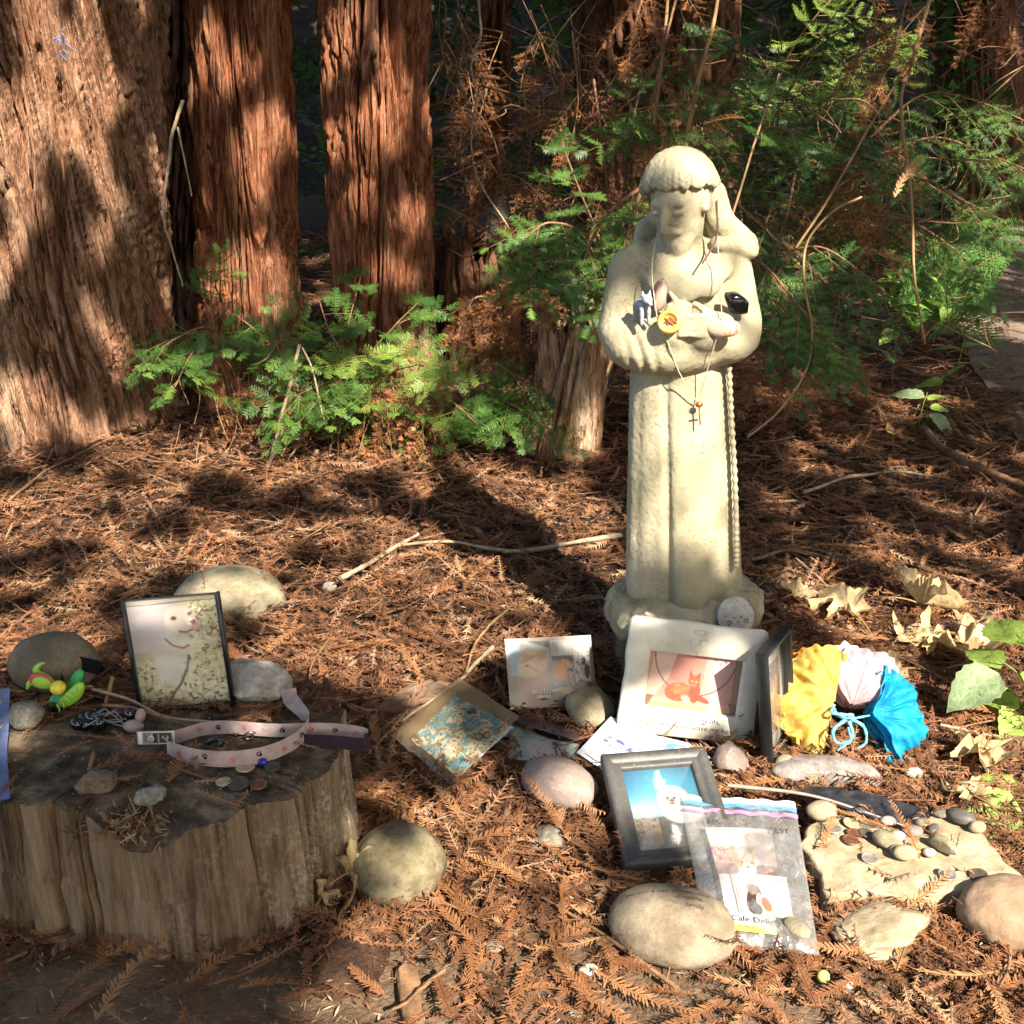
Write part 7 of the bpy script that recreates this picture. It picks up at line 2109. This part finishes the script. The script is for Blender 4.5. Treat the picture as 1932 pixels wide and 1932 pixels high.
def curl(TLp, TRp, BRp, BLp, n, m, bow):
    s, q = np.meshgrid(np.linspace(0, 1, n), np.linspace(0, 1, m), indexing='ij')
    s_, q_ = s[..., None], q[..., None]
    P = BLp * (1 - s_) * (1 - q_) + BRp * s_ * (1 - q_) + TLp * (1 - s_) * q_ + TRp * s_ * q_
    P[..., 1] += bow * np.sin(q * math.pi); P[..., 2] -= .4 * bow * np.sin(s * math.pi) * q
    return P
P_ = curl(D(968, 1358, 1.60), D(1092, 1398, 1.55), G(1092, 1442, .012), G(958, 1432, .012), 80, 56, .012)
obj('front_panel', (P_ - b).reshape(-1, 3), grid_faces(80, 56), M['print'], t, True, col=pic.col())
pic2 = Pic(50, 20, (86, 74, 70)); pic2.ell(.55, .45, .2, .4, (120, 108, 100)).ell(.5, .5, .02, .1, (30, 26, 26)).ell(.62, .5, .02, .1, (30, 26, 26)).put(sstep(.85, .95, pic2.y), (150, 84, 90), .7)
P2 = curl(D(960, 1344, 1.60), D(1090, 1382, 1.55), D(1092, 1400, 1.535), D(970, 1362, 1.575), 50, 20, -.006)
obj('top_flap', (P2 - b).reshape(-1, 3), grid_faces(50, 20), M['print'], t, True, col=pic2.col())

# ------------------------------------------------------------------ loose white photo prints
pic = Pic(70, 84, (240, 240, 244)); pic.speck(6, (208, 208, 236), .2, .5, 1, .5)
m_ = np.hypot((pic.x - .45) / .34, (pic.y - .52) / .12)
pic.speck(12, (96, 92, 150), -.1, .3, 2, .9, sstep(1.1, .6, m_)).line(.62, .72, .66, .86, .008, (120, 112, 130)).put(sstep(.8, .9, pic.x) * sstep(.5, .4, np.abs(pic.y - .5)), (190, 190, 220), .4)
t = thing('photo_print', 'faded white photo print with a violet smudge beside the black frame', 'photo', G(1160, 1440, .016)); b = np.array(t.location)
sheet('print', pic, G(1152, 1352, .034) - b, G(1262, 1400, .03) - b, G(1180, 1492, .014) - b, G(1088, 1420, .018) - b, 'print_gloss', t, lambda s, q: .004 * np.sin(s * 3.1))
pic = Pic(70, 50, (240, 240, 240)); pic.speck(5, (96, 160, 214), .0, .3, 4, .9, sstep(.9, .6, pic.y) * sstep(.1, .3, pic.y)); pic.speck(9, (150, 150, 190), .2, .5, 5, .6)
t = thing('photo_print', 'white print with a blue watery stripe under the clay frame', 'photo', G(1230, 1390, .012)); b = np.array(t.location)
sheet('print', pic, G(1168, 1378, .030) - b, G(1300, 1402, .026) - b, G(1345, 1432, .018) - b, G(1180, 1412, .024) - b, 'print_gloss', t, lambda s, q: .003 * np.sin(s * 3.1))
pic = Pic(26, 30, (196, 196, 190)); pic.speck(5, (120, 120, 116), .2, .4, 4, .7)
t = thing('tag', 'small bent silvery tag left of the black frame', 'tag', G(1160, 1532, .012)); b = np.array(t.location)
sheet('face', pic, G(1166, 1496, .030) - b, G(1186, 1530, .026) - b, G(1164, 1568, .010) - b, G(1146, 1540, .012) - b, 'print_gloss', t, lambda s, q: .003 * np.sin(q * 3.1))

# ------------------------------------------------------------------ zip bag and what is in it
bag = thing('zip_bag', 'clear zip bag with blue and pink seal holding photos', 'plastic bag', G(1420, 1660, .02)); b = np.array(bag.location)
TLb, TRb, BRb, BLb = G(1284, 1512, .056), G(1502, 1526, .044), G(1546, 1800, .030), G(1335, 1772, .032)
def on_bag(s, q, dz=0.0):
    P = BLb * (1 - s) * (1 - q) + BRb * s * (1 - q) + TLb * (1 - s) * q + TRb * s * q
    return P + np.array([0, 0, dz])
film('front_film', TLb - b, TRb - b, BRb - b, BLb - b, M['zip'], bag, .016, 90, 100, .010, 3)
film('back_film', TLb - b - [0, 0, .003], TRb - b - [0, 0, .003], BRb - b - [0, 0, .003], BLb - b - [0, 0, .003], M['zip'], bag, .0, 40, 40, .002, 4)
def strip(name, q0, q1, dz, mat):
    ss = np.linspace(0.01, .99, 50)
    qq = np.linspace(q0, q1, 5)
    P = np.array([[on_bag(s, q, dz + .0012 * math.sin(i * 1.3 + s * 30)) - b for i, q in enumerate(qq)] for s in ss])
    return obj(name, P.reshape(-1, 3), grid_faces(50, 5), mat, bag, True)
kz = NT('zip_blue'); kz.color((0.10, 0.30, 0.62)).rough(.3, .5); kz.b.inputs['Alpha'].default_value = .75; kz.bump(kz.noise(200, 2, .5, (1, .02, .02)), .6, .003)
kp = NT('zip_pink'); kp.color((0.62, 0.25, 0.48)).rough(.3, .5); kp.b.inputs['Alpha'].default_value = .6; kp.bump(kp.noise(200, 2), .3, .002)
kw = NT('zip_lip'); kw.color((0.75, 0.78, 0.84)).rough(.3, .5); kw.b.inputs['Alpha'].default_value = .6; kw.bump(kw.noise(200, 2), .3, .002)
strip('top_lip', .975, 1.03, .006, kw.m); strip('blue_seal', .935, .972, .0085, kz.m); strip('pink_seal', .875, .905, .0105, kp.m)
for tx, s, q, sz in (('FIK', .17, .735, .014), ('EST', .74, .70, .014)):
    P0 = on_bag(s, q, .021) - b; ex = unit(on_bag(s + .1, q) - on_bag(s, q)); ey = unit(on_bag(s, q + .1) - on_bag(s, q))
    text_on(tx, sz, 'ink', bag, P0, ex, ey)
pic = Pic(80, 76, (206, 176, 166)); pic.band(.62, 1, (236, 226, 214), (226, 214, 204))
pic.speck(24, (196, 84, 76), .1, .35, 1, .9, sstep(.45, .2, pic.x) * sstep(.75, .6, pic.y)).put(sstep(.5, .6, pic.x) * sstep(.3, .5, pic.y) * sstep(.95, .85, pic.y), (164, 148, 140), .8).speck(22, (226, 190, 186), .2, .4, 3, .8, sstep(.55, .7, pic.x) * sstep(.5, .3, pic.y))
pic.band(0, .28, (136, 104, 94), (170, 128, 118)).ell(.50, .26, .15, .28, (244, 234, 222)).ell(.37, .34, .07, .16, (218, 172, 128), .2).ell(.63, .36, .06, .14, (222, 178, 136), -.2).ell(.50, .42, .11, .12, (238, 214, 190)).ell(.60, .30, .02, .02, (120, 80, 70)).ell(.44, .30, .02, .02, (120, 80, 70)).ell(.52, .22, .025, .02, (110, 70, 66)).ell(.47, .04, .16, .1, (248, 244, 238))
t = thing('photo_print', 'photo of a white and tan dog inside the zip bag', 'photo', on_bag(.45, .6, .004)); bb = np.array(t.location)
sheet('print', pic, on_bag(.16, .76, .008) - bb, on_bag(.74, .78, .008) - bb, on_bag(.74, .40, .008) - bb, on_bag(.20, .40, .008) - bb, 'print', t, lambda s, q: .002 * np.sin(s * 3))
pic = Pic(84, 64, (232, 230, 228)); pic.put(sstep(.25, .0, pic.x), (206, 206, 206), .7).line(.20, 0, .17, 1, .012, (120, 106, 104)).line(.24, 0, .215, 1, .008, (150, 138, 134)).put(sstep(.5, .1, pic.y) * sstep(.35, .6, pic.x), (224, 196, 168), .8)
pic.ell(.46, .38, .11, .34, (86, 66, 60), -.2).ell(.46, .62, .08, .14, (150, 104, 84), .4).ell(.54, .3, .05, .24, (224, 216, 212)).ell(.63, .28, .07, .17, (176, 124, 96), .2).ell(.46, .14, .1, .14, (70, 58, 56))
t = thing('photo_print', 'photo of a brown and white dog below it inside the zip bag', 'photo', on_bag(.5, .3, .004)); bb = np.array(t.location)
sheet('print', pic, on_bag(.20, .41, .010) - bb, on_bag(.80, .43, .010) - bb, on_bag(.80, .15, .010) - bb, on_bag(.20, .15, .010) - bb, 'print', t, lambda s, q: .002 * np.sin(s * 3))
pic = Pic(60, 24, (236, 232, 220)); pic.band(0, .36, (226, 196, 84), (236, 214, 120)).put(sstep(.5, .95, pic.x), (236, 226, 196), .7)
t = thing('coffee_packet', 'small paper packet with a yellow band at the foot of the zip bag', 'packet', on_bag(.4, .08, .004)); bb = np.array(t.location)
sheet('paper', pic, on_bag(.20, .145, .012) - bb, on_bag(.64, .155, .012) - bb, on_bag(.62, .035, .012) - bb, on_bag(.20, .03, .012) - bb, 'print', t)
ex = unit(on_bag(.3, .1) - on_bag(.2, .1)); ey = unit(on_bag(.3, .2) - on_bag(.3, .1))
text_on('Café Delight', .0125, 'ink', t, on_bag(.235, .092, .0132) - bb, ex, ey)
text_on('French', .0065, simple('packet_yellow', (.6, .42, .08)) and 'vine', t, on_bag(.30, .052, .0132) - bb, ex, ey)
o = rock('pebble', on_bag(.82, .10, .004), (.013, .019, .007), S_tan, .12, 2, 71, sub=3, rotz=.7); tag(o, 'tan pebble weighing down the bottom of the zip bag', 'stone')

# ------------------------------------------------------------------ paper fans
def fan(label, gather, a0, a1, R, color, seed, normal=(0.0, -.75, .66), layers=4, trans=.35):
    k = NT('tissue_' + str(seed))
    c = k.ramp(k.noise(30, 4), [(.3, tuple(x * .82 for x in color)), (.7, color)])
    k.color(c).rough(.45, .4); k.bump(k.noise(75, 6, .7, dist=1.2), .6, .006)
    tr = k.n('ShaderNodeBsdfTranslucent'); k.l(c, tr.inputs['Color'])
    mx = k.n('ShaderNodeMixShader'); mx.inputs[0].default_value = trans
    k.l(k.b.outputs[0], mx.inputs[1]); k.l(tr.outputs[0], mx.inputs[2]); k.l(mx.outputs[0], k.out.inputs['Surface'])
    t = thing('paper_fan', label, 'paper flower', gather)
    n = unit(np.array(normal)); ex = unit(np.cross([0, 0, 1.0], n)); ex = ex * np.sign(ex[0]); ey = np.cross(n, ex)
    g = np.random.default_rng(seed)
    for L in range(layers):
        na, nr_ = 90, 16
        th, r = np.meshgrid(np.linspace(rad(a0) - .06 * L, rad(a1) + .06 * L, na), np.linspace(.03, 1, nr_), indexing='ij')
        ph = g.uniform(0, 6)
        rr = R * r * (1 - .06 * L) * (1 + (.20 * pnoise(np.stack([th * 1.7, 0 * th + seed + L, 0 * th], -1)) + .07 * pnoise(np.stack([th * 8, 0 * th + seed + L, 0 * th], -1))) * r)
        jit = 1.6 * pnoise(np.stack([th * 2.2, r * .8, 0 * th + seed + L], -1))
        pl = (.055 * np.sin(th * (5 + 2 * L) + ph + 2.5 * jit) + .03 * np.sin(th * 17 + ph * 2 + 4 * jit)) * r ** .8 * R
        pl = pl + .16 * R * fbm(np.stack([np.cos(th) * r * 2.2, np.sin(th) * r * 2.2, 0 * th + seed + L * 4], -1), 3)
        zz = pl - .012 * L + .22 * R * np.sin(math.pi * np.clip(r, 0, 1)) * (1 - .4 * L) + .15 * R * r ** 2 * (L - 1)
        P = ex * (rr * np.cos(th))[..., None] + ey * (rr * np.sin(th))[..., None] + n * zz[..., None]
        obj('petal', P.reshape(-1, 3), grid_faces(na, nr_), k.m, t, True)
    return t
fan('yellow tissue paper fan, the left one of the three', D(1576, 1326, 1.52), 88, 252, .096, (0.72, 0.50, 0.11), 61, (-.15, -.8, .6))
fan('orange tissue scrap folded behind the yellow fan', D(1560, 1310, 1.56), 120, 215, .088, (0.55, 0.22, 0.03), 62, (-.2, -.7, .65), 2)
fan('pale pink tissue paper fan, the middle one of the three', D(1608, 1330, 1.535), 10, 132, .104, (0.62, 0.43, 0.46), 63, (.0, -.75, .65))
fan('bright blue tissue paper fan, the right one of the three', D(1644, 1348, 1.50), -66, 58, .092, (0.008, 0.31, 0.55), 64, (.1, -.78, .62))
t = thing('tied_ribbon', 'pale blue twisted cord tying the paper fans together', 'cord', D(1590, 1370, 1.48)); b = np.array(t.location)
cy = simple('pale_cyan_cord', (0.10, 0.30, 0.38), .6, .3, 90, .25)
for P in ([D(1570, 1335, 1.5), D(1585, 1352, 1.48), D(1610, 1355, 1.47), D(1640, 1350, 1.49)], [D(1598, 1356, 1.475), D(1572, 1378, 1.465), D(1580, 1402, 1.455), D(1604, 1396, 1.45), D(1600, 1372, 1.46)], [D(1606, 1356, 1.47), D(1630, 1372, 1.465), D(1634, 1400, 1.455), D(1618, 1412, 1.45)], [D(1602, 1360, 1.47), D(1608, 1392, 1.455), D(1580, 1416, 1.445)], [D(1610, 1350, 1.48), D(1570, 1345, 1.48), D(1575, 1330, 1.5)]):
    V, F = tube(spline(P, 16) - b, np.linspace(.0032, .0016, 16) * (1 + .25 * np.sin(np.arange(16) * 2.1)), 7); obj('cord', V, F, cy, t, True)
# pink petal scrap
o = rock('petal_scrap', D(1478, 1232, 1.58), (.012, .004, .007), simple('magenta_petal', (.45, .2, .36), .6), .2, 2, 3, sub=2, rotz=.6); tag(o, 'small mauve petal at the top of the edge-on frame', 'petal')

# ------------------------------------------------------------------ black feather
P0, P1 = G(1372, 1492, .045), G(1700, 1556, .034)
P0[2] += .01
c = spline([P0, (P0 + P1) / 2 + [0, .004, .012], P1, G(1742, 1566, .03)], 60)
tn = unit(np.gradient(c, axis=0)); sdv = unit(np.cross([0, 0, 1.0], tn))
t = thing('feather', 'long dark feather lying across the slab above the coins', 'feather', c[0]); b = c[0]
V, F = tube(c - b, np.linspace(.0032, .0008, 60), 7)
obj('quill', V, F, simple('quill', (0.19, 0.16, 0.135), .4, .5, 40, .3), t, True)
fm = NT('feather_black'); fc = fm.ramp(fm.noise(60, 4, .6, (1, 1, 1)), [(.3, (.006, .0055, .007)), (.6, (.018, .016, .019)), (.8, (.05, .044, .05))]); fm.color(fc).rough(.42, .5); fm.bump(fm.noise(240, 3), .4, .002)
def vane(sgn, wmax, i0, i1, seed):
    g = np.random.default_rng(seed)
    idx = np.arange(i0, i1)
    s = (idx - i0) / (i1 - i0)
    wv = wmax * np.clip(np.sin(math.pi * (s * .9 + .08)) ** .55, 0, 1)
    wv = wv * (1 - .35 * (pnoise(np.stack([s * 14, 0 * s + seed, 0 * s], -1)) > .25))
    q = np.linspace(0, 1, 8)
    P = c[idx][:, None] + (sgn * sdv[idx][:, None] * .85 + tn[idx][:, None] * .75) * (wv[:, None] * q[None])[..., None]
    P[..., 2] += .010 * (q ** 1.5)[None] * np.sin(s * 3)[:, None] * (1 if sgn > 0 else .3) + .0025 * np.sin(q * 9)[None] * pnoise(np.stack([s * 9, 0 * s, 0 * s + seed], -1))[:, None]
    return obj('vane', (P - b).reshape(-1, 3), grid_faces(len(idx), 8), fm.m, t, True)
vane(1, .050, 16, 54, 3); vane(-1, .016, 22, 60, 4); vane(1, .012, 50, 60, 6)

# ------------------------------------------------------------------ slab with coins and pebbles
slab_px = [(1508, 1590), (1540, 1540), (1640, 1528), (1760, 1530), (1842, 1552), (1880, 1610), (1925, 1655), (1850, 1672), (1770, 1682), (1700, 1692), (1640, 1682), (1560, 1680), (1545, 1640)]
SZ = .034
ol = np.array([G(u, v, SZ)[:2] for u, v in slab_px]); sc2 = ol.mean(0)
(sv, sf), (tv, tf) = prism(ol - sc2, -.012, SZ - .003, 9, 16, .003, .006, .0035, 26, 3, .03, 10)
slab = thing('stone_slab', 'flat pale sandstone slab covered with coins and pebbles', 'stone slab', (sc2[0], sc2[1], 0))
V = np.concatenate([sv, tv]); F = np.concatenate([sf, tf + len(sv)])
obj('slab', V, F, S_pale, slab, True)
def SL(u, v, z=0.0):
    return G(u, v, SZ + z)
for u, v, r, mt, lab in ((1640, 1620, .0105, nick, 'pale coin at the lower left of the slab'), (1604, 1585, .0105, cop, 'reddish coin at the left of the slab, lower of a pair'), (1612, 1573, .0105, cop, 'reddish coin overlapping its neighbour at the left of the slab'), (1634, 1572, .0100, tarn, 'dull tan coin right of the reddish pair on the slab'), (1660, 1550, .0105, cop, 'brown coin near the back edge of the slab beside a white shell'), (1605, 1553, .0105, tanc, 'sandy coin at the back left of the slab'), (1787, 1650, .0115, nick, 'grey coin near the right front of the slab'), (1846, 1651, .0115, tarn, 'dark coin at the right tip of the slab'), (1733, 1600, .0095, tanc, 'tan coin in the middle right of the slab'), (1573, 1565, .0105, nick, 'silvery ring-like coin at the left rim of the slab')):
    tag(disc('coin', SL(u, v, .004), r, .0018, mt, None, (random.uniform(-.12, .12), random.uniform(-.12, .12))), lab, 'coin', 'coins on the slab')
for u, v, sz_, mt, sd_, kw_, lab in ((1706, 1620, (.017, .012, .010), S_pale, 1, {}, 'cream pebble in the middle of the slab'), (1672, 1598, (.022, .011, .012), S_tan, 2, dict(facets=5, rotz=-.7), 'angular tan pebble casting a shadow on the slab'), (1812, 1552, (.020, .012, .010), S_dark, 3, dict(rotz=-.6), 'large smooth grey pebble at the back right of the slab'), (1548, 1545, (.022, .016, .014), S_pale, 4, {}, 'round cream pebble at the back left corner of the slab'),
        (1614, 1540, (.015, .009, .007), S_dark, 5, {}, 'small grey pebble at the back of the slab'), (1692, 1585, (.012, .009, .007), S_white, 6, {}, 'white pebble behind the cream one on the slab'), (1675, 1555, (.012, .008, .006), S_white, 7, {}, 'white shell bit beside the brown coin on the slab'), (1752, 1615, (.009, .007, .006), S_white, 8, {}, 'tiny white pebble right of the middle of the slab'), (1775, 1605, (.026, .009, .012), S_tan, 9, dict(facets=5, rotz=-.9), 'long wedge of pale stone at the right of the slab'), (1760, 1570, (.011, .007, .006), S_dark, 10, dict(rotz=.9), 'dark oval pebble in the right half of the slab'),
        (1738, 1558, (.010, .008, .006), S_grey, 11, {}, 'grey pebble near the back middle of the slab'), (1722, 1575, (.014, .010, .007), S_pink, 12, {}, 'pinkish shell piece in the middle of the slab'), (1775, 1540, (.012, .008, .005), S_grey, 13, {}, 'flat grey pebble at the back edge of the slab'), (1690, 1610, (.010, .008, .007), S_grey, 14, {}, 'dull pebble left of the cream one on the slab'), (1842, 1570, (.012, .009, .009), S_pale, 15, {}, 'pale stone bit at the right rim of the slab')):
    o = rock('pebble', SL(u, v, .001), sz_, mt, .06, 1.4, sd_, sub=3, **kw_); tag(o, lab, 'pebble', 'pebbles on the slab')
o = rock('flat_rock', G(1560, 1480, -.004), (.085, .04, .020), stone('purple_grey', (.26, .22, .2), (.36, .31, .28), (.44, .38, .33), 12), .08, 1.5, 81, sub=4, rotz=-.15, facets=5); tag(o, 'flat grey-violet rock under the black feather', 'stone')
o = rock('white_stone', G(1722, 1475, .002), (.016, .013, .012), S_white, .1, 1.5, 82, sub=3, facets=5); tag(o, 'white angular stone behind the slab below the blue fan', 'stone')
for u, v, lab, sc, az in ((1545, 1600, 'dry sprig lying on the left rim of the slab', .8, .9), (1700, 1570, 'dry sprig across the back of the slab', 1.0, 2.6), (1735, 1620, 'skeletal grey sprig over the front of the slab', .9, 1.45), (1790, 1590, 'russet sprig on the right half of the slab', .9, 2.2)):
    place_sprig(SL(u, v, .008), az, .05, .2, None, sc, lab)

# ------------------------------------------------------------------ dried maple leaves
def maple(label, u, v, size, az, seed, mat='leaf_dry', z=.03, tilt=(0, 0)):
    g = np.random.default_rng(seed)
    n, m = 96, 12
    th = np.linspace(-math.pi, math.pi, n, endpoint=False)
    lob = np.zeros(n)
    for a, L, wd in ((0, 1.0, .30), (.95, .86, .28), (-.95, .86, .28), (1.9, .6, .26), (-1.9, .6, .26)):
        d = np.abs(np.angle(np.exp(1j * (th - a))))
        lob = np.maximum(lob, L * np.clip(1 - (d / (wd * 2.0)) ** 1.1, 0, 1))
    R = size * (.26 + .74 * lob) * (1 + .07 * np.sin(th * 24 + seed)) 
    r = np.linspace(.02, 1, m)
    x, y = (R * np.cos(th))[:, None] * r, (R * np.sin(th))[:, None] * r
    zz = size * (.42 * fbm(np.stack([x / size * 1.6, y / size * 1.6, 0 * x + seed * 2.2], -1), 2) * r + .16 * np.abs(np.sin(th * 2.6 + seed))[:, None] * r ** 2 + g.uniform(-.1, .35) * r ** 2)
    t = thing('dried_leaf', label, 'dried leaf', G(u, v, z), 'dried maple leaves on the litter')
    t.rotation_euler = (tilt[0], tilt[1], az)
    obj('blade', np.stack([x, y, zz], -1).reshape(-1, 3), grid_faces(n, m, True), M[mat], t, True)
    V, F = tube(spline([(0, 0, 0), (-size * .5, size * .05, size * .06), (-size * .95, size * .12, size * .02)], 10), np.linspace(.0022, .0013, 10), 5)
    obj('stalk', V, F, M['vine'], t, True)
for i, (lab, u, v, s_, a_) in enumerate((('crumpled tan leaf standing left of the other big ones, right of the statue', 1600, 1150, .075, 1.9), ('large flat tan leaf at the back of the maple leaves', 1740, 1140, .080, .4), ('curled tan leaf in the middle of the maple leaves', 1755, 1205, .062, 2.4), ('pale leaf with a dark hollow right of the middle', 1815, 1215, .075, 5.2), ('broad tan leaf near the green plant', 1860, 1195, .065, 1.2), ('small yellow curled leaf near the statue base', 1500, 1120, .040, .9), ('folded tan leaf behind the pink fan', 1690, 1262, .055, 3.5), ('pale yellow crumpled leaf left of the green plant', 1850, 1420, .050, 4.4), ('tan leaf near the yellow-green leaves', 1835, 1500, .045, 2.0), ('brown leaf at the right edge of the shaded litter', 1840, 1250, .05, 0.2))):
    maple(lab, u, v, s_ * 1.3, a_, 30 + i, 'leaf_dry' if i not in (9,) else 'leaf_brown', .028, (random.uniform(-.3, .3), random.uniform(-.3, .3)))
maple('curled yellowish leaf with points against the stump', 605, 1690, .034, 1.6, 51, 'leaf_dry', .03, (.9, .2))
maple('curled yellowish leaf leaning on the round lichen stone', 665, 1640, .042, .7, 52, 'leaf_dry', .045, (.6, -.3))
maple('lone dry leaf on the shaded litter below the seedling', 1690, 820, .06, 1.1, 53, 'leaf_brown', .03, (.5, .2))
stick3('leaf_stalk', 'long bent leaf stalk beside the round lichen stone', [G(672, 1650, .05), G(665, 1690, .03), G(640, 1730, .02), G(650, 1762, .015)], .0022, .0026, 'vine', 'stalk')

# ------------------------------------------------------------------ trinkets carried by the statue
def sp(x, y, z):
    return SP(x, y, z)
cordm = simple('cream_cord', (0.46, 0.38, 0.24), .6, .3, 80, .2)
t = thing('necklace', 'thin cream cord necklace with a copper cross on the statue', 'necklace', sp(0, -.1, .6)); b = np.array(t.location)
LFT = [sp(-.034, -.030, .812), sp(-.052, -.066, .760), sp(-.054, -.082, .720), sp(-.050, -.094, .676), sp(-.036, -.098, .640), sp(-.022, -.090, .600), sp(.000, -.082, .555), sp(.013, -.079, .540)]
RGT = [sp(.050, -.036, .845), sp(.048, -.062, .790), sp(.045, -.080, .745), sp(.040, -.116, .680), sp(.034, -.112, .650), sp(.026, -.096, .606), sp(.018, -.082, .560), sp(.013, -.079, .540)]
for P in (LFT, RGT):
    V, F = tube(spline(P, 50) - b, .0009, 6); obj('cord', V, F, cordm, t, True)
V, F = tube(spline([sp(.052, -.040, .842), sp(.046, -.062, .790), sp(.020, -.082, .756)], 20) - b, .0016, 6); obj('dark_cord', V, F, simple('brown_cord', (.07, .035, .02), .7), t, True)
copm = simple('copper_charm', (0.42, 0.16, 0.07), .35, .5, 80, .2, .2, .001, .8)
V0, F0 = ico(2)
obj('bead', V0 * [.0062, .0040, .0050] + (sp(.013, -.082, .536) - b), F0, copm, t, True)
for A, B in ((sp(.013, -.082, .531), sp(.014, -.084, .503)), (sp(.006, -.083, .520), sp(.022, -.083, .521))):
    V, F = tube(np.array([A, (A + B) / 2, B]) - b, .0013, 6); obj('cross_bar', V, F, copm, t, True)
t = thing('wolf_figurine', 'tiny grey plastic wolf figurine tucked in the statue arm', 'figurine', sp(-.071, -.078, .672)); 
wg = simple('wolf_grey', (.26, .27, .29), .55, .4, 120, .35)
def wolf(p):
    d = ell(p, (0, .004, .024), (.0085, .014, .009))
    d = smin(d, ell(p, (0, -.010, .034), (.0075, .008, .0075)), .004)
    d = smin(d, cone(p, (0, -.015, .033), (0, -.0215, .030), .0045, .0028), .003)
    for s in (-1, 1):
        d = smin(d, cone(p, (s * .005, -.007, .040), (s * .0058, -.0065, .046), .0028, .0008), .001)
        d = smin(d, cone(p, (s * .005, -.006, .020), (s * .0055, -.008, .001), .0035, .0025), .003)
        d = smin(d, cone(p, (s * .005, .013, .022), (s * .0055, .014, .001), .004, .0025), .003)
    return smin(d, cone(p, (0, .017, .026), (0, .026, .014), .003, .0022), .003)
V, F = surface_nets(wolf, (-.014, -.028, -.003), (.014, .032, .05), .0011)
obj('body', V, F, wg, t, True)
for s in (-1, 1):
    obj('eye', V0 * .0011 + [s * .0032, -.0166, .0358], F0, M['black'], t, True)
t.rotation_euler = (0, 0, .35); t.scale = (1.12, 1.12, 1.12)
def shell_thing(name, label, cat, p, r, rot, mat, seed):
    o = rock(name, p, r, mat, .06, 1.3, seed, sub=3); o.rotation_euler = rot
    return tag(o, label, cat)
km = NT('striped_shell'); km.color(km.ramp(km.noise(55, 3, .5, (1, 1, .12)), [(.45, (.06, .022, .022)), (.58, (.36, .26, .2))])).rough(.5, .4)
shell_thing('mussel_shell', 'dark striped mussel shell standing behind the wolf figurine', 'shell', sp(-.050, -.076, .688), (.0135, .006, .026), (.1, .15, 0), km.m, 3)
t = thing('carved_disc', 'yellow round ornament with a rusty hollow on the statue arm', 'ornament', sp(-.036, -.104, .676))
a = np.linspace(0, 2 * math.pi, 26, endpoint=False)
yl = simple('yellow_ceramic', (.62, .40, .10), .4, .5, 50, .25)
L_ = [np.stack([r_ * np.cos(a), np.full(26, y_), r_ * np.sin(a)], -1) for r_, y_ in ((.002, .010), (.014, .009), (.0182, .003), (.0182, -.003), (.0155, -.008), (.0125, -.007), (.0115, -.0035), (.001, -.003))]
V, F = loft(L_); obj('rim', V, F, yl, t, True)
V, F = surface_nets(lambda p: ell(p, (.002, 0, .001), (.009, .003, .006)) + .002 * np.sin(p[..., 0] * 700) * np.sin(p[..., 2] * 900), (-.014, -.006, -.014), (.014, .006, .014), .0012)
obj('rusty_inlay', V + [0, -.004, 0], F, simple('rust', (.22, .07, .03), .8), t, True)
t.rotation_euler = (-.35, 0, -.2)
o = rock('obsidian', sp(.072, -.078, .674), (.023, .018, .020), simple('obsidian_black', (.006, .006, .007), .12, .7, 30, .3, .1), .06, 1.5, 91, sub=3, box=.7, facets=7, rotz=.25); tag(o, 'glossy black obsidian chunk in the crook of the statue arm', 'stone')
o = rock('painted_stone', sp(.042, -.112, .647), (.026, .010, .015), NT('peach_agate').m, .05, 1.2, 93, sub=4, rotz=-.1)
k = NT('peach_stone'); k.color(k.mix(k.ramp(k.noise(45, 4, .6), [(.55, (0, 0, 0)), (.62, (1, 1, 1))]), (.50, .36, .25), (.36, .11, .07))).rough(.5, .4); o.data.materials[0] = k.m
tag(o, 'flat peach stone with red markings on the statue hands', 'stone')
# sand dollar with a cat face, coral lump, on the base
t = thing('sand_dollar', 'round pale disc with a scratched cat face leaning on the statue base', 'ornament', sp(.062, -.118, .175))
a = np.linspace(0, 2 * math.pi, 40, endpoint=False)
L_ = [np.stack([r_ * np.cos(a), np.full(40, y_), r_ * np.sin(a)], -1) for r_, y_ in ((.001, .003), (.030, .0025), (.0335, 0), (.031, -.0025), (.015, -.0042), (.001, -.005))]
V, F = loft(L_); obj('disc', V, F, stone('sand_dollar_white', (.46, .43, .39), (.55, .52, .47), (.6, .57, .52), 20, bdist=.001), t, True)
for pts in ([(-.008, -.004), (-.005, -.001), (-.002, -.004)], [(.004, -.004), (.007, -.001), (.010, -.004)], [(-.020, -.008), (-.010, -.007)], [(-.019, -.013), (-.010, -.010)], [(.012, -.007), (.021, -.007)], [(.012, -.010), (.020, -.012)], [(.0, -.008), (.001, -.012)]):
    V, F = tube(np.array([[x_, -.0052, y_] for x_, y_ in pts]), .0007, 5); obj('scratch', V, F, M['ink'], t)
t.rotation_euler = (-.45, 0, .25); 
V, F = surface_nets(lambda p: smin(smin(smin(ell(p, (-.022, 0, .012), (.014, .013, .013)), ell(p, (.000, .003, .016), (.015, .013, .015)), .004), ell(p, (.022, 0, .014), (.016, .014, .017)), .004), ell(p, (-.008, -.004, .030), (.012, .010, .010)), .004) + .0045 * np.sin(p[..., 0] * 230 + 1) * np.sin(p[..., 1] * 210) * np.sin(p[..., 2] * 250), (-.05, -.03, -.01), (.05, .03, .05), .0018)
o = obj('coral_lump', V, F, S_white, None, True); o.location = tuple(map(float, sp(-.078, -.118, .158))); tag(o, 'knobbly whitish coral lump on the left of the statue base', 'coral')
